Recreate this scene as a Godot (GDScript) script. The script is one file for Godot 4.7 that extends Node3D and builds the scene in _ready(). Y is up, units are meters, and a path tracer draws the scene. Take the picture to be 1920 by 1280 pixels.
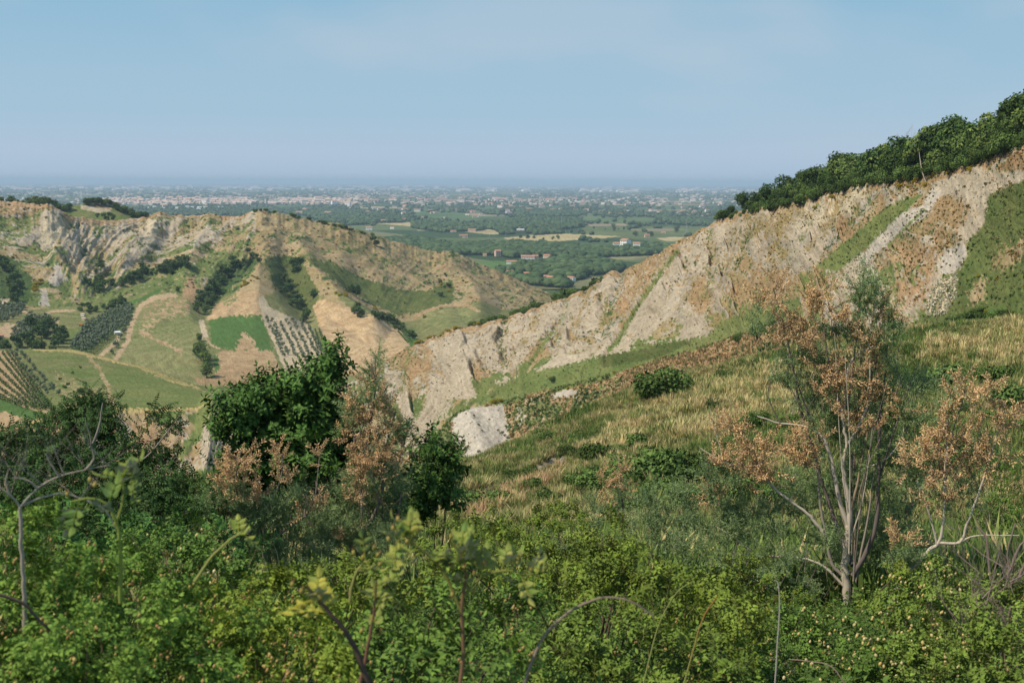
extends Node3D
# A hillside view over clay badlands and a farmed valley to a hazy plain. Metres, y up; the plain is y = 0.

const PW := 1920.0
const PH := 1280.0
const FOV := 30.0
var eye := Vector3(0, 120, 0)
var basis_cam := Basis()
var basis_inv := Basis()
var focal := 2388.5
var rng := RandomNumberGenerator.new()
var n_fine := FastNoiseLite.new()
var n_mid := FastNoiseLite.new()
var n_big := FastNoiseLite.new()
var n_ridge := FastNoiseLite.new()
var n_cell := FastNoiseLite.new()
var used_names := {}
var M := {}

# ---------------------------------------------------------------- naming
func numbered(called: String) -> String:
	var k: int = used_names.get(called, 0)
	used_names[called] = k + 1
	return called if k == 0 else "%s_%03d" % [called, k]

func tag(o: Node, label: String, category: String, group := "", kind := "") -> Node:
	o.set_meta("label", label)
	if category != "":
		o.set_meta("category", category)
	if group != "":
		o.set_meta("group", group)
	if kind != "":
		o.set_meta("kind", kind)
	return o

func thing(called: String, label: String, category: String, at := Vector3.ZERO, turn := 0.0, group := "") -> Node3D:
	var o := Node3D.new()
	o.name = numbered(called)
	add_child(o)
	o.position = at
	o.rotation.y = turn
	tag(o, label, category, group)
	return o

func part(parent: Node, called: String, mesh: Mesh, mat: Material = null, kind := "") -> MeshInstance3D:
	var o := MeshInstance3D.new()
	o.mesh = mesh
	if mat != null:
		o.material_override = mat
	o.name = called
	if parent == self:
		o.name = numbered(called)
	parent.add_child(o, true)
	if kind != "":
		o.set_meta("kind", kind)
	return o

func dup(src: Node3D, called: String, at: Vector3, turn := 0.0, size := Vector3.ONE, label := "", group := "") -> Node3D:
	var r: Node3D = src.duplicate()
	r.name = numbered(called)
	add_child(r)
	r.position = at
	r.rotation = Vector3(0, turn, 0)
	r.scale = size
	if label != "":
		r.set_meta("label", label)
	if group != "":
		r.set_meta("group", group)
	elif r.has_meta("group"):
		r.remove_meta("group")
	return r

func scatter_mesh(parent: Node, called: String, mesh: Mesh, xf: Array, tint: PackedColorArray, mat: Material = null) -> MultiMeshInstance3D:
	var mm := MultiMesh.new()
	mm.transform_format = MultiMesh.TRANSFORM_3D
	mm.use_colors = true
	mm.mesh = mesh
	mm.instance_count = xf.size()
	for i in xf.size():
		mm.set_instance_transform(i, xf[i])
		mm.set_instance_color(i, tint[i])
	var o := MultiMeshInstance3D.new()
	o.multimesh = mm
	if mat != null:
		o.material_override = mat
	o.name = called
	if parent == self:
		o.name = numbered(called)
	parent.add_child(o, true)
	o.set_meta("kind", "stuff")
	return o

# ---------------------------------------------------------------- mesh building
class Buf:
	var v := PackedVector3Array()
	var n := PackedVector3Array()
	var c := PackedColorArray()
	var ix := PackedInt32Array()
	var smooth := false

	func vert(p: Vector3, col: Color, nor := Vector3.UP) -> int:
		v.append(p)
		c.append(col)
		n.append(nor)
		return v.size() - 1

	func tri(a: Vector3, b: Vector3, d: Vector3, col: Color) -> void:
		var k := v.size()
		var nor := (d - a).cross(b - a).normalized()
		vert(a, col, nor)
		vert(b, col, nor)
		vert(d, col, nor)
		ix.append_array(PackedInt32Array([k, k + 1, k + 2]))

	func quad(a: Vector3, b: Vector3, d: Vector3, e: Vector3, col: Color) -> void:
		tri(a, b, d, col)
		tri(a, d, e, col)

	# a round stem along points with radii, given as many sides
	func tube(pts: PackedVector3Array, rad: PackedFloat32Array, sides: int, col: Color, col2 := Color(-1, 0, 0)) -> void:
		var cnt := pts.size()
		if cnt < 2:
			return
		var first := v.size()
		var side := Vector3.ZERO
		for i in cnt:
			var dir: Vector3
			if i == 0:
				dir = pts[1] - pts[0]
			elif i == cnt - 1:
				dir = pts[cnt - 1] - pts[cnt - 2]
			else:
				dir = pts[i + 1] - pts[i - 1]
			dir = dir.normalized()
			if side == Vector3.ZERO:
				side = dir.cross(Vector3(0.31, 0.2, 0.93)).normalized()
			side = (side - dir * side.dot(dir)).normalized()
			var up := side.cross(dir)
			var cc := col if col2.r < 0.0 else col.lerp(col2, float(i) / float(cnt - 1))
			for s in sides:
				var a := TAU * s / sides
				var o := side * cos(a) + up * sin(a)
				vert(pts[i] + o * rad[i], cc, o)
		for i in cnt - 1:
			for s in sides:
				var s2 := (s + 1) % sides
				var a := first + i * sides + s
				var b := first + i * sides + s2
				var d := a + sides
				var e := b + sides
				ix.append_array(PackedInt32Array([a, b, d, b, e, d]))

	# a folded leaf blade: base, tip direction, sideways direction
	func leaf(base: Vector3, dir: Vector3, side: Vector3, length: float, width: float, droop: float, col: Color) -> void:
		var up := side.cross(dir)
		var mid := base + dir * length * 0.45 + up * length * 0.04
		var l := base + dir * length * 0.42 + side * width * 0.5 + up * length * 0.1
		var r := base + dir * length * 0.42 - side * width * 0.5 + up * length * 0.1
		var tip := base + dir * length - up * length * droop
		tri(base, l, mid, col)
		tri(base, mid, r, col)
		tri(l, tip, mid, col)
		tri(mid, tip, r, col)

	# a lumpy closed ball
	func ball(at: Vector3, size: Vector3, rings: int, segs: int, col: Color, rough := 0.0, seed_at := 0.0) -> void:
		var first := v.size()
		for i in rings + 1:
			var th := PI * i / rings
			for j in segs:
				var ph := TAU * j / segs
				var d := Vector3(sin(th) * cos(ph), cos(th), sin(th) * sin(ph))
				var k := 1.0 + rough * sin(d.x * 5.1 + seed_at) * cos(d.y * 4.3 - seed_at * 2.0 + d.z * 3.7)
				vert(at + d * size * k, col, (d / size).normalized())
		for i in rings:
			for j in segs:
				var j2 := (j + 1) % segs
				var a := first + i * segs + j
				var b := first + i * segs + j2
				var d := a + segs
				var e := b + segs
				ix.append_array(PackedInt32Array([a, d, b, b, d, e]))

	func box(lo: Vector3, hi: Vector3, col: Color) -> void:
		var p := [Vector3(lo.x, lo.y, lo.z), Vector3(hi.x, lo.y, lo.z), Vector3(hi.x, lo.y, hi.z), Vector3(lo.x, lo.y, hi.z), Vector3(lo.x, hi.y, lo.z), Vector3(hi.x, hi.y, lo.z), Vector3(hi.x, hi.y, hi.z), Vector3(lo.x, hi.y, hi.z)]
		for f in [[0, 1, 5, 4], [1, 2, 6, 5], [2, 3, 7, 6], [3, 0, 4, 7], [4, 5, 6, 7], [3, 2, 1, 0]]:
			quad(p[f[0]], p[f[1]], p[f[2]], p[f[3]], col)

	func append(o: Buf, t: Transform3D, tint := Color.WHITE) -> void:
		var k := v.size()
		for i in o.v.size():
			v.append(t * o.v[i])
			n.append((t.basis * o.n[i]).normalized())
			c.append(o.c[i] * tint)
		for i in o.ix.size():
			ix.append(o.ix[i] + k)

	func mesh(mat: Material, into: ArrayMesh = null) -> ArrayMesh:
		var a := []
		a.resize(Mesh.ARRAY_MAX)
		a[Mesh.ARRAY_VERTEX] = v
		a[Mesh.ARRAY_NORMAL] = n
		a[Mesh.ARRAY_COLOR] = c
		a[Mesh.ARRAY_INDEX] = ix
		var m := into if into != null else ArrayMesh.new()
		m.add_surface_from_arrays(Mesh.PRIMITIVE_TRIANGLES, a)
		m.surface_set_material(m.get_surface_count() - 1, mat)
		return m

func matte(rough := 0.9, back := 0.0, spec := 0.3) -> StandardMaterial3D:
	var m := StandardMaterial3D.new()
	m.vertex_color_use_as_albedo = true
	m.roughness = rough
	m.metallic_specular = spec
	if back > 0.0:
		m.backlight_enabled = true
		m.backlight = Color(back, back, back)
	return m

func paint(lin: Color, rough := 0.8) -> StandardMaterial3D:
	var m := StandardMaterial3D.new()
	m.albedo_color = lin.linear_to_srgb()
	m.roughness = rough
	m.metallic_specular = 0.3
	return m

func rf(a: float, b: float) -> float:
	return rng.randf_range(a, b)

func shade(c: Color, lo := 0.75, hi := 1.25) -> Color:
	var k := rf(lo, hi)
	return Color(c.r * k, c.g * k, c.b * k)

# ---------------------------------------------------------------- sighting: bearings taken from where the photographer stood
func sight(x: float, y: float) -> Vector3:
	return basis_cam * Vector3((x - 960.0) / focal, -(y - 640.0) / focal, -1.0)

func spot(x: float, y: float, dist: float) -> Vector3:
	var r := sight(x, y)
	return eye + r * (dist / sqrt(r.x * r.x + r.z * r.z))

func plain_at(x: float, y: float) -> Vector3:
	var r := sight(x, y)
	return eye + r * (eye.y / -r.y)

func seen_at(p: Vector3) -> Vector2:
	var q := basis_inv * (p - eye)
	return Vector2(960.0 - focal * q.x / q.z, 640.0 + focal * q.y / q.z)

func px(size: float, dist: float) -> float:
	return size * dist / focal

func _ready() -> void:
	rng.seed = 7041
	# ---- camera
	basis_cam = Basis(Vector3.RIGHT, deg_to_rad(-7.159)) * Basis(Vector3.BACK, deg_to_rad(0.2))
	basis_inv = basis_cam.inverse()
	var cam := Camera3D.new()
	cam.name = "camera"
	cam.fov = FOV
	cam.near = 0.1
	cam.far = 200000.0
	cam.transform = Transform3D(basis_cam, eye)
	var lens := CameraAttributesPhysical.new()
	lens.frustum_focal_length = 12.0 / tan(deg_to_rad(FOV * 0.5))
	lens.frustum_focus_distance = 90.0
	lens.frustum_near = 0.1
	lens.frustum_far = 200000.0
	lens.exposure_aperture = 7.0
	cam.attributes = lens
	add_child(cam)
	cam.current = true
	# ---- sky, sun, haze, exposure
	var env := Environment.new()
	env.background_mode = Environment.BG_SKY
	var sky := Sky.new()
	var pano := PanoramaSkyMaterial.new()
	pano.panorama = ImageTexture.create_from_image(sky_image())
	sky.sky_material = pano
	env.sky = sky
	env.background_energy_multiplier = 1.0
	env.tonemap_mode = Environment.TONE_MAPPER_LINEAR
	env.tonemap_exposure = 1.03
	env.fog_enabled = true
	env.fog_density = 0.000074
	env.fog_light_color = Color(0.79, 0.892, 0.978)
	env.sdfgi_enabled = true
	env.ssao_enabled = true
	env.ssil_enabled = true
	var we := WorldEnvironment.new()
	we.name = "world_environment"
	we.environment = env
	add_child(we)
	var sun := DirectionalLight3D.new()
	sun.name = "sun"
	sun.light_energy = 1.6
	sun.light_color = Color(1.0, 0.955, 0.88)
	sun.light_angular_distance = 0.5
	sun.shadow_enabled = true
	sun.sky_mode = DirectionalLight3D.SKY_MODE_LIGHT_ONLY
	add_child(sun)
	sun.look_at_from_position(Vector3(-0.70, 1.0, 0.30) * 100.0, Vector3.ZERO)
	# ---- noises and materials
	set_noise(n_fine, 11, 0.5, 3)
	set_noise(n_mid, 12, 0.07, 3)
	set_noise(n_big, 13, 0.012, 3)
	set_noise(n_ridge, 14, 0.05, 2)
	n_ridge.fractal_type = FastNoiseLite.FRACTAL_RIDGED
	n_cell.seed = 15
	n_cell.noise_type = FastNoiseLite.TYPE_CELLULAR
	n_cell.cellular_return_type = FastNoiseLite.RETURN_CELL_VALUE
	n_cell.frequency = 1.0
	materials()
	# ---- the land, far to near
	plain()
	valley_and_left_ridge()
	wooded_knoll()
	green_hill()
	clay_ridge()
	spur()
	hillside()
	# ---- what stands on it
	far_plain_things()
	valley_things()
	ridge_things()
	hillside_things()
	foreground()

func set_noise(n: FastNoiseLite, s: int, f: float, oct: int) -> void:
	n.seed = s
	n.noise_type = FastNoiseLite.TYPE_SIMPLEX_SMOOTH
	n.frequency = f
	n.fractal_type = FastNoiseLite.FRACTAL_FBM
	n.fractal_octaves = oct

func sky_image() -> Image:
	var w := 1024
	var h := 512
	var im := Image.create(w, h, false, Image.FORMAT_RGBAF)
	var cl := FastNoiseLite.new()
	set_noise(cl, 77, 1.0, 5)
	var low := Color(0.425, 0.54, 0.672)
	var mid := Color(0.362, 0.532, 0.668)
	var high := Color(0.265, 0.48, 0.645)
	var top := Color(0.10, 0.24, 0.46)
	for j in h:
		var el := 90.0 - (j + 0.5) / h * 180.0
		var c: Color
		if el < 0.0:
			c = Color(0.30, 0.36, 0.42)
		elif el < 1.2:
			c = Color(0.385, 0.512, 0.648).lerp(low, el / 1.2)
		elif el < 3.0:
			c = low.lerp(mid, (el - 1.2) / 1.8)
		elif el < 9.0:
			c = mid.lerp(high, smoothstep(0.0, 1.0, (el - 3.0) / 6.0))
		else:
			c = high.lerp(top, 1.0 - pow(1.0 - (el - 9.0) / 81.0, 2.0))
		for i in w:
			var az := (float(i) + 0.5) / w * TAU
			var d := Vector3(cos(az), 0, sin(az))
			var k := 0.0
			if el > 0.0:
				var s := cl.get_noise_3d(d.x * 2.2 + el * 0.015, el * 0.13, d.z * 2.2)
				var big := cl.get_noise_3d(d.x * 0.6 + 9.0, el * 0.03, d.z * 0.6)
				k = clampf(smoothstep(-0.1, 0.4, s + big * 0.8), 0.0, 1.0) * 0.5 * smoothstep(0.5, 4.0, el)
			im.set_pixel(i, j, c.lerp(Color(0.48, 0.565, 0.66), k))
	return im

func materials() -> void:
	var nt := NoiseTexture2D.new()
	var nn := FastNoiseLite.new()
	set_noise(nn, 5, 0.012, 5)
	nt.noise = nn
	nt.width = 512
	nt.height = 512
	nt.seamless = true
	var soil := matte(0.95, 0.0, 0.1)
	soil.heightmap_enabled = true
	soil.heightmap_texture = nt
	soil.heightmap_scale = 22.0
	soil.uv1_triplanar = true
	soil.uv1_world_triplanar = true
	soil.uv1_scale = Vector3(0.12, 0.12, 0.12)
	M.soil = soil
	M.plain = matte(0.95, 0.0, 0.1)
	M.leaf = matte(0.62, 0.34, 0.28)
	M.far_leaf = matte(0.8, 0.2, 0.15)
	M.grass = matte(0.75, 0.5, 0.2)
	M.bark = matte(0.95, 0.0, 0.05)
	M.feather = matte(0.75, 0.7, 0.2)
	M.wall = matte(0.9, 0.0, 0.2)
	M.roof = paint(Color(0.40, 0.20, 0.13), 0.9)
	M.glass = paint(Color(0.03, 0.035, 0.04), 0.3)
	M.shut = paint(Color(0.10, 0.09, 0.07), 0.7)

# ---------------------------------------------------------------- land
# cover kinds and their colours (linear base colours)
enum { CLAY, DRY, GREEN, SCRUB, ORANGE, STUBBLE, CROP, MEADOW, GREY, TRACK, PALE, GOLD, YELLOWCLAY }
const COVER_A := [Color(0.375, 0.317, 0.235), Color(0.31, 0.24, 0.14), Color(0.105, 0.14, 0.045), Color(0.045, 0.075, 0.025), Color(0.33, 0.215, 0.12), Color(0.36, 0.26, 0.15), Color(0.07, 0.12, 0.035), Color(0.13, 0.145, 0.056), Color(0.36, 0.32, 0.26), Color(0.40, 0.29, 0.18), Color(0.43, 0.35, 0.235), Color(0.42, 0.31, 0.14), Color(0.46, 0.385, 0.265)]
const COVER_B := [Color(0.30, 0.25, 0.18), Color(0.24, 0.185, 0.085), Color(0.15, 0.165, 0.06), Color(0.075, 0.105, 0.04), Color(0.25, 0.18, 0.095), Color(0.29, 0.20, 0.11), Color(0.075, 0.135, 0.04), Color(0.175, 0.168, 0.075), Color(0.27, 0.24, 0.20), Color(0.34, 0.25, 0.15), Color(0.37, 0.30, 0.20), Color(0.25, 0.22, 0.085), Color(0.37, 0.31, 0.21)]

func rail_at(r: PackedVector3Array, x: float) -> Vector2:
	var last := r.size() - 1
	if x <= r[0].x:
		return Vector2(r[0].y, r[0].z)
	if x >= r[last].x:
		return Vector2(r[last].y, r[last].z)
	for i in last:
		if x <= r[i + 1].x:
			var t := (x - r[i].x) / (r[i + 1].x - r[i].x)
			return Vector2(lerpf(r[i].y, r[i + 1].y, t), lerpf(r[i].z, r[i + 1].z, t))
	return Vector2.ZERO

# a survey line (x, y, distance); a negative y gives the drop below the eye instead
func rail_spot(r: PackedVector3Array, x: float, soft: float) -> Vector3:
	var s := Vector2.ZERO
	for k in [-1.0, -0.5, 0.0, 0.5, 1.0]:
		s += rail_at(r, x + k * soft)
	s /= 5.0
	if s.x < 0.0:
		var yy := 340.0 + focal * (-s.x) / s.y
		var p := spot(x, minf(yy, 1500.0), s.y)
		p.y = eye.y + s.x
		return p
	return spot(x, s.x, s.y)

func chart(x0: float, x1: float, nx: int, rails: Array, rows: PackedInt32Array, crest: int, soft: float, curved: bool) -> Dictionary:
	var nr := 1
	for k in rows:
		nr += k
	var P := PackedVector3Array()
	P.resize(nx * nr)
	var S := PackedFloat32Array()   # metres along the crest
	S.resize(nx)
	var T := PackedFloat32Array()   # metres below the crest (negative behind it)
	T.resize(nx * nr)
	var U := PackedFloat32Array()   # which survey line
	U.resize(nr)
	var R := []
	R.resize(rails.size())
	for i in nx:
		var x := lerpf(x0, x1, float(i) / (nx - 1))
		for k in rails.size():
			R[k] = rail_spot(rails[k], x, soft)
		var cp: Vector3 = R[crest]
		if i > 0:
			var before := P[(i - 1) * nr + crest_row(rows, crest)]
			S[i] = S[i - 1] + before.distance_to(cp)
		var j := 0
		for k in rows.size():
			var m: int = rows[k]
			var a: Vector3 = R[k]
			var b: Vector3 = R[k + 1]
			var aa: Vector3 = R[maxi(k - 1, 0)]
			var bb: Vector3 = R[mini(k + 2, rails.size() - 1)]
			for q in m + (1 if k == rows.size() - 1 else 0):
				var t := float(q) / m
				var p := a.lerp(b, t)
				if curved:
					var d0 := a.distance_to(b)
					var ta := (b - aa) * (d0 / maxf(aa.distance_to(a) + d0, 0.001))
					var tb := (bb - a) * (d0 / maxf(bb.distance_to(b) + d0, 0.001))
					p = a * (2 * t * t * t - 3 * t * t + 1) + ta * (t * t * t - 2 * t * t + t) + b * (3 * t * t - 2 * t * t * t) + tb * (t * t * t - t * t)
				P[i * nr + j] = p
				U[j] = k + t
				T[i * nr + j] = cp.distance_to(p) * (1.0 if k + t < crest else -1.0)
				j += 1
	var cov := PackedByteArray()
	cov.resize(nx * nr)
	var mul := PackedFloat32Array()
	mul.resize(nx * nr)
	mul.fill(1.0)
	return {"x0": x0, "x1": x1, "nx": nx, "nr": nr, "P": P, "S": S, "T": T, "U": U, "cov": cov, "mul": mul, "crest": crest_row(rows, crest)}

func crest_row(rows: PackedInt32Array, crest: int) -> int:
	var n := 0
	for k in crest:
		n += rows[k]
	return n

func push(ch: Dictionary, disp: PackedFloat32Array) -> void:
	# moves every point outwards from the slope, then notes where each is seen from the viewpoint
	var P: PackedVector3Array = ch.P
	var Q := PackedVector2Array()
	Q.resize(P.size())
	for i in P.size():
		var p := P[i]
		var h := Vector3(eye.x - p.x, 0, eye.z - p.z).normalized()
		p += (h * 0.5 + Vector3.UP * 0.8) * disp[i]
		P[i] = p
		Q[i] = seen_at(p)
	ch.P = P
	ch.Q = Q

func flat_disp(ch: Dictionary) -> PackedFloat32Array:
	var d := PackedFloat32Array()
	d.resize(ch.nx * ch.nr)
	return d

func fill_poly(ch: Dictionary, poly: PackedVector2Array, cover: int, jit := 5.0, thin := 0.0, gain := 1.0, from_row := 0, to_row := 100000) -> void:
	var lo := poly[0]
	var hi := poly[0]
	for p in poly:
		lo = lo.min(p)
		hi = hi.max(p)
	lo -= Vector2.ONE * jit
	hi += Vector2.ONE * jit
	var nr: int = ch.nr
	var nx: int = ch.nx
	var i0 := clampi(int((lo.x - ch.x0) / (ch.x1 - ch.x0) * (nx - 1)) - 8, 0, nx - 1)
	var i1 := clampi(int((hi.x - ch.x0) / (ch.x1 - ch.x0) * (nx - 1)) + 8, 0, nx - 1)
	var Q: PackedVector2Array = ch.Q
	var P: PackedVector3Array = ch.P
	var cov: PackedByteArray = ch.cov
	var mul: PackedFloat32Array = ch.mul
	for i in range(i0, i1 + 1):
		for j in range(from_row, mini(nr, to_row)):
			var q := Q[i * nr + j]
			if q.y < lo.y or q.y > hi.y or q.x < lo.x or q.x > hi.x:
				continue
			var p := P[i * nr + j]
			if jit > 0.0:
				q += Vector2(n_mid.get_noise_2d(q.x * 1.7, q.y * 1.7) + n_fine.get_noise_2d(q.x, q.y) * 0.5, n_mid.get_noise_2d(q.x * 1.7 + 90.0, q.y * 1.7)) * jit * 1.6
			if thin > 0.0 and n_mid.get_noise_3d(p.x * 3.0, p.y * 3.0, p.z * 3.0) + n_fine.get_noise_2d(p.x + p.y, p.z) * 0.4 < thin * 2.0 - 1.0:
				continue
			if Geometry2D.is_point_in_polygon(q, poly):
				cov[i * nr + j] = cover
				mul[i * nr + j] = gain
	ch.cov = cov
	ch.mul = mul

func band(line: PackedVector2Array, w: float) -> PackedVector2Array:
	# a strip of width w round a line
	var a := PackedVector2Array()
	var b := PackedVector2Array()
	for i in line.size():
		var d := (line[mini(i + 1, line.size() - 1)] - line[maxi(i - 1, 0)]).normalized().orthogonal() * w * 0.5
		a.append(line[i] + d)
		b.append(line[i] - d)
	b.reverse()
	a.append_array(b)
	return a

func near_line(q: Vector2, line: PackedVector2Array) -> float:
	var best := 1e9
	for i in line.size() - 1:
		best = minf(best, q.distance_squared_to(Geometry2D.get_closest_point_to_segment(q, line[i], line[i + 1])))
	return sqrt(best)

# raises (or cuts) the ground along a line given in the chart's own bearings
func fold(ch: Dictionary, disp: PackedFloat32Array, line: PackedVector2Array, w: float, amp: float) -> PackedFloat32Array:
	var lo := line[0]
	var hi := line[0]
	for p in line:
		lo = lo.min(p)
		hi = hi.max(p)
	var nr: int = ch.nr
	var nx: int = ch.nx
	var P: PackedVector3Array = ch.P
	var i0 := clampi(int((lo.x - w - ch.x0) / (ch.x1 - ch.x0) * (nx - 1)) - 2, 0, nx - 1)
	var i1 := clampi(int((hi.x + w - ch.x0) / (ch.x1 - ch.x0) * (nx - 1)) + 2, 0, nx - 1)
	for i in range(i0, i1 + 1):
		for j in nr:
			var q := seen_at(P[i * nr + j])
			if q.y < lo.y - w or q.y > hi.y + w:
				continue
			var d := near_line(q, line)
			if d < w:
				var t := 1.0 - d / w
				disp[i * nr + j] += amp * t * t * (3.0 - 2.0 * t) if amp < 0.0 else amp * t
	return disp

func finish(ch: Dictionary, called: String, label: String, mat: Material, grain := 0.16) -> MeshInstance3D:
	var nx: int = ch.nx
	var nr: int = ch.nr
	var P: PackedVector3Array = ch.P
	var cov: PackedByteArray = ch.cov
	var mul: PackedFloat32Array = ch.mul
	var N := PackedVector3Array()
	N.resize(P.size())
	var C := PackedColorArray()
	C.resize(P.size())
	var ix := PackedInt32Array()
	ix.resize((nx - 1) * (nr - 1) * 6)
	var at := 0
	var r2 := RandomNumberGenerator.new()
	r2.seed = 99
	for i in nx:
		for j in nr:
			var k := i * nr + j
			var p := P[k]
			var du := P[mini(i + 1, nx - 1) * nr + j] - P[maxi(i - 1, 0) * nr + j]
			var dv := P[i * nr + mini(j + 1, nr - 1)] - P[i * nr + maxi(j - 1, 0)]
			var nn := du.cross(dv).normalized()
			N[k] = nn
			var kind: int = cov[k]
			var t := n_mid.get_noise_3d(p.x, p.y * 2.0, p.z) * 0.9 + n_big.get_noise_2d(p.x, p.z) * 0.6 + 0.5
			var a: Color = COVER_A[kind]
			var c := a.lerp(COVER_B[kind], clampf(t, 0.0, 1.0))
			var g: float = mul[k] * (1.0 + grain * (r2.randf() * 2.0 - 1.0) + n_fine.get_noise_3d(p.x, p.y, p.z) * 0.22)
			C[k] = Color(c.r * g, c.g * g, c.b * g)
			if i < nx - 1 and j < nr - 1:
				ix[at] = k
				ix[at + 1] = k + 1
				ix[at + 2] = k + nr
				ix[at + 3] = k + nr
				ix[at + 4] = k + 1
				ix[at + 5] = k + nr + 1
				at += 6
	var a2 := []
	a2.resize(Mesh.ARRAY_MAX)
	a2[Mesh.ARRAY_VERTEX] = P
	a2[Mesh.ARRAY_NORMAL] = N
	a2[Mesh.ARRAY_COLOR] = C
	a2[Mesh.ARRAY_INDEX] = ix
	var m := ArrayMesh.new()
	m.add_surface_from_arrays(Mesh.PRIMITIVE_TRIANGLES, a2)
	var o := part(self, called, m, mat)
	tag(o, label, "hill", "", "structure")
	ch.N = N
	return o

# the ground of a chart where it is seen at (x, y): the nearest point that faces that bearing
func on(ch: Dictionary, x: float, y: float) -> Vector3:
	var nr: int = ch.nr
	var i := clampi(int(round((x - ch.x0) / (ch.x1 - ch.x0) * (ch.nx - 1))), 0, ch.nx - 1)
	var P: PackedVector3Array = ch.P
	var Q: PackedVector2Array = ch.Q
	for j in range(1, nr):
		if Q[i * nr + j].y <= y:
			var a := Q[i * nr + j - 1].y
			var b := Q[i * nr + j].y
			var t := clampf((a - y) / maxf(a - b, 0.001), 0.0, 1.0)
			return P[i * nr + j - 1].lerp(P[i * nr + j], t)
	return P[i * nr + int(ch.crest)]

func line2(a: Array) -> PackedVector2Array:
	var r := PackedVector2Array()
	for k in range(0, a.size(), 2):
		r.append(Vector2(a[k], a[k + 1]))
	return r

func rail(a: Array) -> PackedVector3Array:
	var r := PackedVector3Array()
	for k in range(0, a.size(), 3):
		r.append(Vector3(a[k], a[k + 1], a[k + 2]))
	return r

var CH_E := {}
var CH_K := {}
var CH_D := {}
var CH_C := {}
var CH_B := {}
var CH_A := {}

const WOODS := [
	[700, 455, 760, 448, 850, 462, 930, 458, 1000, 458, 1060, 462, 1110, 470, 1140, 482, 1120, 486, 1030, 480, 960, 484, 900, 478, 840, 480, 770, 472],
	[1030, 490, 1060, 486, 1120, 490, 1165, 500, 1160, 512, 1110, 516, 1060, 514, 1025, 505],
	[1110, 474, 1190, 462, 1260, 466, 1275, 476, 1200, 480, 1120, 482],
	[930, 430, 960, 424, 1000, 428, 1000, 438, 940, 440],
	[880, 424, 930, 416, 1000, 408, 1090, 412, 1095, 426, 1060, 430, 1000, 426, 930, 432],
	[1000, 432, 1050, 430, 1056, 438, 1000, 441],
	[1250, 410, 1300, 408, 1345, 410, 1345, 424, 1300, 424, 1255, 420],
	[560, 400, 640, 396, 700, 402, 760, 410, 700, 420, 640, 424, 590, 410],
	[770, 415, 830, 416, 880, 420, 930, 425, 900, 433, 830, 436, 775, 428],
	[500, 395, 560, 390, 620, 394, 700, 396, 640, 404, 560, 404],
	[900, 396, 960, 390, 1030, 394, 1110, 398, 1080, 406, 990, 404, 910, 402],
	[1150, 398, 1240, 396, 1300, 404, 1240, 408, 1160, 404],
	[930, 512, 985, 506, 1040, 512, 1100, 518, 1060, 540, 1010, 536, 960, 528],
	[250, 398, 330, 396, 420, 394, 520, 392, 520, 402, 420, 404, 320, 404],
	[955, 497, 1000, 498, 1030, 502, 1028, 508, 990, 508, 958, 504],
]
# fields of the plain with a colour of their own
const FIELDS := [
	[[945, 446, 1000, 440, 1060, 438, 1165, 443, 1130, 447, 1040, 452, 975, 452], Color(0.47, 0.38, 0.19)],
	[[1230, 447, 1262, 444, 1310, 445, 1300, 451, 1250, 452], Color(0.45, 0.36, 0.19)],
	[[1100, 420, 1170, 419, 1180, 423, 1105, 424], Color(0.30, 0.23, 0.15)],
	[[1180, 430, 1250, 428, 1290, 430, 1240, 434, 1185, 433], Color(0.24, 0.21, 0.12)],
	[[1098, 480, 1150, 479, 1150, 484, 1098, 484], Color(0.36, 0.31, 0.22)],
	[[1150, 479, 1230, 478, 1190, 486, 1150, 486], Color(0.26, 0.25, 0.12)],
	[[1000, 500, 1020, 492, 1000, 490, 880, 488, 900, 500, 940, 506], Color(0.10, 0.17, 0.055)],
	[[780, 429, 838, 427, 840, 431, 782, 433], Color(0.28, 0.26, 0.14)],
	[[830, 461, 862, 460, 862, 465, 830, 466], Color(0.30, 0.26, 0.16)],
	[[945, 445, 990, 443, 992, 447, 950, 449], Color(0.42, 0.36, 0.22)],
	[[1090, 425, 1330, 423, 1330, 442, 1090, 442], Color(0.125, 0.155, 0.06)],
	[[700, 396, 860, 396, 900, 412, 860, 418, 760, 410], Color(0.095, 0.15, 0.055)],
	[[1095, 402, 1230, 404, 1330, 414, 1320, 420, 1180, 418, 1095, 414], Color(0.115, 0.16, 0.06)],
]

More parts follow.
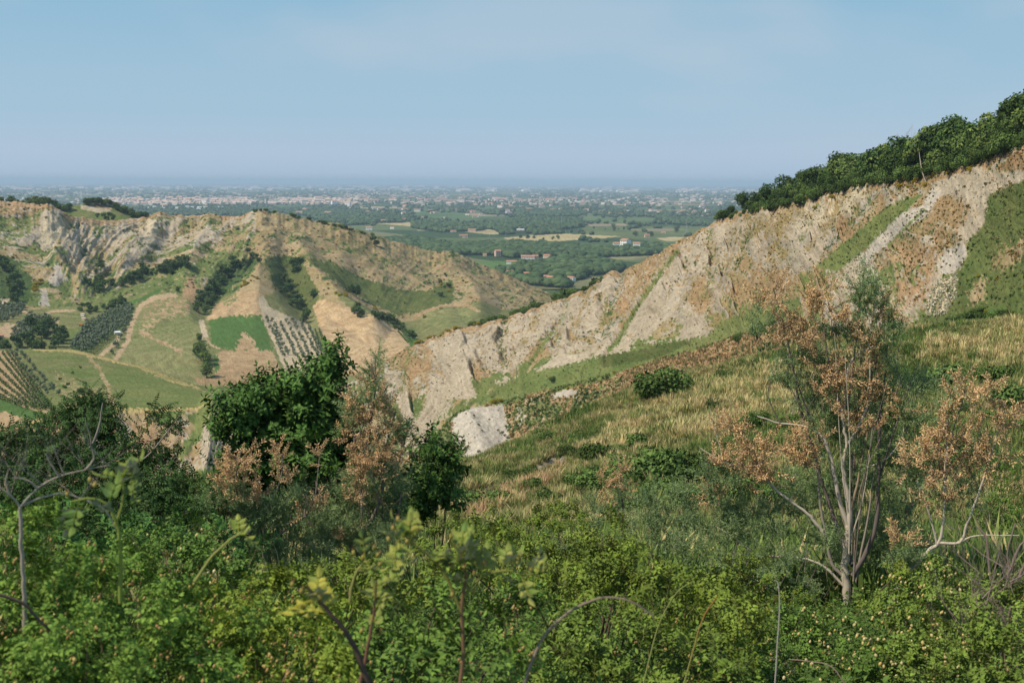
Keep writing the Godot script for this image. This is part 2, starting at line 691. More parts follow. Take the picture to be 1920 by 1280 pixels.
func plain() -> void:
	# one sheet from under the hills to the horizon; fields as patches of crop
	var nx := 760
	var nr := 300
	var P := PackedVector3Array()
	var C := PackedColorArray()
	P.resize(nx * nr)
	C.resize(nx * nr)
	var N := PackedVector3Array()
	N.resize(nx * nr)
	N.fill(Vector3.UP)
	var polys := []
	for f in FIELDS:
		polys.append(line2(f[0]))
	var woods := []
	for w in WOODS:
		woods.append(line2(w))
	var r2 := RandomNumberGenerator.new()
	r2.seed = 31
	var turn := 0.42
	for i in nx:
		var x := lerpf(-420.0, 2340.0, float(i) / (nx - 1))
		for j in nr:
			var t := float(j) / (nr - 1)
			var dep := lerpf(0.0019, 0.084, pow(1.0 - t, 1.6))   # tangent of the angle below the horizon
			if t > 0.999:
				dep = 0.0019
			var r := sight(x, 400.0)
			var h := Vector2(r.x, r.z).normalized() * (eye.y / dep)
			var p := Vector3(h.x, 0.0, h.y)
			var k: int = i * nr + j
			P[k] = p
			var far := 1.0 / dep * 120.0
			# crop cells: long fields laid out on a slanting grid
			var u := (p.x * cos(turn) - p.z * sin(turn)) / 190.0
			var v := (p.x * sin(turn) + p.z * cos(turn)) / 420.0
			var row := floorf(u)
			var cell := floorf(v + fposmod(sin(row * 12.7) * 43.7, 1.0))
			var hsh := fposmod(sin(row * 127.1 + cell * 311.7) * 43758.55, 1.0)
			var c := Color(0.075, 0.115, 0.045)
			if hsh < 0.34:
				c = Color(0.05, 0.085, 0.035)
			elif hsh < 0.62:
				c = Color(0.085, 0.13, 0.05)
			elif hsh < 0.80:
				c = Color(0.115, 0.15, 0.06)
			elif hsh < 0.92:
				c = Color(0.17, 0.17, 0.085)
			elif hsh < 0.975:
				c = Color(0.27, 0.22, 0.13)
			else:
				c = Color(0.42, 0.34, 0.18)
			var q := Vector2(x, 340.0 + focal * dep)
			q = seen_at(p)
			if q.y > 385.0:
				for m in polys.size():
					if Geometry2D.is_point_in_polygon(q + Vector2(n_mid.get_noise_2d(q.x, q.y) * 3.0, n_mid.get_noise_2d(q.x + 50.0, q.y) * 0.8), polys[m]):
						c = FIELDS[m][1]
						break
				for w in woods:
					if Geometry2D.is_point_in_polygon(q, w):
						c = Color(0.035, 0.055, 0.022)
						break
			# rows of orchard and vine seen as faint lines
			var line := sin((p.x * cos(turn) - p.z * sin(turn)) * TAU / 9.0) if far < 3500.0 else 0.0
			var g := 0.82 + line * 0.08 + (r2.randf() - 0.5) * 0.2 + n_big.get_noise_2d(p.x * 0.3, p.z * 0.3) * 0.25
			C[k] = Color(c.r * g, c.g * g, c.b * g)
	var ix := PackedInt32Array()
	ix.resize((nx - 1) * (nr - 1) * 6)
	var at := 0
	for i in nx - 1:
		for j in nr - 1:
			var k: int = i * nr + j
			for d in [k, k + 1, k + nr, k + nr, k + 1, k + nr + 1]:
				ix[at] = d
				at += 1
	var a2 := []
	a2.resize(Mesh.ARRAY_MAX)
	a2[Mesh.ARRAY_VERTEX] = P
	a2[Mesh.ARRAY_NORMAL] = N
	a2[Mesh.ARRAY_COLOR] = C
	a2[Mesh.ARRAY_INDEX] = ix
	var m2 := ArrayMesh.new()
	m2.add_surface_from_arrays(Mesh.PRIMITIVE_TRIANGLES, a2)
	tag(part(self, "plain_ground", m2, M.plain), "flat farmed plain of green and straw fields reaching the horizon", "plain", "", "structure")
	# the rest of the land round about, out of sight
	var disc := CylinderMesh.new()
	disc.top_radius = 63000.0
	disc.bottom_radius = 63000.0
	disc.height = 1.0
	disc.radial_segments = 96
	disc.rings = 1
	var g := part(self, "ground", disc, paint(Color(0.085, 0.11, 0.05), 0.95))
	g.position = Vector3(0, -3.0, 0)
	tag(g, "lowland ground that carries the plain on every side", "ground", "", "structure")

# ---------------------------------------------------------------- the far valley with its fields and the left-hand badlands ridge
func valley_and_left_ridge() -> void:
	var rails := [
		rail([-300, 700, 600, 0, 700, 600, 200, 725, 575, 300, 745, 545, 400, 765, 520, 560, 790, 500, 760, 830, 500, 830, 820, 530, 1000, 760, 570, 1150, 720, 600]),
		rail([-300, 668, 660, 0, 660, 660, 150, 668, 650, 250, 690, 630, 400, 712, 600, 545, 712, 600, 640, 702, 605, 700, 692, 610, 800, 680, 620, 900, 650, 700, 1000, 640, 780, 1150, 640, 850]),
		rail([-300, 585, 800, 0, 585, 800, 100, 580, 805, 200, 568, 815, 300, 548, 830, 400, 545, 830, 480, 535, 838, 560, 560, 830, 640, 565, 830, 720, 590, 820, 800, 580, 840, 900, 580, 880, 1000, 580, 960, 1150, 605, 1050]),
		rail([-300, 470, 900, 0, 470, 905, 100, 475, 905, 200, 485, 930, 300, 470, 945, 400, 455, 945, 480, 450, 930, 560, 465, 930, 640, 480, 940, 720, 500, 960, 800, 520, 990, 900, 530, 1030, 1000, 552, 1080, 1150, 604, 1110]),
		rail([-300, 372, 985, 0, 376, 985, 50, 380, 980, 90, 386, 972, 112, 397, 975, 135, 405, 985, 160, 409, 1000, 200, 414, 1015, 245, 410, 1025, 300, 404, 1032, 350, 404, 1030, 400, 402, 1020, 445, 407, 1005, 470, 400, 995, 492, 396, 990, 520, 400, 990, 560, 407, 1000, 600, 416, 1010, 645, 427, 1020, 690, 440, 1030, 750, 455, 1050, 800, 468, 1070, 850, 477, 1085, 900, 494, 1105, 950, 515, 1125, 1000, 537, 1140, 1040, 553, 1150, 1090, 592, 1155, 1150, 640, 1160]),
		rail([-300, -65, 1120, 0, -65, 1120, 200, -70, 1130, 400, -72, 1150, 600, -85, 1120, 800, -100, 1160, 1000, -118, 1200, 1150, -121, 1210]),
		rail([-300, -122, 1500, 1150, -122, 1500]),
	]
	var ch := chart(-170, 1120, 640, rails, PackedInt32Array([14, 74, 62, 58, 12, 6]), 4, 6.0, false)
	var disp := flat_disp(ch)
	var nr: int = ch.nr
	var P: PackedVector3Array = ch.P
	var S: PackedFloat32Array = ch.S
	var T: PackedFloat32Array = ch.T
	var U: PackedFloat32Array = ch.U
	var gul := PackedFloat32Array()
	gul.resize(P.size())
	var swe := PackedFloat32Array()
	swe.resize(P.size())
	for i in int(ch.nx):
		var x := lerpf(ch.x0, ch.x1, float(i) / (ch.nx - 1))
		var bad := 1.0 - smoothstep(455.0, 540.0, x)
		for j in nr:
			var k: int = i * nr + j
			var u := U[j]
			var t := T[k]
			var p := P[k]
			var d := 0.0
			if u > 1.9:
				var fade := smoothstep(1.9, 2.5, u) * (1.0 - smoothstep(4.0, 4.3, u))
				var topf := smoothstep(0.0, 26.0, absf(t))
				# fall lines swing left and right, so the gullies branch like fans
				var sw := S[i] + t * 0.55 + sin(S[i] * 0.045) * t * 0.22
				var g := n_ridge.get_noise_2d(sw * 0.55, t * 0.10)
				var g2 := n_ridge.get_noise_2d(sw * 1.6 + 300.0, t * 0.22)
				var g3 := n_fine.get_noise_2d(sw * 1.2, t * 0.5)
				gul[k] = g
				swe[k] = sw
				d += (g * 2.6 + g2 * 1.0) * fade * lerpf(0.3, 1.0, bad) * topf
				d += (g3 * 0.8 + n_fine.get_noise_3d(p.x * 0.25, p.y * 0.2, p.z * 0.25) * 0.7) * fade * lerpf(0.5, 1.0, bad)
				d += n_big.get_noise_2d(p.x * 2.0, p.z * 2.0) * 4.0 * fade * topf
			d += n_big.get_noise_2d(p.x, p.z) * 1.2 * (1.0 - smoothstep(2.0, 2.4, u))
			d += n_mid.get_noise_2d(p.x, p.z) * 0.25
			if u > 3.4 and u < 4.6:
				d += n_mid.get_noise_2d(S[i] * 1.4, 5.0) * 1.3 + n_fine.get_noise_2d(S[i] * 0.6, 9.0) * 0.5
			disp[k] = d
	# large spurs and hollows
	disp = fold(ch, disp, line2([484, 500, 486, 545, 480, 570]), 45, 4)
	disp = fold(ch, disp, line2([492, 415, 490, 450, 484, 505]), 50, 3)
	disp = fold(ch, disp, line2([560, 470, 590, 520, 640, 570, 700, 610]), 34, 9)
	disp = fold(ch, disp, line2([850, 500, 880, 540, 900, 575]), 40, 8)
	disp = fold(ch, disp, line2([545, 480, 545, 530, 575, 590]), 40, -8)
	disp = fold(ch, disp, line2([470, 480, 425, 520, 385, 575]), 40, -7)
	disp = fold(ch, disp, line2([690, 520, 740, 555, 780, 590]), 70, -9)
	disp = fold(ch, disp, line2([640, 430, 690, 490, 730, 530]), 50, 4)
	disp = fold(ch, disp, line2([98, 405, 115, 430, 105, 490, 108, 530]), 34, 3)
	disp = fold(ch, disp, line2([105, 490, 130, 520, 155, 545]), 18, 5)
	disp = fold(ch, disp, line2([250, 455, 235, 490, 225, 510]), 20, 6)
	disp = fold(ch, disp, line2([395, 420, 365, 470, 345, 520]), 24, 5)
	disp = fold(ch, disp, line2([300, 410, 285, 440, 262, 470]), 22, 6)
	disp = fold(ch, disp, line2([140, 430, 165, 470, 200, 500]), 26, -3)
	disp = fold(ch, disp, line2([330, 440, 300, 480, 265, 520]), 26, -3)
	push(ch, disp)
	var cov: PackedByteArray = ch.cov
	for i in int(ch.nx):
		var x := lerpf(ch.x0, ch.x1, float(i) / (ch.nx - 1))
		for j in nr:
			var k: int = i * nr + j
			var u := U[j]
			var p: Vector3 = ch.P[k]
			var kind := MEADOW
			if u > 2.0:
				var a := n_mid.get_noise_2d(swe[k] * 0.7, T[k] * 0.3) * 0.7 + n_mid.get_noise_3d(p.x * 0.8, p.y * 1.6, p.z * 0.8) * 0.45
				var b := n_fine.get_noise_2d(swe[k] * 0.4, T[k] * 0.22) * 0.6 + n_fine.get_noise_3d(p.x * 0.5, p.y * 0.5, p.z * 0.5) * 0.6
				var hi := smoothstep(2.2, 3.3, u)
				if x < 480.0:
					var bare := gul[k] * 0.6 + a * 0.5 + b * 1.0 + hi * 0.34 - 0.56
					kind = CLAY if bare > 0.22 else (GREY if bare > 0.06 else (DRY if a + b * 0.6 > -0.14 else (GREEN if b > -0.2 else SCRUB)))
					if hi < 0.25 and kind != CLAY and a < 0.1:
						kind = GREEN if a > -0.2 else SCRUB
					if u > 3.86 and kind != CLAY:
						kind = ORANGE
				else:
					kind = DRY if a * 0.8 + b * 0.7 > -0.22 else (GREEN if a > -0.3 else SCRUB)
					if a + b > 0.42:
						kind = ORANGE
				if u > 4.2:
					kind = SCRUB if a < 0.1 else GREEN
			cov[k] = kind
	ch.cov = cov
	# bare pale faces
	fill_poly(ch, line2([72, 440, 92, 398, 113, 400, 126, 440, 138, 470, 112, 446, 100, 462, 84, 472, 72, 462]), YELLOWCLAY, 5.0)
	fill_poly(ch, line2([112, 425, 150, 475, 165, 500, 140, 480, 115, 460]), CLAY, 4.0)
	fill_poly(ch, line2([262, 440, 275, 412, 295, 412, 300, 430, 280, 470, 268, 470]), YELLOWCLAY, 4.0)
	fill_poly(ch, line2([300, 440, 325, 408, 345, 408, 320, 450, 290, 480]), CLAY, 5.0)
	fill_poly(ch, line2([370, 440, 392, 415, 398, 440, 372, 460, 358, 470]), CLAY, 4.0)
	fill_poly(ch, line2([230, 500, 250, 452, 268, 475, 245, 500, 222, 520]), CLAY, 4.0)
	fill_poly(ch, line2([90, 530, 105, 490, 125, 525, 105, 535]), GREY, 5.0)
	fill_poly(ch, line2([72, 570, 78, 540, 90, 545, 92, 575]), GREY, 4.0)
	fill_poly(ch, line2([-170, 380, 0, 380, 60, 384, 88, 392, 70, 402, 0, 405, -170, 405]), ORANGE, 4.0, 0.45)
	fill_poly(ch, line2([-170, 410, 0, 410, 70, 408, 68, 420, 50, 440, 0, 470, -170, 470]), GREEN, 6.0, 0.5)
	fill_poly(ch, line2([478, 396, 500, 396, 540, 420, 520, 440, 500, 430, 485, 440]), DRY, 4.0)
	# green slopes and gully floors
	fill_poly(ch, line2([497, 482, 540, 478, 568, 488, 590, 520, 600, 550, 590, 572, 575, 602, 560, 588, 530, 558, 510, 530]), GREEN, 5.0, 0.0, 0.72)
	fill_poly(ch, line2([547, 470, 575, 482, 630, 495, 680, 522, 740, 540, 800, 545, 848, 522, 853, 565, 838, 572, 780, 586, 750, 592, 700, 572, 650, 545, 600, 505]), GREEN, 4.0, 0.0, 0.72)
	fill_poly(ch, line2([470, 480, 490, 490, 450, 525, 420, 550, 385, 590, 370, 575, 385, 540, 430, 505]), SCRUB, 5.0)
	fill_poly(ch, line2([340, 555, 420, 500, 470, 470, 400, 470, 350, 500, 300, 520, 200, 545, 140, 560, 200, 590, 270, 560]), GREEN, 6.0, 0.35)
	fill_poly(ch, line2([-170, 490, 20, 480, 60, 520, 60, 560, 30, 580, -170, 580]), SCRUB, 6.0)
	fill_poly(ch, line2([568, 493, 585, 500, 640, 565, 700, 605, 765, 640, 755, 648, 690, 615, 620, 575, 590, 535]), DRY, 3.0)
	fill_poly(ch, line2([484, 503, 497, 520, 515, 548, 490, 556, 455, 552, 440, 550, 462, 525]), DRY, 3.0)
	fill_poly(ch, line2([340, 560, 350, 520, 362, 518, 370, 545, 368, 570]), ORANGE, 3.0)
	# fields of the valley
	fill_poly(ch, line2([215, 676, 235, 640, 248, 600, 262, 575, 285, 560, 320, 553, 352, 560, 370, 582, 374, 620, 371, 650, 363, 680, 366, 707, 330, 702, 270, 690]), MEADOW, 1.5, 0.0, 1.12)
	fill_poly(ch, line2([270, 575, 290, 562, 330, 556, 360, 570, 350, 590, 300, 600, 262, 640]), STUBBLE, 8.0, 0.5)
	fill_poly(ch, band(line2([213, 678, 238, 640, 249, 600, 264, 573, 290, 557, 330, 553]), 9), TRACK, 1.5)
	fill_poly(ch, band(line2([262, 620, 300, 640, 340, 660]), 5), STUBBLE, 3.0)
	fill_poly(ch, line2([383, 600, 392, 590, 405, 570, 442, 548, 483, 543, 490, 560, 494, 600, 440, 598]), STUBBLE, 2.0, 0.0, 1.05)
	fill_poly(ch, line2([405, 560, 425, 575, 450, 560, 440, 550]), MEADOW, 6.0, 0.4)
	fill_poly(ch, line2([390, 600, 430, 592, 490, 592, 500, 618, 512, 657, 455, 657, 400, 650, 393, 630]), CROP, 4.0, 0.06)
	fill_poly(ch, line2([440, 656, 456, 618, 468, 630, 486, 657]), STUBBLE, 5.0)
	fill_poly(ch, line2([402, 664, 420, 657, 512, 657, 522, 680, 535, 705, 470, 712, 402, 712, 405, 690]), STUBBLE, 2.0)
	fill_poly(ch, line2([510, 657, 518, 657, 538, 705, 530, 708]), MEADOW, 2.0)
	fill_poly(ch, line2([400, 665, 406, 662, 412, 690, 402, 700]), CROP, 2.0)
	fill_poly(ch, line2([372, 600, 382, 600, 390, 632, 378, 634]), PALE, 1.0)
	fill_poly(ch, band(line2([384, 634, 398, 648, 412, 654]), 4), TRACK, 0.5)
	fill_poly(ch, line2([484, 560, 492, 552, 505, 575, 540, 592, 575, 606, 600, 640, 615, 690, 600, 700, 540, 712, 515, 650, 495, 605]), PALE, 1.5)
	fill_poly(ch, line2([585, 572, 605, 560, 640, 573, 700, 593, 750, 618, 768, 645, 745, 668, 700, 692, 645, 705, 618, 660, 600, 615]), STUBBLE, 2.0, 0.0, 1.22)
	fill_poly(ch, line2([768, 645, 750, 618, 762, 616, 785, 638, 772, 650]), CROP, 1.0)
	fill_poly(ch, line2([576, 606, 600, 615, 618, 660, 640, 702, 618, 700, 600, 650]), MEADOW, 2.0)
	fill_poly(ch, line2([783, 588, 830, 573, 870, 572, 897, 585, 872, 612, 830, 617, 792, 604]), MEADOW, 2.0, 0.0, 1.1)
	fill_poly(ch, band(line2([783, 592, 800, 582, 835, 572, 875, 572, 900, 584]), 6), STUBBLE, 1.5)
	# orchards, gardens and tracks on the left
	fill_poly(ch, line2([132, 655, 140, 635, 160, 610, 230, 570, 252, 575, 246, 600, 228, 618, 160, 664]), SCRUB, 2.0, 0.0, 1.3)
	fill_poly(ch, band(line2([160, 618, 190, 596, 230, 576, 275, 556, 300, 543]), 7), CROP, 2.0)
	fill_poly(ch, line2([158, 663, 212, 626, 220, 632, 190, 668, 170, 672]), MEADOW, 1.5)
	fill_poly(ch, band(line2([186, 668, 214, 644, 224, 630]), 7), TRACK, 1.0)
	fill_poly(ch, line2([-20, 628, 10, 605, 30, 608, 36, 620, 20, 634]), TRACK, 2.0)
	fill_poly(ch, band(line2([40, 582, 60, 592, 80, 598, 110, 604]), 6), TRACK, 1.0)
	fill_poly(ch, line2([-20, 560, 18, 560, 10, 575, -20, 585]), PALE, 1.0)
	fill_poly(ch, band(line2([84, 588, 100, 583, 140, 582]), 4), TRACK, 1.0)
	fill_poly(ch, line2([110, 630, 130, 615, 165, 612, 150, 625, 125, 645]), GREEN, 3.0)
	fill_poly(ch, line2([362, 708, 540, 710, 620, 700, 640, 720, 520, 730, 370, 722]), ORANGE, 2.0)
	# mowing and ploughing lines on the fields
	var mul: PackedFloat32Array = ch.mul
	for i in int(ch.nx):
		for j in nr:
			var k: int = i * nr + j
			if U[j] < 2.6 and (ch.cov[k] == STUBBLE or ch.cov[k] == MEADOW):
				var p: Vector3 = ch.P[k]
				var w := p.x * 0.8 + p.z * 0.35 + n_big.get_noise_2d(p.x, p.z) * 30.0
				mul[k] *= 1.0 + 0.13 * sin(w * 0.9) + 0.16 * n_mid.get_noise_2d(w * 4.0, (p.z - p.x) * 0.3)
	ch.mul = mul
	CH_E = ch
	finish(ch, "badlands_hills", "far badlands ridge over valley fields, bare clay left and dry grass right", M.soil)

func wooded_knoll() -> void:
	var rails := [
		rail([60, 440, 1030, 350, 440, 1040]),
		rail([60, 408, 1060, 100, 396, 1070, 130, 386, 1080, 170, 381, 1085, 200, 383, 1090, 230, 392, 1090, 260, 405, 1090, 300, 418, 1090, 350, 430, 1090]),
		rail([60, -75, 1150, 350, -75, 1150]),
	]
	var ch := chart(70, 340, 130, rails, PackedInt32Array([40, 12]), 1, 5.0, false)
	var disp := flat_disp(ch)
	for k in disp.size():
		var p: Vector3 = ch.P[k]
		disp[k] = n_mid.get_noise_3d(p.x, p.y, p.z) * 0.9
	push(ch, disp)
	var cov: PackedByteArray = ch.cov
	for k in cov.size():
		var p: Vector3 = ch.P[k]
		cov[k] = GREEN if n_mid.get_noise_2d(p.x, p.z) > -0.1 else MEADOW
	ch.cov = cov
	fill_poly(ch, line2([150, 386, 168, 384, 185, 380, 209, 389, 206, 397, 182, 400, 166, 394, 150, 392]), YELLOWCLAY, 2.0, 0.0, 0.85)
	fill_poly(ch, line2([168, 384, 188, 381, 207, 388, 205, 392, 180, 389]), ORANGE, 1.5)
	CH_K = ch
	finish(ch, "wooded_knoll", "small wooded knoll with a tan cut bank behind the left ridge", M.soil)

func green_hill() -> void:
	var rails := [
		rail([-300, 1080, 285, 0, 1080, 285, 200, 1050, 288, 330, 1020, 290, 420, 1000, 296, 500, 1000, 305, 640, 1010, 320, 760, 1020, 350]),
		rail([-300, 810, 330, 0, 804, 335, 70, 788, 342, 130, 775, 348, 200, 768, 352, 330, 768, 352, 385, 764, 352, 400, 757, 356, 425, 742, 362, 450, 728, 366, 490, 722, 370, 540, 735, 378, 640, 790, 390, 760, 860, 400]),
		rail([-300, 735, 430, 0, 735, 430, 200, 720, 430, 330, 735, 405, 400, 748, 385, 450, 740, 380, 540, 760, 395, 640, 830, 410, 760, 880, 420]),
		rail([-300, 652, 560, 0, 655, 560, 60, 653, 560, 130, 655, 556, 170, 663, 548, 200, 671, 540, 250, 684, 525, 300, 697, 508, 350, 715, 485, 385, 728, 460, 410, 742, 440, 450, 760, 420, 540, 800, 420, 640, 850, 430, 760, 900, 440]),
		rail([-300, -95, 620, 200, -98, 600, 400, -100, 500, 540, -110, 460, 760, -118, 480]),
	]
	var ch := chart(-170, 760, 440, rails, PackedInt32Array([50, 36, 44, 8]), 1, 8.0, false)
	var disp := flat_disp(ch)
	var nr: int = ch.nr
	var U: PackedFloat32Array = ch.U
	for i in int(ch.nx):
		for j in nr:
			var k: int = i * nr + j
			var p: Vector3 = ch.P[k]
			var d := n_big.get_noise_2d(p.x * 1.5, p.z * 1.5) * 1.0 + n_mid.get_noise_2d(p.x, p.z) * 0.35
			if U[j] < 1.0:
				var f := smoothstep(0.0, 10.0, ch.T[k])
				var sw: float = ch.S[i] + ch.T[k] * 0.25
				d += (n_ridge.get_noise_2d(sw * 0.8, ch.T[k] * 0.2) * 1.5 + n_ridge.get_noise_2d(sw * 2.2, ch.T[k] * 0.6) * 0.6 + n_mid.get_noise_3d(p.x, p.y, p.z) * 1.0) * f
				d += n_fine.get_noise_3d(p.x, p.y, p.z) * 0.3
			disp[k] = d
	disp = fold(ch, disp, line2([400, 760, 395, 800, 390, 880]), 30, 4)
	push(ch, disp)
	var cov: PackedByteArray = ch.cov
	for i in int(ch.nx):
		for j in nr:
			var k: int = i * nr + j
			var p: Vector3 = ch.P[k]
			var a := n_mid.get_noise_2d(p.x * 0.6, p.z * 0.6)
			var b := n_fine.get_noise_3d(p.x * 0.6, p.y * 0.6, p.z * 0.6)
			if U[j] < 0.98:
				cov[k] = ORANGE if a + b * 0.5 > 0.05 else (DRY if a > -0.25 else GREEN)
				if n_ridge.get_noise_2d(ch.S[i] * 0.8, ch.T[k] * 0.2) * 0.6 + b * 0.6 + a * 0.5 > 0.5:
					cov[k] = CLAY
			else:
				cov[k] = MEADOW if a + b * 0.4 > -0.15 else GREEN
				if U[j] < 1.06:
					cov[k] = GOLD
	ch.cov = cov
	fill_poly(ch, line2([185, 690, 250, 690, 340, 715, 405, 745, 400, 762, 320, 766, 215, 765, 215, 730]), GREEN, 8.0, 0.25)
	fill_poly(ch, line2([260, 690, 330, 708, 380, 730, 405, 745, 390, 735, 340, 722, 290, 705]), GOLD, 4.0, 0.4)
	fill_poly(ch, band(line2([165, 668, 185, 690, 200, 720, 210, 760]), 7), DRY, 3.0)
	fill_poly(ch, line2([-170, 662, 22, 657, 98, 765, 88, 775, 40, 762, 0, 745, -170, 735]), STUBBLE, 1.5, 0.0, 0.95)
	fill_poly(ch, line2([-170, 735, 0, 745, 40, 762, 78, 774, 62, 788, 30, 782, 0, 770, -170, 770]), CROP, 1.5)
	fill_poly(ch, line2([-170, 770, 0, 770, 62, 789, 40, 796, 0, 806, -170, 810]), STUBBLE, 3.0)
	fill_poly(ch, line2([100, 700, 200, 740, 210, 765, 130, 770, 100, 730]), DRY, 8.0, 0.55)
	fill_poly(ch, line2([60, 652, 140, 652, 200, 668, 330, 700, 330, 706, 200, 676, 130, 660, 60, 657]), GOLD, 2.0)
	# the clay edge on the right of the hill
	fill_poly(ch, line2([372, 880, 378, 810, 395, 775, 410, 745, 440, 728, 480, 722, 470, 790, 440, 880]), CLAY, 4.0)
	fill_poly(ch, line2([340, 870, 395, 778, 402, 770, 398, 760, 380, 780, 330, 850]), GREEN, 4.0)
	fill_poly(ch, line2([440, 722, 500, 716, 520, 730, 460, 742]), ORANGE, 3.0)
	fill_poly(ch, line2([160, 880, 165, 830, 175, 800, 185, 830, 215, 850, 210, 880]), CLAY, 5.0)
	CH_D = ch
	finish(ch, "green_hill", "rounded green hill with vine rows above an orange and clay gully edge", M.soil)

# ---------------------------------------------------------------- the clay ridge that climbs to the wood on the right
func clay_ridge() -> void:
	var rails := [
		rail([560, 960, 500, 640, 900, 505, 690, 880, 495, 740, 870, 485, 800, 850, 470, 880, 815, 445, 950, 790, 440, 1000, 770, 420, 1100, 745, 405, 1200, 720, 380, 1300, 700, 350, 1430, 660, 305, 1500, 650, 270, 1560, 690, 250, 1640, 695, 225, 1740, 690, 200, 1830, 690, 180, 1920, 685, 165, 2250, 660, 140]),
		rail([560, 860, 522, 640, 800, 522, 690, 775, 518, 740, 755, 512, 800, 735, 492, 880, 710, 470, 950, 690, 465, 1000, 670, 452, 1100, 650, 440, 1200, 615, 415, 1300, 575, 390, 1430, 520, 345, 1500, 505, 310, 1560, 510, 290, 1640, 500, 265, 1740, 490, 235, 1830, 470, 212, 1920, 455, 190, 2250, 420, 160]),
		rail([560, 770, 545, 640, 725, 540, 690, 697, 535, 715, 680, 532, 740, 665, 528, 770, 648, 520, 800, 634, 515, 850, 618, 505, 880, 612, 500, 950, 594, 495, 1000, 577, 490, 1050, 560, 485, 1100, 540, 478, 1150, 515, 470, 1190, 496, 460, 1230, 475, 450, 1270, 452, 440, 1300, 437, 430, 1345, 413, 415, 1400, 394, 390, 1450, 386, 370, 1500, 376, 350, 1550, 362, 330, 1600, 346, 310, 1650, 340, 292, 1700, 333, 275, 1750, 326, 260, 1800, 313, 245, 1850, 296, 230, 1900, 276, 216, 1920, 270, 211, 2000, 250, 200, 2250, 200, 170]),
		rail([560, -118, 580, 690, -110, 572, 800, -92, 550, 950, -78, 530, 1100, -66, 515, 1200, -50, 490, 1300, -34, 465, 1345, -18, 452, 1400, -10, 432, 1500, -3.0, 392, 1600, 2, 352, 1700, -0.1, 318, 1800, -0.1, 290, 1920, -0.1, 256, 2250, -0.1, 215]),
		rail([560, -121, 640, 800, -115, 620, 1000, -108, 600, 1200, -90, 560, 1345, -45, 500, 1500, -25, 440, 1700, -12, 370, 1920, -8, 310, 2250, -8, 260]),
		rail([560, -122, 800, 1000, -122, 800, 1500, -122, 750, 1920, -122, 600, 2250, -122, 500]),
	]
	# the plateau behind the crest on the right rises above the eye: set by hand
	var up := rail([1300, -20, 0, 1345, -16, 0, 1400, -9.5, 0, 1450, -7, 0, 1500, -4.5, 0, 1600, -0.5, 0, 1700, 2.5, 0, 1800, 4.5, 0, 1920, 7, 0, 2250, 14, 0])
	var ch := chart(560, 2130, 720, rails, PackedInt32Array([70, 96, 14, 8, 5]), 2, 6.0, false)
	var nr: int = ch.nr
	var U: PackedFloat32Array = ch.U
	var P: PackedVector3Array = ch.P
	for i in int(ch.nx):
		var x := lerpf(ch.x0, ch.x1, float(i) / (ch.nx - 1))
		if x > 1330.0:
			for j in nr:
				if U[j] > 2.0:
					var p := P[i * nr + j]
					var want := eye.y + rail_at(up, x).x
					var crest_y := P[i * nr + int(ch.crest)].y
					if U[j] <= 3.0:
						p.y = lerpf(crest_y, want, U[j] - 2.0)
					else:
						p.y = lerpf(want, 0.0, clampf((U[j] - 3.0) / 2.0, 0.0, 1.0))
					P[i * nr + j] = p
	ch.P = P
	var disp := flat_disp(ch)
	var S: PackedFloat32Array = ch.S
	var T: PackedFloat32Array = ch.T
	var gul := PackedFloat32Array()
	gul.resize(P.size())
	var swp := PackedFloat32Array()   # position across the fall line
	swp.resize(P.size())
	for i in int(ch.nx):
		var x := lerpf(ch.x0, ch.x1, float(i) / (ch.nx - 1))
		for j in nr:
			var k: int = i * nr + j
			var t := T[k]
			var p := P[k]
			var u := U[j]
			var fade := smoothstep(0.1, 0.6, u) * (1.0 - smoothstep(2.0, 2.2, u))
			var topf := smoothstep(0.0, 7.0, absf(t))
			var skew := lerpf(0.30, 0.95, smoothstep(1000.0, 1700.0, x))
			var sw := -S[i] + t * skew + n_mid.get_noise_2d(S[i] * 0.35, t * 0.6) * 7.0 + n_big.get_noise_2d(S[i], t * 2.0) * 16.0
			var near := lerpf(1.0, 0.55, smoothstep(1450.0, 1750.0, x))
			var g := n_ridge.get_noise_2d(sw * 0.62, t * 0.13)
			var g2 := n_ridge.get_noise_2d(sw * 2.4 + 70.0, t * 0.22)
			gul[k] = g
			swp[k] = sw
			var d := (g * 2.6 + g2 * 0.75) * fade * topf * near
			d += (n_fine.get_noise_2d(sw * 1.6, t * 0.22) * 0.55 + n_fine.get_noise_3d(p.x * 1.5, p.y * 1.5, p.z * 1.5) * 0.16) * fade * near
			d += n_mid.get_noise_3d(p.x, p.y, p.z) * 0.6 * topf
			if u > 1.75 and u < 2.4:
				d += n_fine.get_noise_2d(S[i] * 0.3, 3.0) * 0.3
			disp[k] = d
	disp = fold(ch, disp, line2([858, 640, 872, 690, 885, 720]), 16, 3.0)     # leaning white fin
	disp = fold(ch, disp, line2([884, 678, 888, 705]), 6, -2.6)
	disp = fold(ch, disp, line2([850, 620, 880, 660, 905, 700]), 12, 1.6)
	disp = fold(ch, disp, line2([1265, 500, 1240, 540, 1215, 590, 1205, 620]), 20, 3)
	disp = fold(ch, disp, line2([1234, 525, 1230, 545, 1224, 562]), 5, -2.0)
	disp = fold(ch, disp, line2([1145, 520, 1120, 560, 1095, 600]), 22, 3)
	disp = fold(ch, disp, line2([1270, 470, 1230, 530, 1190, 590, 1150, 640]), 10, -2.5)
	disp = fold(ch, disp, line2([1040, 615, 990, 690, 930, 740]), 12, -2.0)
	disp = fold(ch, disp, line2([756, 712, 762, 750, 768, 790]), 12, 4.0)
	disp = fold(ch, disp, line2([772, 745, 775, 775]), 6, -1.8)
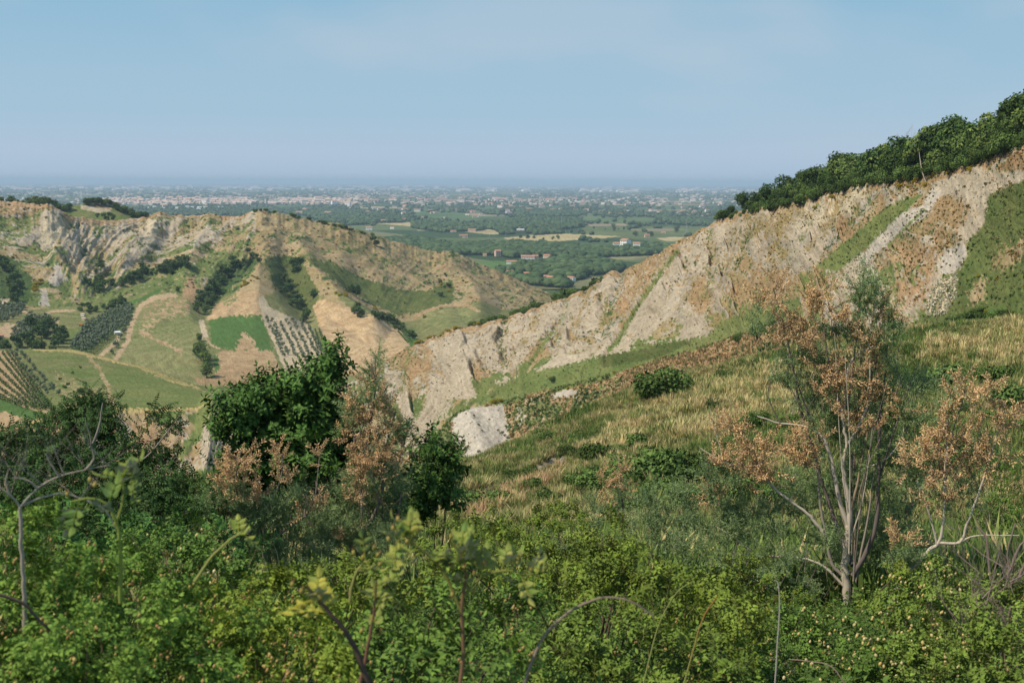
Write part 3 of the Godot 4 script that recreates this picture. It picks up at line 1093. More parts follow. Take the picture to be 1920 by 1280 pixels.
	# grown-over gullies that run down the face
	var runs := [
		[905, 612, 898, 650, 912, 700], [950, 597, 938, 640, 948, 690], [985, 585, 968, 630, 958, 668], [1012, 580, 998, 612, 980, 645],
		[1065, 560, 1052, 610, 1035, 655], [1100, 545, 1082, 595, 1070, 645], [1168, 512, 1150, 560, 1128, 640], [1205, 495, 1182, 560, 1150, 600],
		[1300, 445, 1287, 500, 1276, 560, 1262, 615], [1330, 430, 1338, 490, 1322, 560], [1375, 410, 1366, 470, 1345, 545], [1415, 402, 1398, 460, 1382, 500],
		[1452, 395, 1436, 450, 1405, 525], [1485, 385, 1470, 440, 1440, 490], [1540, 372, 1505, 440, 1480, 500], [1590, 352, 1560, 410, 1515, 470], [1655, 345, 1600, 410, 1550, 470],
		[795, 640, 790, 680, 800, 730], [825, 630, 822, 660, 815, 700], [770, 655, 762, 690, 750, 740], [1240, 475, 1255, 520, 1250, 560], [1120, 540, 1135, 580, 1120, 630]]
	for r in runs:
		disp = fold(ch, disp, line2(r), 13, -1.5)
	push(ch, disp)
	var cov: PackedByteArray = ch.cov
	for i in int(ch.nx):
		var x := lerpf(ch.x0, ch.x1, float(i) / (ch.nx - 1))
		for j in nr:
			var k: int = i * nr + j
			var p: Vector3 = ch.P[k]
			var u := U[j]
			var a := n_mid.get_noise_2d(swp[k] * 1.3, T[k] * 0.45) * 0.75 + n_mid.get_noise_3d(p.x * 1.6, p.y * 1.6, p.z * 1.6) * 0.4
			var b := n_fine.get_noise_2d(swp[k] * 0.8, T[k] * 0.45) * 0.6 + n_fine.get_noise_3d(p.x * 1.2, p.y * 1.2, p.z * 1.2) * 0.5
			var c := n_big.get_noise_3d(p.x * 2.2, p.y * 2.2, p.z * 2.2)
			var bare := gul[k] * 0.6 + b * 0.75 - a * 0.6 - c * 1.0 + 0.02
			var kind := CLAY
			if bare < -0.05:
				kind = ORANGE if a > 0.1 else (DRY if b > -0.2 else SCRUB)
			elif bare < 0.12:
				kind = DRY if b > 0.0 else GREY
			if u < 0.95 and bare < 0.22:
				kind = GREEN if a < 0.18 else DRY
			if u > 1.9 and u < 2.15 and b > -0.2:
				kind = ORANGE
			if u > 2.1:
				kind = GREEN if a > 0.0 else SCRUB
			if x < 720.0 and u < 2.0:
				kind = DRY if a > -0.1 else (GREEN if b > -0.1 else GREY)
			cov[k] = kind
	ch.cov = cov
	# bare clay aprons
	fill_poly(ch, line2([832, 720, 858, 648, 868, 660, 882, 690, 886, 720, 893, 745, 850, 748, 830, 738]), CLAY, 3.0, 0.0, 1.06)
	fill_poly(ch, line2([742, 752, 756, 712, 764, 735, 770, 770, 780, 792, 760, 790]), CLAY, 2.0, 0.0, 1.06)
	fill_poly(ch, line2([1085, 610, 1125, 550, 1155, 515, 1157, 540, 1130, 585, 1120, 620]), CLAY, 4.0)
	fill_poly(ch, line2([1185, 600, 1225, 545, 1265, 498, 1275, 510, 1262, 560, 1240, 605, 1215, 635, 1185, 630]), CLAY, 3.0)
	fill_poly(ch, line2([900, 690, 930, 640, 960, 600, 1010, 580, 1040, 570, 1020, 620, 985, 670, 960, 700]), CLAY, 5.0, 0.32)
	fill_poly(ch, line2([1285, 455, 1340, 420, 1420, 410, 1400, 470, 1360, 520, 1310, 540, 1290, 500]), CLAY, 6.0, 0.38)
	fill_poly(ch, line2([1165, 510, 1230, 478, 1280, 450, 1270, 475, 1235, 520, 1200, 550, 1180, 560, 1170, 540]), ORANGE, 11.0, 0.4)
	fill_poly(ch, line2([1285, 560, 1310, 515, 1330, 530, 1340, 570, 1310, 590]), ORANGE, 8.8, 0.25)
	fill_poly(ch, line2([1350, 545, 1400, 520, 1460, 500, 1500, 520, 1470, 570, 1400, 580]), ORANGE, 13.2, 0.35)
	fill_poly(ch, line2([1155, 580, 1172, 540, 1182, 570, 1172, 600]), ORANGE, 7.0, 0.1)
	fill_poly(ch, line2([1500, 390, 1560, 365, 1600, 350, 1640, 345, 1620, 370, 1580, 400, 1530, 430, 1490, 440]), YELLOWCLAY, 13.2, 0.35)
	fill_poly(ch, line2([1400, 420, 1470, 390, 1520, 380, 1500, 400, 1460, 440, 1420, 450]), DRY, 13.2, 0.3)
	fill_poly(ch, band(line2([1272, 468, 1240, 510, 1195, 575, 1160, 635, 1140, 660]), 8), GREEN, 2.0, 0.2)
	fill_poly(ch, band(line2([1040, 615, 1005, 665, 985, 695]), 7), GREEN, 2.0)
	for q in runs.size():
		fill_poly(ch, band(line2(runs[q]), 9.0 + (q * 7) % 8), [DRY, SCRUB, ORANGE, DRY, GREEN][q % 5], 6.0, 0.5)
		fill_poly(ch, band(line2(runs[q]), 22.0), [GREY, DRY][q % 2], 9.0, 0.62)
	# the long green, white and orange stripes on the right
	fill_poly(ch, line2([1530, 500, 1600, 440, 1660, 390, 1700, 370, 1730, 365, 1680, 420, 1620, 470, 1570, 510]), GREEN, 3.0, 0.15)
	fill_poly(ch, line2([1610, 490, 1640, 450, 1690, 400, 1730, 385, 1745, 352, 1800, 325, 1842, 322, 1800, 345, 1760, 370, 1745, 400, 1700, 430, 1660, 465, 1630, 490]), GREY, 3.0, 0.0, 1.15)
	fill_poly(ch, band(line2([1735, 392, 1700, 425, 1665, 462]), 5), GREEN, 1.5)
	fill_poly(ch, line2([1740, 345, 1820, 320, 1920, 322, 1900, 345, 1862, 360, 1845, 420, 1812, 455, 1795, 440, 1800, 415, 1830, 395, 1800, 370, 1770, 365]), CLAY, 4.0, 0.12)
	fill_poly(ch, line2([1745, 392, 1775, 370, 1800, 375, 1830, 395, 1797, 420, 1792, 455, 1768, 470, 1755, 500, 1745, 540, 1722, 580, 1670, 560, 1690, 520, 1700, 480]), ORANGE, 12.0, 0.42)
	fill_poly(ch, line2([1760, 500, 1775, 468, 1815, 458, 1812, 480, 1790, 512, 1770, 515]), GREY, 3.0, 0.0, 1.15)
	fill_poly(ch, line2([1853, 366, 1845, 422, 1813, 456, 1819, 486, 1795, 515, 1793, 566, 1736, 594, 1670, 620, 1600, 640, 1600, 690, 1920, 700, 2130, 690, 2130, 300, 1950, 322, 1905, 345]), GREEN, 4.0, 0.0, 0.8)
	fill_poly(ch, line2([1870, 470, 1900, 450, 1925, 440, 1925, 480, 1880, 510, 1860, 500]), DRY, 11.0, 0.35)
	fill_poly(ch, line2([1815, 545, 1850, 520, 1850, 560, 1820, 570]), DRY, 11.0, 0.35)
	fill_poly(ch, line2([1780, 625, 1800, 595, 1880, 575, 1890, 590, 1840, 620, 1790, 640]), CROP, 3.0)
	fill_poly(ch, line2([1870, 318, 1895, 290, 1925, 282, 2000, 290, 1950, 322]), ORANGE, 3.0, 0.2, 0.8)
	fill_poly(ch, line2([1735, 578, 1750, 545, 1770, 528, 1795, 515, 1793, 560, 1772, 588, 1742, 594]), PALE, 4.0, 0.42, 1.2)
	# grassy foot
	fill_poly(ch, line2([885, 752, 925, 730, 985, 700, 1060, 685, 1120, 668, 1180, 662, 1260, 640, 1330, 628, 1350, 603, 1400, 582, 1500, 560, 1520, 640, 1190, 730, 950, 790]), GREEN, 5.0, 0.12)
	fill_poly(ch, line2([1120, 668, 1180, 660, 1260, 640, 1300, 640, 1240, 670, 1130, 690]), GREEN, 3.0, 0.0, 0.65)
	CH_C = ch
	finish(ch, "clay_ridge", "pale eroded clay ridge climbing to a wooded top", M.soil)

func spur() -> void:
	var rails := [
		rail([560, 1080, 270, 700, 1030, 280, 780, 960, 285, 845, 920, 295, 950, 900, 300, 1060, 880, 285, 1190, 830, 262, 1290, 800, 235, 1440, 760, 190, 1560, 760, 165, 1750, 780, 145]),
		rail([560, 990, 300, 640, 950, 306, 700, 915, 310, 780, 850, 318, 825, 805, 322, 845, 784, 325, 870, 769, 327, 900, 760, 328, 950, 750, 330, 1000, 738, 323, 1060, 722, 315, 1120, 708, 305, 1190, 690, 290, 1290, 658, 262, 1380, 630, 236, 1440, 608, 215, 1500, 602, 200, 1560, 615, 190, 1650, 655, 175, 1750, 720, 160]),
		rail([560, -95, 320, 700, -90, 330, 845, -74, 348, 950, -68, 352, 1060, -62, 338, 1190, -54, 312, 1290, -47, 284, 1440, -37, 236, 1560, -36, 212, 1750, -42, 180]),
		rail([560, -118, 360, 845, -112, 400, 950, -105, 410, 1190, -95, 370, 1440, -80, 290, 1750, -80, 240]),
	]
	var ch := chart(600, 1750, 560, rails, PackedInt32Array([70, 14, 5]), 1, 6.0, false)
	var disp := flat_disp(ch)
	var nr: int = ch.nr
	var U: PackedFloat32Array = ch.U
	for i in int(ch.nx):
		for j in nr:
			var k: int = i * nr + j
			var p: Vector3 = ch.P[k]
			var t: float = ch.T[k]
			var topf := smoothstep(0.0, 5.0, absf(t))
			var d := (n_mid.get_noise_3d(p.x * 0.7, p.y, p.z * 0.7) * 1.0 + n_fine.get_noise_3d(p.x, p.y, p.z) * 0.22) * (0.25 + 0.75 * topf)
			d += n_ridge.get_noise_2d(ch.S[i] * 1.4 - t * 0.3, t * 0.2) * 0.8 * topf
			disp[k] = d
	disp = fold(ch, disp, line2([875, 800, 895, 830, 900, 850]), 40, 2.0)
	push(ch, disp)
	var cov: PackedByteArray = ch.cov
	for k in cov.size():
		var p: Vector3 = ch.P[k]
		var a := n_mid.get_noise_3d(p.x, p.y, p.z)
		var b := n_fine.get_noise_3d(p.x, p.y, p.z)
		cov[k] = ORANGE if a + b * 0.6 > -0.02 else (DRY if b > 0.05 else (SCRUB if a < -0.22 else GREEN))
		if b - a > 0.85:
			cov[k] = GREY
		var u: float = U[k % nr]
		if u > 0.93 and u < 1.2:
			cov[k] = GREEN if a > -0.1 else DRY
	ch.cov = cov
	fill_poly(ch, line2([845, 788, 862, 775, 885, 764, 945, 758, 950, 800, 958, 845, 970, 862, 945, 866, 915, 850, 895, 852, 870, 830, 852, 838]), GREY, 3.0, 0.0, 1.15)
	fill_poly(ch, line2([868, 855, 880, 840, 895, 852, 888, 870, 872, 885]), GREY, 3.0, 0.0, 1.1)
	fill_poly(ch, line2([1030, 742, 1060, 730, 1085, 732, 1080, 742, 1040, 748]), GREY, 2.0, 0.0, 1.15)
	fill_poly(ch, line2([968, 762, 990, 770, 980, 800, 970, 795]), GREY, 3.0, 0.3, 1.1)
	fill_poly(ch, line2([1030, 800, 1045, 790, 1050, 815, 1035, 820]), GREY, 3.0, 0.2, 1.1)
	fill_poly(ch, line2([950, 762, 1040, 750, 1060, 770, 1000, 800, 960, 790]), MEADOW, 4.0, 0.45, 1.0)
	fill_poly(ch, line2([1150, 700, 1290, 662, 1440, 612, 1440, 640, 1290, 690, 1180, 720]), ORANGE, 4.0, 0.2)
	fill_poly(ch, line2([780, 850, 843, 790, 850, 850, 868, 890, 800, 920, 700, 960]), MEADOW, 5.0)
	CH_B = ch
	finish(ch, "grassy_spur", "low spur of orange dry grass with a grey clay slump at its end", M.soil)

# ---------------------------------------------------------------- the slope the photographer stands on
func hillside() -> void:
	var rails := [
		rail([-300, -1.7, 1.0, 2250, -1.7, 1.0]),
		rail([-300, -3.3, 6.0, 960, -3.25, 6.0, 2250, -3.1, 6.0]),
		rail([-300, -6.0, 16, 600, -5.8, 16, 1000, -5.6, 16, 1600, -5.35, 16, 2250, -4.9, 16]),
		rail([-300, -8.0, 24, 0, -8.2, 25, 400, -9.6, 30, 700, -11.0, 36, 900, -11.4, 40, 1300, -10.6, 40, 1600, -10.0, 40, 1920, -9.0, 40, 2250, -8, 40]),
		rail([-300, 1010, 28, 0, 1000, 31, 400, 975, 38, 640, 950, 52, 780, 940, 60, 900, 925, 65, 1050, 880, 70, 1190, 830, 74, 1300, 800, 76, 1450, 770, 78, 1600, 745, 78, 1740, 722, 78, 1920, 700, 76, 2250, 680, 72]),
		rail([-300, 1000, 34, 0, 985, 38, 400, 955, 48, 600, 945, 58, 700, 938, 66, 800, 922, 76, 840, 905, 82, 870, 889, 86, 900, 878, 89, 960, 850, 94, 1050, 812, 100, 1120, 782, 106, 1190, 753, 111, 1250, 736, 114, 1300, 724, 116, 1400, 700, 118, 1480, 684, 119, 1560, 668, 120, 1650, 654, 119, 1740, 640, 118, 1830, 628, 116, 1920, 615, 115, 2250, 585, 110]),
		rail([-300, -26, 60, 400, -32, 72, 700, -36, 90, 900, -40, 112, 1200, -42, 138, 1560, -40, 148, 1920, -36, 144, 2250, -33, 140]),
		rail([-300, -70, 120, 700, -75, 150, 1200, -80, 190, 1920, -70, 200, 2250, -70, 200]),
	]
	var ch := chart(-760, 2680, 860, rails, PackedInt32Array([6, 14, 22, 46, 62, 12, 6]), 5, 14.0, true)
	var disp := flat_disp(ch)
	var nr: int = ch.nr
	for i in int(ch.nx):
		for j in nr:
			var k: int = i * nr + j
			var p: Vector3 = ch.P[k]
			var dist := Vector2(p.x, p.z).length()
			var f := smoothstep(8.0, 40.0, dist)
			disp[k] = n_mid.get_noise_2d(p.x * 1.3, p.z * 1.3) * 0.8 * f * smoothstep(0.0, 8.0, absf(ch.T[k])) + n_fine.get_noise_2d(p.x, p.z) * 0.16 * f
	disp = fold(ch, disp, line2([790, 965, 850, 940, 900, 925, 1000, 885, 1060, 855]), 12, 0.7)
	push(ch, disp)
	var cov: PackedByteArray = ch.cov
	for k in cov.size():
		var p: Vector3 = ch.P[k]
		var a := n_mid.get_noise_2d(p.x * 1.1, p.z * 1.1)
		var b := n_fine.get_noise_2d(p.x, p.z)
		cov[k] = MEADOW if a + b * 0.5 > 0.02 else (GREEN if a > -0.3 else SCRUB)
		if a - b * 0.6 > 0.4:
			cov[k] = DRY
		if float(ch.U[k % nr]) < 2.5:
			cov[k] = SCRUB
	ch.cov = cov
	fill_poly(ch, line2([1170, 790, 1200, 762, 1300, 726, 1480, 684, 1600, 662, 1590, 720, 1480, 760, 1390, 800, 1290, 835, 1200, 830]), GOLD, 18.0, 0.42)
	fill_poly(ch, line2([1720, 700, 1735, 642, 1830, 628, 1920, 614, 2180, 585, 2180, 690, 1900, 690, 1800, 680]), GOLD, 14.0, 0.42)
	fill_poly(ch, line2([1060, 850, 1180, 790, 1400, 810, 1420, 880, 1250, 860, 1150, 880]), GOLD, 14.0, 0.5)
	fill_poly(ch, line2([840, 965, 1000, 897, 1050, 878, 1040, 905, 970, 945, 880, 985]), ORANGE, 8.0, 0.1)
	fill_poly(ch, band(line2([790, 968, 850, 942, 900, 926, 1000, 886, 1060, 856]), 13), CLAY, 3.0, 0.05)
	fill_poly(ch, line2([870, 893, 960, 855, 1050, 816, 1180, 760, 1160, 790, 1050, 830, 960, 870, 880, 905]), MEADOW, 6.0, 0.1, 1.1)
	fill_poly(ch, line2([1060, 890, 1250, 840, 1450, 805, 1700, 715, 1920, 690, 2180, 690, 2180, 860, 1500, 905, 1150, 940]), GREEN, 16.0, 0.42)
	fill_poly(ch, line2([870, 893, 960, 856, 1060, 815, 1170, 765, 1150, 800, 1050, 845, 960, 885, 890, 915]), GREEN, 8.0, 0.45)
	CH_A = ch
	finish(ch, "hillside", "near hillside of golden and green grass falling into a gully", M.soil, 0.05)

# ---------------------------------------------------------------- plant and house kinds, built once and copied
var KIND := {}
const NTH := ["first", "second", "third", "fourth", "fifth", "sixth", "seventh", "eighth", "ninth", "tenth", "eleventh", "twelfth", "thirteenth", "fourteenth", "fifteenth"]

func clump(b: Buf, at: Vector3, out: Vector3, size: float, col: Color) -> void:
	# a spray of leaves as two bent faces
	var u := out.cross(Vector3(rf(-1, 1), rf(-1, 1), rf(-1, 1))).normalized()
	var w := out.cross(u).normalized()
	u = (u + out * rf(-0.5, 0.5)).normalized() * size
	w = (w + out * rf(-0.5, 0.5)).normalized() * size * rf(0.5, 0.9)
	b.tri(at - u, at + w * 0.8, at + u * rf(0.7, 1.0), col)
	b.tri(at - u * 0.9, at + u, at - w * rf(0.6, 1.0), shade(col, 0.85, 1.1))

func crown(lobes: Array, n: int, size: float, a: Color, c: Color) -> Buf:
	# leaf sprays over the outside of several lobes [centre, radii], with gaps between lobes
	var b := Buf.new()
	for k in n:
		var l: Array = lobes[rng.randi() % lobes.size()]
		var d := Vector3(rf(-1, 1), rf(-1, 1), rf(-1, 1)).normalized()
		var r := rf(0.62, 1.05)
		var at: Vector3 = l[0] + d * l[1] * r
		clump(b, at, (d + Vector3(rf(-0.6, 0.6), rf(-0.3, 0.8), rf(-0.6, 0.6))).normalized(), size * rf(0.6, 1.3), shade(a.lerp(c, rf(0, 1)), 0.8, 1.2))
	return b

func kind_tree(label: String, cat: String, h: float, w: float, lobe_n: int, n: int, size: float, a: Color, c: Color, bark: Color, bare := 0.22, tall := 1.15) -> Node3D:
	var o := Node3D.new()
	tag(o, label, cat)
	var lobes := []
	for k in lobe_n:
		var ph := TAU * k / lobe_n + rf(-0.5, 0.5)
		var rr := rf(0.15, 0.33) * w if k > 0 else 0.0
		var y := rf(bare + 0.1, 0.8) * h if k > 0 else 0.74 * h
		var s := w * rf(0.2, 0.32)
		lobes.append([Vector3(cos(ph) * rr, y, sin(ph) * rr), Vector3(s, s * 0.85 * tall, s)])
	var t := Buf.new()
	t.tube(PackedVector3Array([Vector3(0, -0.4, 0), Vector3(0.03 * w, h * 0.3, 0.02 * w), Vector3(0, h * 0.7, 0)]), PackedFloat32Array([h * 0.025, h * 0.018, h * 0.006]), 5, bark)
	for l in lobes:
		var e: Vector3 = l[0]
		t.tube(PackedVector3Array([Vector3(0, h * bare, 0), Vector3(e.x * 0.5, lerpf(h * bare, e.y, 0.6), e.z * 0.5), e]), PackedFloat32Array([h * 0.013, h * 0.009, h * 0.003]), 4, bark)
	part(o, "trunk", t.mesh(M.bark))
	part(o, "crown", crown(lobes, n, size, a, c).mesh(M.far_leaf))
	return o

func kind_bush(label: String, cat: String, w: float, h: float, n: int, size: float, a: Color, c: Color) -> Node3D:
	var o := Node3D.new()
	tag(o, label, cat)
	var lobes := []
	for k in 5:
		var ph := TAU * k / 5.0 + rf(-0.4, 0.4)
		var s := w * rf(0.22, 0.32)
		lobes.append([Vector3(cos(ph) * w * 0.25, h * rf(0.35, 0.62), sin(ph) * w * 0.25), Vector3(s, h * 0.36, s)])
	var t := Buf.new()
	for l in lobes:
		t.tube(PackedVector3Array([Vector3(0, -0.2, 0), l[0]]), PackedFloat32Array([w * 0.02, w * 0.006]), 3, Color(0.10, 0.08, 0.06))
	part(o, "stems", t.mesh(M.bark))
	part(o, "foliage", crown(lobes, n, size, a, c).mesh(M.far_leaf), null, "stuff")
	return o

func make_kinds() -> void:
	var bark := Color(0.13, 0.105, 0.08)
	var g1 := Color(0.040, 0.075, 0.020)
	var g2 := Color(0.085, 0.130, 0.036)
	for k in 4:
		var f := [0.8, 1.65, 1.0, 1.3][k] as float
		KIND["tree%d" % k] = kind_tree("dark green tree", "tree", 8.0, 7.0, 7 + k, 1500, 0.36, g1 * f, Color(g2.r * f * [1.0, 1.25, 0.9, 1.1][k], g2.g * f, g2.b * f), bark, 0.2)
	for k in 3:
		KIND["small%d" % k] = kind_tree("small dark tree", "tree", 6.0, 5.4, 5 + k, 420, 0.50, Color(0.045, 0.085, 0.028), Color(0.09, 0.135, 0.045), bark, 0.15)
	for k in 2:
		KIND["olive%d" % k] = kind_tree("olive tree", "olive tree", 3.0, 3.0, 5, 220, 0.30, Color(0.125, 0.165, 0.095), Color(0.20, 0.235, 0.15), bark, 0.2)
	for k in 3:
		var f2 := [1.0, 1.5, 0.8][k] as float
		KIND["bush%d" % k] = kind_bush("bush", "bush", 3.0, 2.2, 1100, 0.15, Color(0.045, 0.082, 0.022) * f2, Color(0.095, 0.140, 0.038) * f2)
	KIND["broom"] = kind_bush("yellow broom bush", "broom bush", 2.4, 1.8, 600, 0.14, Color(0.42, 0.29, 0.02), Color(0.14, 0.16, 0.03))
	var cy := Node3D.new()
	tag(cy, "cypress", "cypress")
	var t := Buf.new()
	t.tube(PackedVector3Array([Vector3(0, -0.3, 0), Vector3(0, 8, 0)]), PackedFloat32Array([0.25, 0.05]), 5, bark)
	part(cy, "trunk", t.mesh(M.bark))
	var lob := []
	for k in 7:
		var y := 1.6 + k * 1.45
		var r := 1.75 * (1.0 - pow(absf(k - 2.0) / 6.0, 1.6))
		lob.append([Vector3(rf(-0.15, 0.15), y, rf(-0.15, 0.15)), Vector3(r, 1.5, r)])
	part(cy, "crown", crown(lob, 480, 0.5, Color(0.014, 0.032, 0.016), Color(0.028, 0.05, 0.024)).mesh(M.far_leaf))
	KIND["cypress"] = cy

func make_house(w: float, d: float, h: float, floors: int, chimney: bool) -> Node3D:
	var o := Node3D.new()
	var rise := d * 0.22
	var b := Buf.new()
	var hw := w * 0.5
	var hd := d * 0.5
	b.box(Vector3(-hw, -0.5, -hd), Vector3(hw, h, hd), Color.WHITE)
	for s in [-1.0, 1.0]:
		b.tri(Vector3(s * hw, h, -hd), Vector3(s * hw, h, hd), Vector3(s * hw, h + rise, 0), Color.WHITE)
	part(o, "wall", b.mesh(M.wall))
	var r := Buf.new()
	var e := 0.5
	var k := rise / hd
	for s in [-1.0, 1.0]:
		var lo := Vector3(0, h - e * k + 0.05, s * (hd + e))
		var hi := Vector3(0, h + rise + 0.05, 0)
		var x := Vector3(hw + e, 0, 0)
		var up := Vector3(0, 0.25, 0)
		r.quad(lo - x, lo + x, hi + x, hi - x, Color.WHITE)
		r.quad(lo - x + up, hi - x + up, hi + x + up, lo + x + up, Color.WHITE)
		r.quad(lo - x, lo - x + up, lo + x + up, lo + x, Color.WHITE)
		r.quad(lo - x, hi - x, hi - x + up, lo - x + up, Color.WHITE)
		r.quad(lo + x, lo + x + up, hi + x + up, hi + x, Color.WHITE)
	var rp := part(o, "roof", r.mesh(M.roof))
	if chimney:
		var cb := Buf.new()
		cb.box(Vector3(hw * 0.4, h + rise * 0.3, hd * 0.1), Vector3(hw * 0.4 + 0.8, h + rise + 1.2, hd * 0.1 + 0.8), Color(0.4, 0.25, 0.18))
		part(rp, "chimney", cb.mesh(M.wall))
	if floors > 0:
		var wb := Buf.new()
		wb.box(Vector3(-0.5, 0, -0.03), Vector3(0.5, 1.3, 0.04), Color.WHITE)
		var wm := wb.mesh(M.glass)
		var cnt := int(w / 3.2)
		for f in floors:
			for q in cnt:
				for s in [-1.0, 1.0]:
					var p := part(o, "window", wm)
					p.position = Vector3((q + 0.5 - cnt * 0.5) * 3.0, 1.0 + f * 2.9, s * hd)
		var db := Buf.new()
		db.box(Vector3(-0.6, 0, -0.04), Vector3(0.6, 2.1, 0.06), Color.WHITE)
		var dp := part(o, "door", db.mesh(M.shut))
		dp.position = Vector3(1.5, 0, hd)
	return o

const WALLS := [Color(0.74, 0.70, 0.62), Color(0.62, 0.52, 0.38), Color(0.62, 0.44, 0.34), Color(0.80, 0.78, 0.74), Color(0.66, 0.50, 0.36)]

func put_house(proto: Node3D, at: Vector3, turn: float, wall: int, label: String, group := "", size := Vector3.ONE, roof: Material = null) -> Node3D:
	var r := dup(proto, "house", at, turn, size, label, group)
	r.set_meta("category", "house")
	(r.get_node("wall") as MeshInstance3D).material_override = M["wall%d" % wall]
	if roof != null:
		(r.get_node("roof") as MeshInstance3D).material_override = roof
	return r

func far_plain_things() -> void:
	make_kinds()
	for k in WALLS.size():
		M["wall%d" % k] = paint(WALLS[k], 0.9)
	M.flat_roof = paint(Color(0.62, 0.60, 0.57), 0.9)
	M.tan_roof = paint(Color(0.50, 0.36, 0.28), 0.9)
	var H := [make_house(15, 10, 6.2, 2, true), make_house(11, 9, 6.0, 2, true), make_house(24, 11, 6.0, 2, false), make_house(9, 9, 8.6, 3, true), make_house(30, 12, 4.0, 1, false), make_house(16, 8, 3.6, 1, false)]
	var F := [make_house(14, 11, 7, 0, false), make_house(24, 12, 8, 0, false), make_house(40, 16, 7, 0, false), make_house(18, 16, 13, 0, false)]
	# farmhouses one can point at: x, y, kind, turn, wall, size
	var placed := [
		[960, 495, 2, 0.15, 3, 0.85, "white farmhouse with terracotta roof, alone on the bright green field"],
		[933, 480, 3, 0.5, 2, 1.25, "tall pink square house left of the white farmhouse"],
		[909, 480, 1, 0.1, 1, 0.7, "small cream house left of the tall pink house"],
		[990, 487, 2, 0.1, 0, 1.1, "long cream house with low roof in front of the dark wood"],
		[1003, 486, 1, 0.4, 1, 1.1, "cream house joined to the right end of the long cream house"],
		[1026, 484, 0, -0.3, 4, 0.95, "ochre house right of the long cream house"],
		[1156, 461, 0, 0.2, 3, 1.1, "left white house of the pair right of the straw field"],
		[1173, 459, 1, -0.6, 3, 1.9, "broad white house between two red roofed houses"],
		[1194, 461, 0, 0.0, 3, 1.1, "low white house with brown roof right of the broad white house"],
		[1213, 445, 1, 0.3, 2, 1.2, "pink house beside round trees near the second straw field"],
		[1244, 437, 5, 0.0, 4, 0.9, "small ochre shed alone in the green strips"],
		[1185, 418, 5, 0.1, 0, 1.2, "pale shed beside a lone tree in the far green strips"],
		[885, 434, 2, 0.0, 2, 1.0, "long pinkish house at the left edge of the wood"],
		[872, 446, 1, 0.3, 1, 1.2, "cream house below the long pinkish house"],
		[866, 443, 5, 0.2, 2, 1.0, "low pinkish shed beside the cream house in the wood"],
		[850, 435, 5, 0.2, 0, 1.1, "pale shed left of the long pinkish house"],
		[890, 408, 0, 0.3, 1, 1.3, "cream house under the cluster of white houses"],
		[877, 403, 2, -0.4, 3, 0.95, "white house of the cluster behind the brown hill, left one"],
		[893, 407, 2, 0.2, 3, 0.9, "long white house of the cluster behind the brown hill"],
		[901, 403, 0, 0.4, 3, 1.0, "white house of the cluster behind the brown hill, right one"],
		[835, 409, 2, 0.1, 3, 0.8, "white house alone left of the white cluster"],
		[855, 396, 0, 0.3, 2, 1.4, "pink house among trees above the lone white house"],
		[719, 416, 0, 0.1, 3, 1.2, "white house just above the brown hill's left crest"],
		[792, 412, 3, 0.1, 2, 1.2, "reddish tall house in the field above the brown hill"],
		[757, 412, 2, 0.0, 0, 0.8, "pale long house in the field above the brown hill"],
		[692, 431, 0, 0.2, 3, 1.3, "white house touching the brown hill's crest line"],
		[736, 429, 0, -0.2, 3, 0.9, "small white house in the dark trees above the crest"],
		[642, 413, 2, 0.3, 0, 0.9, "pale house nearest to the brown hill's summit"],
		[702, 392, 0, 0.0, 3, 1.4, "white house in the wood between the town and the hill"],
		[740, 389, 2, 0.2, 0, 1.1, "cream house with tree beside it in front of the far woods"],
		[952, 397, 0, 0.2, 3, 1.6, "white house at the left end of the long wood"],
		[1092, 382, 0, 0.2, 1, 2.0, "cream house standing tall over the far woods"],
		[1048, 376, 4, 0.0, 3, 1.3, "long white hall beyond the far woods"],
		[1018, 377, 4, 0.0, 0, 0.9, "pale hall left of the long white hall"],
		[1228, 396, 2, 0.1, 3, 1.0, "white house in the far wood's clearing, right one"],
		[1221, 396, 1, -0.2, 3, 1.0, "white house in the far wood's clearing, left one"],
		[1274, 401, 0, 0.3, 1, 1.4, "cream house at the top of the pine plantation"],
		[1302, 400, 0, 0.3, 2, 1.5, "pink house right of the plantation"],
		[1326, 397, 1, 0.5, 3, 1.8, "tall white house near the ridge wood's lower end"],
		[1329, 403, 2, 0.2, 2, 0.8, "pink long house just above the ridge wood's lower end"],
		[1269, 382, 0, 0.2, 4, 1.8, "ochre house on the open ground past the far woods"],
		[956, 514, 0, 0.6, 2, 0.8, "red roofed house half hidden by the brown hill's toe"],
		[988, 517, 2, 0.3, 4, 0.75, "ochre farm of the hamlet below the hills, left part"],
		[1022, 524, 1, 0.3, 0, 0.9, "cream house of the hamlet below the hills"],
		[1033, 526, 1, -0.5, 3, 0.95, "white house of the hamlet left of the cypress"],
		[1070, 527, 0, -0.4, 3, 0.9, "white house with bright red roof right of the cypress"],
		[1177, 397, 4, 0.05, 3, 1.35, "long white row of houses on the far field"],
		[976, 432, 4, 0.05, 0, 0.8, "long pale greenhouse in the wood above the straw field"],
	]
	for h in placed:
		var at := plain_at(h[0], h[1])
		put_house(H[h[2]], at, h[3] - 0.2, h[4], h[6], "", Vector3.ONE * float(h[5]) * 0.78, M.flat_roof if h[2] == 4 else null)
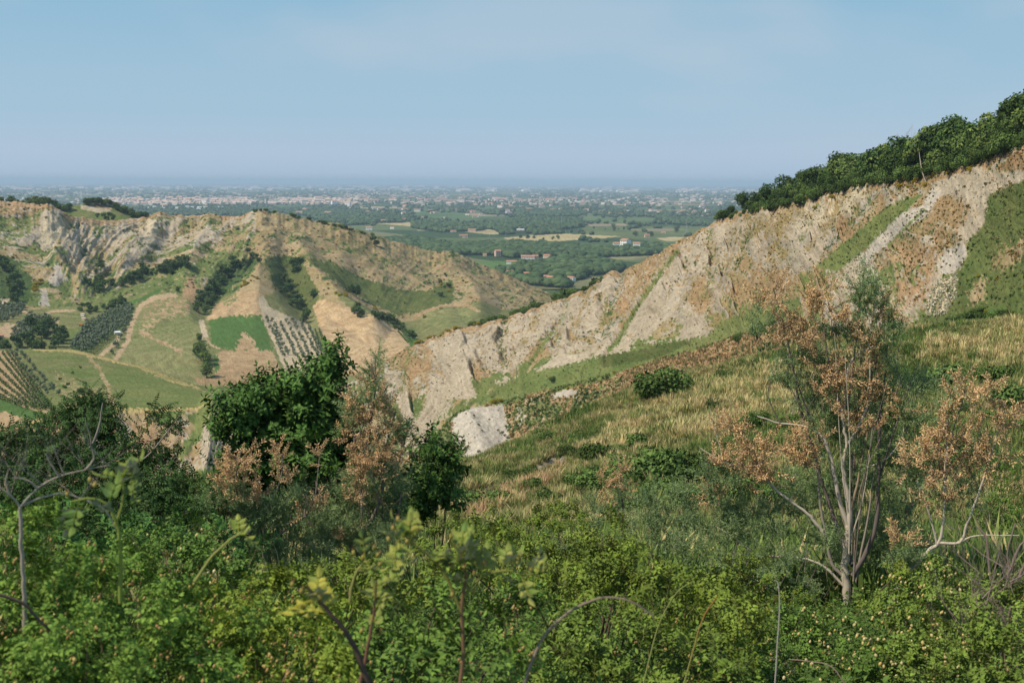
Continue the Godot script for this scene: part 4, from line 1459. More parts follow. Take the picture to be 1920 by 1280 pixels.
	# the town and its suburbs
	for k in 120:
		var x := rf(195, 465) if k < 84 else rf(510, 660)
		var y := rf(374, 383) + (rf(0, 6) if rng.randf() < 0.3 else 0.0)
		var at := plain_at(x, y)
		put_house(F[[0, 1, 1, 3, 3, 2][rng.randi() % 6]], at, rf(-0.5, 0.5), [0, 1, 2, 2, 4, 4, 3][rng.randi() % 7], "pale town building with terracotta roof in the distant town", "buildings of the distant town", Vector3.ONE * rf(0.9, 1.7), M.tan_roof if rng.randf() < 0.8 else null)
	for k in 14:
		var at := plain_at(rf(250, 420), rf(388, 393))
		put_house(F[[1, 2][rng.randi() % 2]], at, rf(-0.2, 0.2), 3, "low white warehouse at the near edge of the distant town", "warehouses at the town's near edge", Vector3.ONE * rf(0.45, 0.8), M.flat_roof)
	for k in 45:
		var at := plain_at(rf(680, 1100), rf(371, 379))
		put_house(F[rng.randi() % 3], at, rf(-0.5, 0.5), rng.randi() % 5, "pale house in the line of villages right of the distant town", "village houses right of the town", Vector3.ONE * rf(0.9, 1.5))
	for k in 70:
		var at := plain_at(rf(560, 1340), rf(381, 404))
		put_house(F[rng.randi() % 2], at, rf(-0.8, 0.8), rng.randi() % 5, "small pale farmhouse scattered among the far woods", "scattered farmhouses of the plain", Vector3.ONE * rf(0.7, 1.2))
	# specks of houses beyond counting
	var fb := Buf.new()
	fb.box(Vector3(-0.5, -0.1, -0.5), Vector3(0.5, 0.6, 0.5), Color.WHITE)
	var fr := Buf.new()
	fr.quad(Vector3(-0.55, 0.58, 0.55), Vector3(0.55, 0.58, 0.55), Vector3(0.55, 0.85, 0), Vector3(-0.55, 0.85, 0), Color(0.5, 0.3, 0.22))
	fr.quad(Vector3(-0.55, 0.58, -0.55), Vector3(0.55, 0.58, -0.55), Vector3(0.55, 0.85, 0), Vector3(-0.55, 0.85, 0), Color(0.5, 0.3, 0.22))
	var fm := fb.mesh(M.wall)
	fm = fr.mesh(paint(Color(0.55, 0.42, 0.35), 0.9), fm)
	var xf := []
	var tint := PackedColorArray()
	for k in 2300:
		var x := rf(-150, 1500)
		var y := horizon(x) + 5.0 + pow(rng.randf(), 1.3) * 40.0
		if n_mid.get_noise_2d(x * 0.15, y * 0.8) < -0.05 and rng.randf() < 0.65:
			continue
		var at := plain_at(x, y)
		var s := rf(9, 19)
		if y < 347.0:
			s *= rf(1.2, 3.0)
		xf.append(Transform3D(Basis(Vector3.UP, rf(0, TAU)).scaled(Vector3(s * rf(0.8, 2.4), rf(8, 15), s)), at))
		var c: Color = WALLS[rng.randi() % 5]
		tint.append(shade(c, 0.65, 1.05))
	for k in 900:   # pale towns and farms fading towards the horizon
		var x := rf(-150, 1450)
		var at := low_at(x, 4.7 + pow(rng.randf(), 1.3) * 15.0)
		var s := rf(20, 70)
		if n_mid.get_noise_2d(x * 0.2, at.z * 0.002) < 0.0 and rng.randf() < 0.7:
			continue
		xf.append(Transform3D(Basis(Vector3.UP, rf(-0.5, 0.5)).scaled(Vector3(s * rf(0.8, 2.6), rf(16, 36), s)), at))
		tint.append(shade(Color(0.88, 0.85, 0.80), 0.9, 1.1))
	for k in 900:   # houses of the town behind the nearer ones
		var x := rf(190, 470) if rng.randf() < 0.7 else rf(505, 670)
		var at := plain_at(x, rf(372.5, 384))
		var s := rf(9, 20)
		xf.append(Transform3D(Basis(Vector3.UP, rf(0, TAU)).scaled(Vector3(s * rf(0.9, 1.8), rf(9, 17), s)), at))
		tint.append(shade(WALLS[[0, 1, 2, 4, 4, 2][rng.randi() % 6]], 0.9, 1.1))
	tag(scatter_mesh(self, "distant_houses", fm, xf, tint), "countless pale house specks across the hazy plain", "houses", "", "stuff")
	# town landmarks
	var chim := Buf.new()
	chim.tube(PackedVector3Array([Vector3(0, -1, 0), Vector3(0, 44, 0)]), PackedFloat32Array([2.6, 1.8]), 10, Color(0.85, 0.84, 0.82))
	var co := thing("factory_chimney", "tall white chimney standing over the distant town", "chimney", plain_at(426, 385))
	part(co, "shaft", chim.mesh(M.wall))
	var rim := Buf.new()
	rim.tube(PackedVector3Array([Vector3(0, 43.5, 0), Vector3(0, 45, 0)]), PackedFloat32Array([2.3, 2.3]), 10, Color(0.7, 0.68, 0.66))
	part(co, "rim", rim.mesh(M.wall))
	for q in [[333, 381, "brick bell tower of the distant town, left of the white chimney", 2], [516, 381, "slim pale bell tower at the left end of the town's right quarter", 0], [497, 384, "square pale tower between the town's two quarters", 3]]:
		var tw := Buf.new()
		tw.box(Vector3(-3.5, -1, -3.5), Vector3(3.5, 30, 3.5), Color.WHITE)
		var to := thing("bell_tower", q[2], "tower", plain_at(q[0], q[1]))
		part(to, "shaft", tw.mesh(M.wall), M["wall%d" % q[3]])
		var sp := Buf.new()
		for a in 4:
			var c1 := Vector3(4, 30, 4).rotated(Vector3.UP, a * PI / 2)
			var c2 := Vector3(4, 30, 4).rotated(Vector3.UP, (a + 1) * PI / 2)
			sp.tri(c1, c2, Vector3(0, 37, 0), Color.WHITE)
		part(to, "roof", sp.mesh(M.roof))
	# pylons and poles
	for q in [[1053, 424, 27.0, "lattice pylon standing over the long wood above the straw field"], [1288, 440, 34.0, "pale lattice pylon beside the clay ridge's skyline"], [885, 426, 20.0, "thin lattice mast between the white cluster and the wood"]]:
		var o := thing("power_pylon", q[3], "pylon", plain_at(q[0], q[1]), 0.6)
		var h: float = q[2]
		var lb := Buf.new()
		for c in [Vector2(-1, -1), Vector2(1, -1), Vector2(1, 1), Vector2(-1, 1)]:
			lb.tube(PackedVector3Array([Vector3(c.x * h * 0.09, -0.5, c.y * h * 0.09), Vector3(c.x * h * 0.02, h * 0.6, c.y * h * 0.02), Vector3(0, h, 0)]), PackedFloat32Array([0.22, 0.18, 0.12]), 4, Color(0.45, 0.46, 0.46))
		for s in 7:
			var y0 := h * 0.08 * s
			var w0 := lerpf(0.09, 0.02, y0 / (h * 0.6)) * h
			for a in 4:
				var d := Vector3(w0, y0, w0).rotated(Vector3.UP, a * PI / 2)
				var e := Vector3(w0 * 0.85, y0 + h * 0.08, w0 * 0.85).rotated(Vector3.UP, (a + 1) * PI / 2)
				lb.tube(PackedVector3Array([d, e]), PackedFloat32Array([0.1, 0.1]), 3, Color(0.45, 0.46, 0.46))
		part(o, "lattice", lb.mesh(M.wall))
		for y0 in [0.68, 0.80, 0.91]:
			var ab := Buf.new()
			ab.tube(PackedVector3Array([Vector3(-h * 0.13, h * y0, 0), Vector3(h * 0.13, h * y0, 0)]), PackedFloat32Array([0.16, 0.16]), 4, Color(0.45, 0.46, 0.46))
			part(o, "cross_arm", ab.mesh(M.wall))
	var pole := Node3D.new()
	tag(pole, "", "pole")
	var pb := Buf.new()
	pb.tube(PackedVector3Array([Vector3(0, -0.5, 0), Vector3(0, 9.5, 0)]), PackedFloat32Array([0.2, 0.13]), 5, Color(0.62, 0.58, 0.52))
	part(pole, "shaft", pb.mesh(M.wall))
	var pa := Buf.new()
	pa.box(Vector3(-0.9, 8.8, -0.08), Vector3(0.9, 9.0, 0.08), Color(0.5, 0.47, 0.42))
	part(pole, "cross_arm", pa.mesh(M.wall))
	for q in [[1020, 520], [1088, 516], [1013, 440], [1061, 436], [1084, 432], [1068, 440], [918, 442], [948, 442], [1122, 438]]:
		dup(pole, "utility_pole", plain_at(q[0], q[1]), rf(0, 3), Vector3.ONE, "pale utility pole in a field of the plain", "utility poles of the plain")
	# trees of the plain: those nearest singly, the rest as woods
	var singles := [[1037, 450, 1.0], [1046, 449, 1.25], [1150, 429, 1.5], [1152, 433, 1.2], [1170, 431, 1.0], [1198, 428, 1.9], [1191, 444, 1.7], [1269, 436, 2.0], [1222, 444, 1.4], [1242, 421, 1.4], [1171, 419, 1.3], [1211, 435, 0.7], [1160, 431, 0.6], [1135, 431, 0.6], [1088, 428, 1.7], [773, 405, 1.7], [1001, 449, 0.9], [1019, 451, 0.8], [975, 449, 1.1], [990, 450, 1.2], [1056, 505, 0.7], [940, 512, 0.7]]
	for s in singles:
		dup(KIND["tree%d" % (rng.randi() % 4)], "field_tree", plain_at(s[0], s[1]), rf(0, TAU), Vector3.ONE * float(s[2]) * 1.15, "round dark tree standing by itself in the fields of the plain", "lone trees in the fields of the plain")
	dup(KIND["cypress"], "cypress", plain_at(1056, 535), 0.0, Vector3(1.1, 1.15, 1.1), "tall dark cypress beside the red roofed hamlet")
	dup(KIND["cypress"], "cypress", plain_at(1066, 534), 1.0, Vector3(0.9, 0.75, 0.9), "shorter cypress right of the tall one in the hamlet")
	for k in 110:
		var w: PackedVector2Array = line2(WOODS[[0, 1, 1, 2, 12, 12, 12, 14][rng.randi() % 8]])
		var c := inside(w)
		if not clear_of_houses(c.x, c.y, placed):
			continue
		dup(KIND["small%d" % (rng.randi() % 3)], "woodland_tree", plain_at(c.x, c.y), rf(0, TAU), Vector3.ONE * rf(1.2, 2.0), "dark broadleaf tree in the woods nearest to the hills", "trees of the near woods on the plain")
	var lobes := Buf.new()
	lobes.ball(Vector3(0, 0.5, 0), Vector3(0.5, 0.5, 0.5), 4, 7, Color(1, 1, 1), 0.25, 1.0)
	lobes.ball(Vector3(0.3, 0.38, 0.15), Vector3(0.33, 0.36, 0.33), 3, 6, Color(1.2, 1.2, 1.15), 0.25, 3.0)
	lobes.ball(Vector3(-0.28, 0.36, -0.1), Vector3(0.34, 0.35, 0.34), 3, 6, Color(0.85, 0.85, 0.85), 0.25, 5.0)
	lobes.ball(Vector3(-0.05, 0.62, 0.25), Vector3(0.28, 0.3, 0.28), 3, 6, Color(1.1, 1.15, 1.0), 0.25, 7.0)
	var lm := lobes.mesh(M.far_leaf)
	xf = []
	tint = PackedColorArray()
	for w in WOODS.size():
		var poly := line2(WOODS[w])
		var lo := poly[0]
		var hi := poly[0]
		for p in poly:
			lo = lo.min(p)
			hi = hi.max(p)
		var n := int((hi.x - lo.x) * (hi.y - lo.y) * 0.30)
		for k in n:
			var c := inside(poly)
			if clear_of_houses(c.x, c.y, placed):
				tree_speck(xf, tint, c.x, c.y, rf(6, 12))
	for k in 24000:
		var x := rf(-200, 1520)
		var y := horizon(x) + 4.8 + pow(rng.randf(), 1.1) * 112.0
		var dens := n_mid.get_noise_2d(x * 0.10, y * 0.55) + n_fine.get_noise_2d(x * 0.12, y * 0.35) * 0.5
		if y > 400.0:
			dens -= (y - 400.0) * 0.012 + 0.12
		if dens < -0.1:
			continue
		var ok := true
		for f in 7:
			if y > 415.0 and Geometry2D.is_point_in_polygon(Vector2(x, y), line2(FIELDS[f][0])):
				ok = false
		if ok:
			tree_speck(xf, tint, x, y, rf(7, 13) * (1.0 if y > 370.0 else lerpf(3.0, 1.0, (y - 337.0) / 33.0)))
	tag(scatter_mesh(self, "plain_woods", lm, xf, tint), "dark hedges and woods beyond counting on the plain", "woods", "", "stuff")

func horizon(x: float) -> float:
	return 340.0 + (x - 960.0) * 0.00349

func low_at(x: float, below: float) -> Vector3:
	# a place on the plain so many steps under the horizon line, never past 50 km
	return plain_at(x, horizon(x) + maxf(below, 4.6))

func clear_of_houses(x: float, y: float, placed: Array) -> bool:
	for h in placed:
		if absf(x - h[0]) < 15.0 and y > h[1] - 1.0 and y < h[1] + 9.0:
			return false
	return true

func inside(poly: PackedVector2Array) -> Vector2:
	var lo := poly[0]
	var hi := poly[0]
	for p in poly:
		lo = lo.min(p)
		hi = hi.max(p)
	for k in 60:
		var c := Vector2(rf(lo.x, hi.x), rf(lo.y, hi.y))
		if Geometry2D.is_point_in_polygon(c, poly):
			return c
	return (lo + hi) * 0.5

func tree_speck(xf: Array, tint: PackedColorArray, x: float, y: float, s: float) -> void:
	var at := plain_at(x, y)
	xf.append(Transform3D(Basis(Vector3.UP, rf(0, TAU)).scaled(Vector3(s * rf(0.9, 1.5), minf(s, 14.0) * rf(0.7, 1.1), s * rf(0.9, 1.5))), at))
	tint.append(shade(Color(0.040, 0.072, 0.028).lerp(Color(0.075, 0.108, 0.042), rng.randf()), 0.7, 1.35))

# ---------------------------------------------------------------- the valley
func orchard_tree(kind: String, at: Vector3, size: float, label: String, group: String, called := "olive_tree") -> void:
	dup(KIND[kind + str(rng.randi() % 2)], called, at, rf(0, TAU), Vector3(rf(0.9, 1.1), rf(0.85, 1.1), rf(0.9, 1.1)) * size, label, group)

func hedge_row(ch: Dictionary, a: Vector2, c: Vector2, called: String, label: String, group: String, high: float, wide: float, col: Color, col2: Color, gap: float) -> void:
	# one row of vines: leaf sprays along a trellis line, with its posts
	var p0 := on(ch, a.x, a.y)
	var p1 := on(ch, c.x, c.y)
	var o := thing(called, label, "vine row", p0, 0.0, group)
	var b := Buf.new()
	var posts := Buf.new()
	var n := int(p0.distance_to(p1) / gap)
	for k in n + 1:
		var t := float(k) / maxf(n, 1)
		var q := a.lerp(c, t)
		var at := on(ch, q.x, q.y) - p0
		for s in 4:
			var d := Vector3(rf(-1, 1), rf(-0.6, 1), rf(-1, 1)).normalized()
			clump(b, at + Vector3(rf(-wide, wide), rf(0.25, high), rf(-wide, wide)), d, wide * rf(0.8, 1.3), shade(col.lerp(col2, rng.randf()), 0.8, 1.2))
		if k % 8 == 0:
			posts.tube(PackedVector3Array([at - Vector3(0, 0.3, 0), at + Vector3(0, high * 1.15, 0)]), PackedFloat32Array([0.06, 0.06]), 4, Color(0.42, 0.38, 0.32))
	part(o, "vine_leaves", b.mesh(M.far_leaf), null, "stuff")
	part(o, "posts", posts.mesh(M.wall), null, "stuff")

func valley_things() -> void:
	var E := CH_E
	var D := CH_D
	# vineyard on the green hill
	var rows := [[-60, 690, 52, 768], [-40, 682, 62, 768], [-22, 674, 70, 768], [-6, 668, 78, 769], [4, 664, 84, 769], [12, 661, 90, 768], [18, 659, 95, 766], [-84, 700, 40, 766], [-110, 708, 22, 758]]
	var from_olives := [6, 5, 4, 3, 2, 1, 0, 7, 8]
	for k in rows.size():
		var r: Array = rows[k]
		hedge_row(D, Vector2(r[0], r[1]), Vector2(r[2], r[3]), "vine_row", "green vine row on the green hill, %s one counted from the olive trees" % NTH[from_olives[k]], "vine rows on the green hill", 1.3, 0.32, Color(0.06, 0.10, 0.03), Color(0.10, 0.14, 0.04), 0.7)
	var l1 := [22, 662, 30, 667, 36, 676, 42, 685, 48, 692, 56, 699, 63, 706, 70, 713, 76, 722, 82, 728, 89, 737]
	var l2 := [31, 657, 40, 663, 47, 670, 54, 678, 60, 685, 65, 693, 73, 701, 80, 708, 85, 716, 94, 723, 99, 730, 109, 737]
	for l in [l1, l2]:
		for k in range(0, l.size(), 2):
			orchard_tree("olive", on(D, l[k], l[k + 1] + 3), rf(0.62, 0.85), "young olive tree, %s from the top in the %s line beside the vineyard" % [NTH[k / 2], "inner" if l == l1 else "outer"], "olive trees lining the vineyard")
	for q in [[151, 738, 1.1], [120, 728, 0.6], [126, 722, 0.5], [100, 724, 0.5], [112, 712, 0.45], [135, 700, 0.4], [150, 690, 0.4]]:
		dup(KIND["bush%d" % (rng.randi() % 3)], "meadow_bush", on(D, q[0], q[1]), rf(0, TAU), Vector3.ONE * float(q[2]), "low dark bush in the meadow of the green hill", "bushes in the hill meadow")
	# olive groves
	var groves := [[132, 655, 140, 635, 160, 610, 230, 572, 250, 577, 244, 600, 226, 618, 160, 664], [-30, 600, -30, 580, 20, 572, 48, 572, 40, 590, 28, 600, 0, 606], [18, 632, 40, 605, 55, 592, 95, 598, 88, 612, 60, 628, 40, 640]]
	for g in groves.size():
		var poly := line2(groves[g])
		for i in 60:
			for j in 26:
				var c := Vector2(-40 + i * 7.4 + (j % 2) * 3.7 + rf(-0.8, 0.8), 570 + j * 5.6 + rf(-0.5, 0.5))
				if Geometry2D.is_point_in_polygon(c, poly):
					orchard_tree("olive", on(E, c.x, c.y), rf(1.0, 1.3), ["grey green olive tree in the dense grove beside the white camper", "olive tree of the small grove at the valley's left end", "olive tree around the bare brown plot in the left valley"][g], ["olive grove beside the camper", "left end olive grove", "olives round the brown plot"][g])
	for q in [[240, 601, 1.1], [236, 614, 1.1], [232, 625, 1.2], [226, 636, 1.25], [218, 652, 1.4], [210, 664, 0.9]]:
		orchard_tree("olive", on(E, q[0], q[1]), q[2] * 1.05, "round olive tree in the single line along the field's tan edge", "olive line along the field edge")
	# young orchard on pale soil
	var orch := [[500, 600, 532, 668], [510, 603, 541, 670], [524, 603, 556, 672], [537, 604, 570, 673], [549, 603, 582, 673], [561, 604, 597, 670], [574, 608, 606, 668]]
	for w in orch.size():
		var r: Array = orch[w]
		for k in 14:
			if rng.randf() < 0.08:
				continue
			var c := Vector2(r[0], r[1]).lerp(Vector2(r[2], r[3]), k / 13.0)
			orchard_tree("olive", on(E, c.x + rf(-1, 1), c.y), rf(0.7, 1.0), "young orchard tree, %s from the top in the %s row from the left" % [NTH[k], NTH[w]], "young orchard on pale soil", "orchard_tree")
	for r in [[532, 675, 545, 702, 0], [548, 676, 562, 704, 1], [560, 676, 575, 700, 2], [572, 676, 588, 700, 3], [586, 676, 600, 696, 4]]:
		hedge_row(E, Vector2(r[0], r[1]), Vector2(r[2], r[3]), "vine_row", "short vine row at the lower end of the young orchard, %s one from the left" % NTH[int(r[4])], "short vine rows under the orchard", 1.2, 0.35, Color(0.07, 0.12, 0.035), Color(0.10, 0.15, 0.04), 0.8)
	for r in [[590, 618, 604, 660, 1], [598, 618, 612, 662, 2], [580, 614, 596, 655, 0]]:
		hedge_row(E, Vector2(r[0], r[1]), Vector2(r[2], r[3]), "vine_row", "vine row between the young orchard and the ploughed field, %s one from the left" % NTH[int(r[4])], "vine rows beside the ploughed field", 1.2, 0.35, Color(0.06, 0.11, 0.035), Color(0.10, 0.15, 0.04), 0.8)
	for r in [[752, 620, 772, 642, 1], [758, 618, 779, 638, 2], [746, 622, 765, 644, 0]]:
		hedge_row(E, Vector2(r[0], r[1]), Vector2(r[2], r[3]), "vine_row", "vine row at the right tip of the ploughed field, %s one from the left" % NTH[int(r[4])], "vine rows at the field's right tip", 1.2, 0.35, Color(0.06, 0.11, 0.035), Color(0.10, 0.15, 0.04), 0.8)
	for r in [[168, 666, 212, 628, 1], [174, 667, 216, 630, 2], [163, 665, 208, 627, 0]]:
		hedge_row(E, Vector2(r[0], r[1]), Vector2(r[2], r[3]), "vine_row", "vine row beside the pale track to the white camper, %s one from the left" % NTH[int(r[4])], "vine rows by the camper track", 1.1, 0.3, Color(0.08, 0.13, 0.035), Color(0.14, 0.17, 0.05), 0.8)
	for r in [[-12, 578, 6, 560, 0], [90, 618, 108, 598, 2], [84, 616, 102, 598, 1]]:
		hedge_row(E, Vector2(r[0], r[1]), Vector2(r[2], r[3]), "vine_row", "dark vine row at the left end of the valley, %s one from the left" % NTH[int(r[4])], "vine rows at the valley's left end", 1.4, 0.4, Color(0.04, 0.075, 0.025), Color(0.06, 0.10, 0.03), 0.8)
	# trees and bushes of the valley: x, y, size, kind
	for q in [[378, 676, 1.15, "large round dark tree where the valley fields meet"], [385, 684, 1.0, "second dark tree close below the large round one at the fields' corner"], [388, 708, 0.95, "grey green round tree at the lower corner of the tan field"], [373, 640, 0.55, "small dark tree at the end of the pale strip between the fields"], [368, 668, 0.6, "low tree left of the large round tree at the fields' corner"]]:
		dup(KIND["tree%d" % (rng.randi() % 4)], "valley_tree", on(E, q[0], q[1]), rf(0, TAU), Vector3.ONE * float(q[2]), q[3])
	for k in 24:
		var c := inside(line2([28, 655, 40, 625, 70, 612, 95, 608, 120, 620, 126, 640, 122, 658, 60, 662]))
		dup(KIND["small%d" % (rng.randi() % 3)], "valley_tree", on(E, c.x, c.y), rf(0, TAU), Vector3.ONE * rf(0.9, 1.45), "dark green tree in the small valley wood above the vineyard", "small wood in the left valley")
	for k in 12:
		var c := inside(line2([-60, 655, -60, 630, 0, 635, 40, 650, 30, 660]))
		dup(KIND["small%d" % (rng.randi() % 3)], "valley_tree", on(E, c.x, c.y), rf(0, TAU), Vector3.ONE * rf(0.6, 1.0), "low grey green tree along the valley's left edge", "low trees at the valley's left edge")
	var strokes := [
		[[165, 552, 200, 545, 235, 532, 275, 522, 310, 510, 345, 500], 30, 0.8, 1.3, "dark tree in the belt along the foot of the pale badlands", "tree belt under the badlands"],
		[[150, 585, 180, 582, 205, 575, 235, 565], 16, 0.6, 1.0, "dark bushy tree between the tree belt and the olive grove", "trees above the olive grove"],
		[[475, 485, 440, 500, 420, 520, 400, 545, 385, 565, 380, 590], 30, 0.8, 1.4, "dark tree filling the gully left of the tan spur", "trees of the gully left of the tan spur"],
		[[535, 490, 560, 500, 530, 545, 550, 560, 565, 580, 575, 605], 20, 0.8, 1.4, "dark tree in the green hollow right of the tan spur", "trees of the hollow right of the tan spur"],
		[[670, 592, 695, 600, 720, 605, 745, 612, 760, 625, 775, 632, 800, 625], 20, 0.6, 1.15, "dark tree along the lower edge of the green bowl", "trees under the green bowl"],
		[[820, 520, 845, 535, 830, 555], 8, 0.5, 0.8, "small dark tree at the right rim of the green bowl", "trees at the bowl's right rim"],
		[[10, 500, 30, 530, 20, 560], 16, 0.8, 1.4, "dark tree in the thicket at the badlands' left end", "thicket at the left end"],
		[[180, 525, 195, 500, 190, 520, 170, 540], 8, 0.6, 1.0, "dark tree in the grassy cleft of the badlands", "trees in the badlands cleft"],
	]
	for s in strokes:
		var l := line2(s[0])
		for k in int(s[1]):
			var seg := rng.randi() % (l.size() - 1)
			var c := l[seg].lerp(l[seg + 1], rng.randf()) + Vector2(rf(-10, 10), rf(-7, 7))
			dup(KIND["small%d" % (rng.randi() % 3)], "gully_tree", on(E, c.x, c.y), rf(0, TAU), Vector3(rf(0.9, 1.2), rf(0.75, 1.0), rf(0.9, 1.2)) * rf(s[2], s[3]), s[4], s[5])
	for q in [[668, 556, 1.5, "tall dark tree on the green bowl's slope, the largest there"], [660, 552, 1.2, "dark tree left of the tallest one on the bowl's slope"], [588, 558, 1.0, "dark round tree beside the ploughed field's upper tip"], [702, 460, 1.35, "lone dark tree on the bare brown slope below the crest"], [672, 582, 0.9, "dark tree at the lower left of the green bowl"], [332, 548, 0.7, "small round tree on the tan slope above the big field"], [266, 505, 1.0, "dark tree alone on the slope under the clay fin"], [271, 512, 0.9, "second dark tree under the clay fin, lower right"]]:
		dup(KIND["small%d" % (rng.randi() % 3)], "hill_tree", on(E, q[0], q[1]), rf(0, TAU), Vector3.ONE * float(q[2]), q[3])
	for s in [[[80, 528, 60, 545, 70, 538], 14, "left"], [[440, 545, 465, 530, 478, 520, 420, 558], 12, "centre"], [[610, 535, 650, 555, 720, 595, 755, 612], 14, "bowl"], [[830, 535, 850, 545], 6, "rim"]]:
		var l := line2(s[0])
		for k in int(s[1]):
			var seg := rng.randi() % (l.size() - 1)
			var c := l[seg].lerp(l[seg + 1], rng.randf()) + Vector2(rf(-7, 7), rf(-5, 5))
			dup(KIND["broom"], "broom_bush", on(E, c.x, c.y), rf(0, TAU), Vector3.ONE * rf(0.7, 1.3), {"left": "yellow flowering broom at the badlands' left foot", "centre": "yellow flowering broom on the slope of the tan spur", "bowl": "yellow flowering broom along the spur above the ploughed field", "rim": "yellow flowering broom at the green bowl's right rim"}[s[2]], "broom bushes " + s[2])
	# tops of the left ridge
	for k in 34:
		var x := rf(-120, 104)
		dup(KIND["tree%d" % (rng.randi() % 4)], "ridge_tree", spot(x, lerpf(384, 388, rng.randf()), rf(990, 1020)) , rf(0, TAU), Vector3(1.0, 0.8, 1.0) * rf(0.75, 1.15), "dark tree in the wood on top of the left ridge", "wood on the left ridge top")
	for k in 58:
		var x := rf(100, 300)
		var yc := rail_at(rail([60, 410, 0, 100, 396, 0, 130, 388, 0, 170, 382, 0, 200, 384, 0, 230, 393, 0, 260, 406, 0, 300, 418, 0]), x).x
		var y := yc + absf(rng.randfn(0.0, 4.0))
		if x > 150 and x < 212 and y > yc + 2.0:
			y = yc - 0.5
		dup(KIND["tree%d" % (rng.randi() % 4)], "knoll_tree", on(CH_K, x, y), rf(0, TAU), Vector3(1.0, 0.8, 1.0) * rf(0.6, 0.95), "dark tree of the wood on the knoll behind the left ridge", "wood on the knoll")
	for q in [[203, 414, 1.2, "dark conifer like tree standing against the knoll's meadow"], [196, 413, 1.0, "dark tree left of the conifer below the knoll"], [212, 414, 0.8, "dark tree right of the conifer below the knoll"], [183, 409, 0.7, "small dark tree at the left end of the knoll's meadow"]]:
		dup(KIND["small%d" % (rng.randi() % 3)], "knoll_tree", spot(q[0], q[1], 1020), rf(0, TAU), Vector3.ONE * float(q[2]), q[3])
	for k in 26:
		var x := rf(470, 700)
		var y := rail_at(rail([445, 407, 0, 470, 398, 0, 492, 394, 0, 520, 399, 0, 560, 407, 0, 600, 416, 0, 645, 427, 0, 690, 440, 0]), x).x
		dup(KIND["bush%d" % (rng.randi() % 3)], "crest_bush", on(E, x, y + 1.0), rf(0, TAU), Vector3.ONE * rf(0.8, 1.5), "dark bush on the skyline of the brown hill", "bushes on the brown hill's skyline")
	# small shrubs over the far slopes, beyond counting
	var shrub := crown([[Vector3(0, 0.4, 0), Vector3(0.5, 0.42, 0.5)]], 26, 0.28, Color(1, 1, 1), Color(0.8, 0.85, 0.75)).mesh(M.far_leaf)
	var xf := []
	var tint := PackedColorArray()
	scatter_shrubs(E, 5200, xf, tint, 2.0, 4.0, 0.7, 2.0)
	tag(scatter_mesh(self, "hill_scrub", shrub, xf, tint), "low scrub dotting the far hills' slopes", "scrub", "", "stuff")
	xf = []
	tint = PackedColorArray()
	scatter_shrubs(CH_C, 26000, xf, tint, 0.3, 2.0, 0.2, 0.6)
	scatter_shrubs(CH_B, 2600, xf, tint, 0.1, 1.0, 0.3, 0.8)
	scatter_shrubs(D, 1500, xf, tint, 0.1, 1.0, 0.4, 0.9)
	tag(scatter_mesh(self, "clay_scrub", shrub, xf, tint), "grey green and rusty tufts dotting the clay ridge and its spur", "scrub", "", "stuff")
	camp()

func scatter_shrubs(ch: Dictionary, n: int, xf: Array, tint: PackedColorArray, u0: float, u1: float, s0: float, s1: float) -> void:
	var nr: int = ch.nr
	var P: PackedVector3Array = ch.P
	for k in n:
		var i := rng.randi_range(1, int(ch.nx) - 2)
		var j := rng.randi_range(1, nr - 2)
		var u: float = ch.U[j]
		if u < u0 or u > u1:
			continue
		var at := P[i * nr + j].lerp(P[(i + 1) * nr + j], rng.randf()).lerp(P[i * nr + j + 1], rng.randf() * 0.5)
		var kind: int = ch.cov[i * nr + j]
		var nz := n_mid.get_noise_3d(at.x, at.y, at.z)
		var c := Color(0.075, 0.095, 0.045)
		var keep := 0.5
		match kind:
			CLAY, YELLOWCLAY, PALE, TRACK:
				keep = 0.14 + maxf(0.0, nz) * 1.2
				c = [Color(0.17, 0.16, 0.10), Color(0.26, 0.21, 0.13), Color(0.12, 0.125, 0.07)][rng.randi() % 3]
			GREY:
				keep = 0.28
				c = Color(0.11, 0.115, 0.07)
			ORANGE, DRY, GOLD:
				keep = 0.75
				c = [Color(0.25, 0.15, 0.06), Color(0.12, 0.12, 0.05), Color(0.28, 0.20, 0.09)][rng.randi() % 3]
			GREEN, MEADOW:
				keep = 0.55
				c = [Color(0.06, 0.10, 0.03), Color(0.10, 0.13, 0.045), Color(0.20, 0.18, 0.08)][rng.randi() % 3]
			SCRUB:
				keep = 0.8
				c = Color(0.04, 0.07, 0.022)
			STUBBLE, CROP:
				keep = 0.0
		if rng.randf() > keep:
			continue
		var s := lerpf(s0, s1, pow(rng.randf(), 2.0))
		xf.append(Transform3D(Basis(Vector3.UP, rf(0, TAU)).scaled(Vector3(s * rf(0.9, 1.6), s * rf(0.6, 1.0), s * rf(0.9, 1.6))), at - Vector3(0, s * 0.1, 0)))
		tint.append(shade(c, 0.8, 1.25))

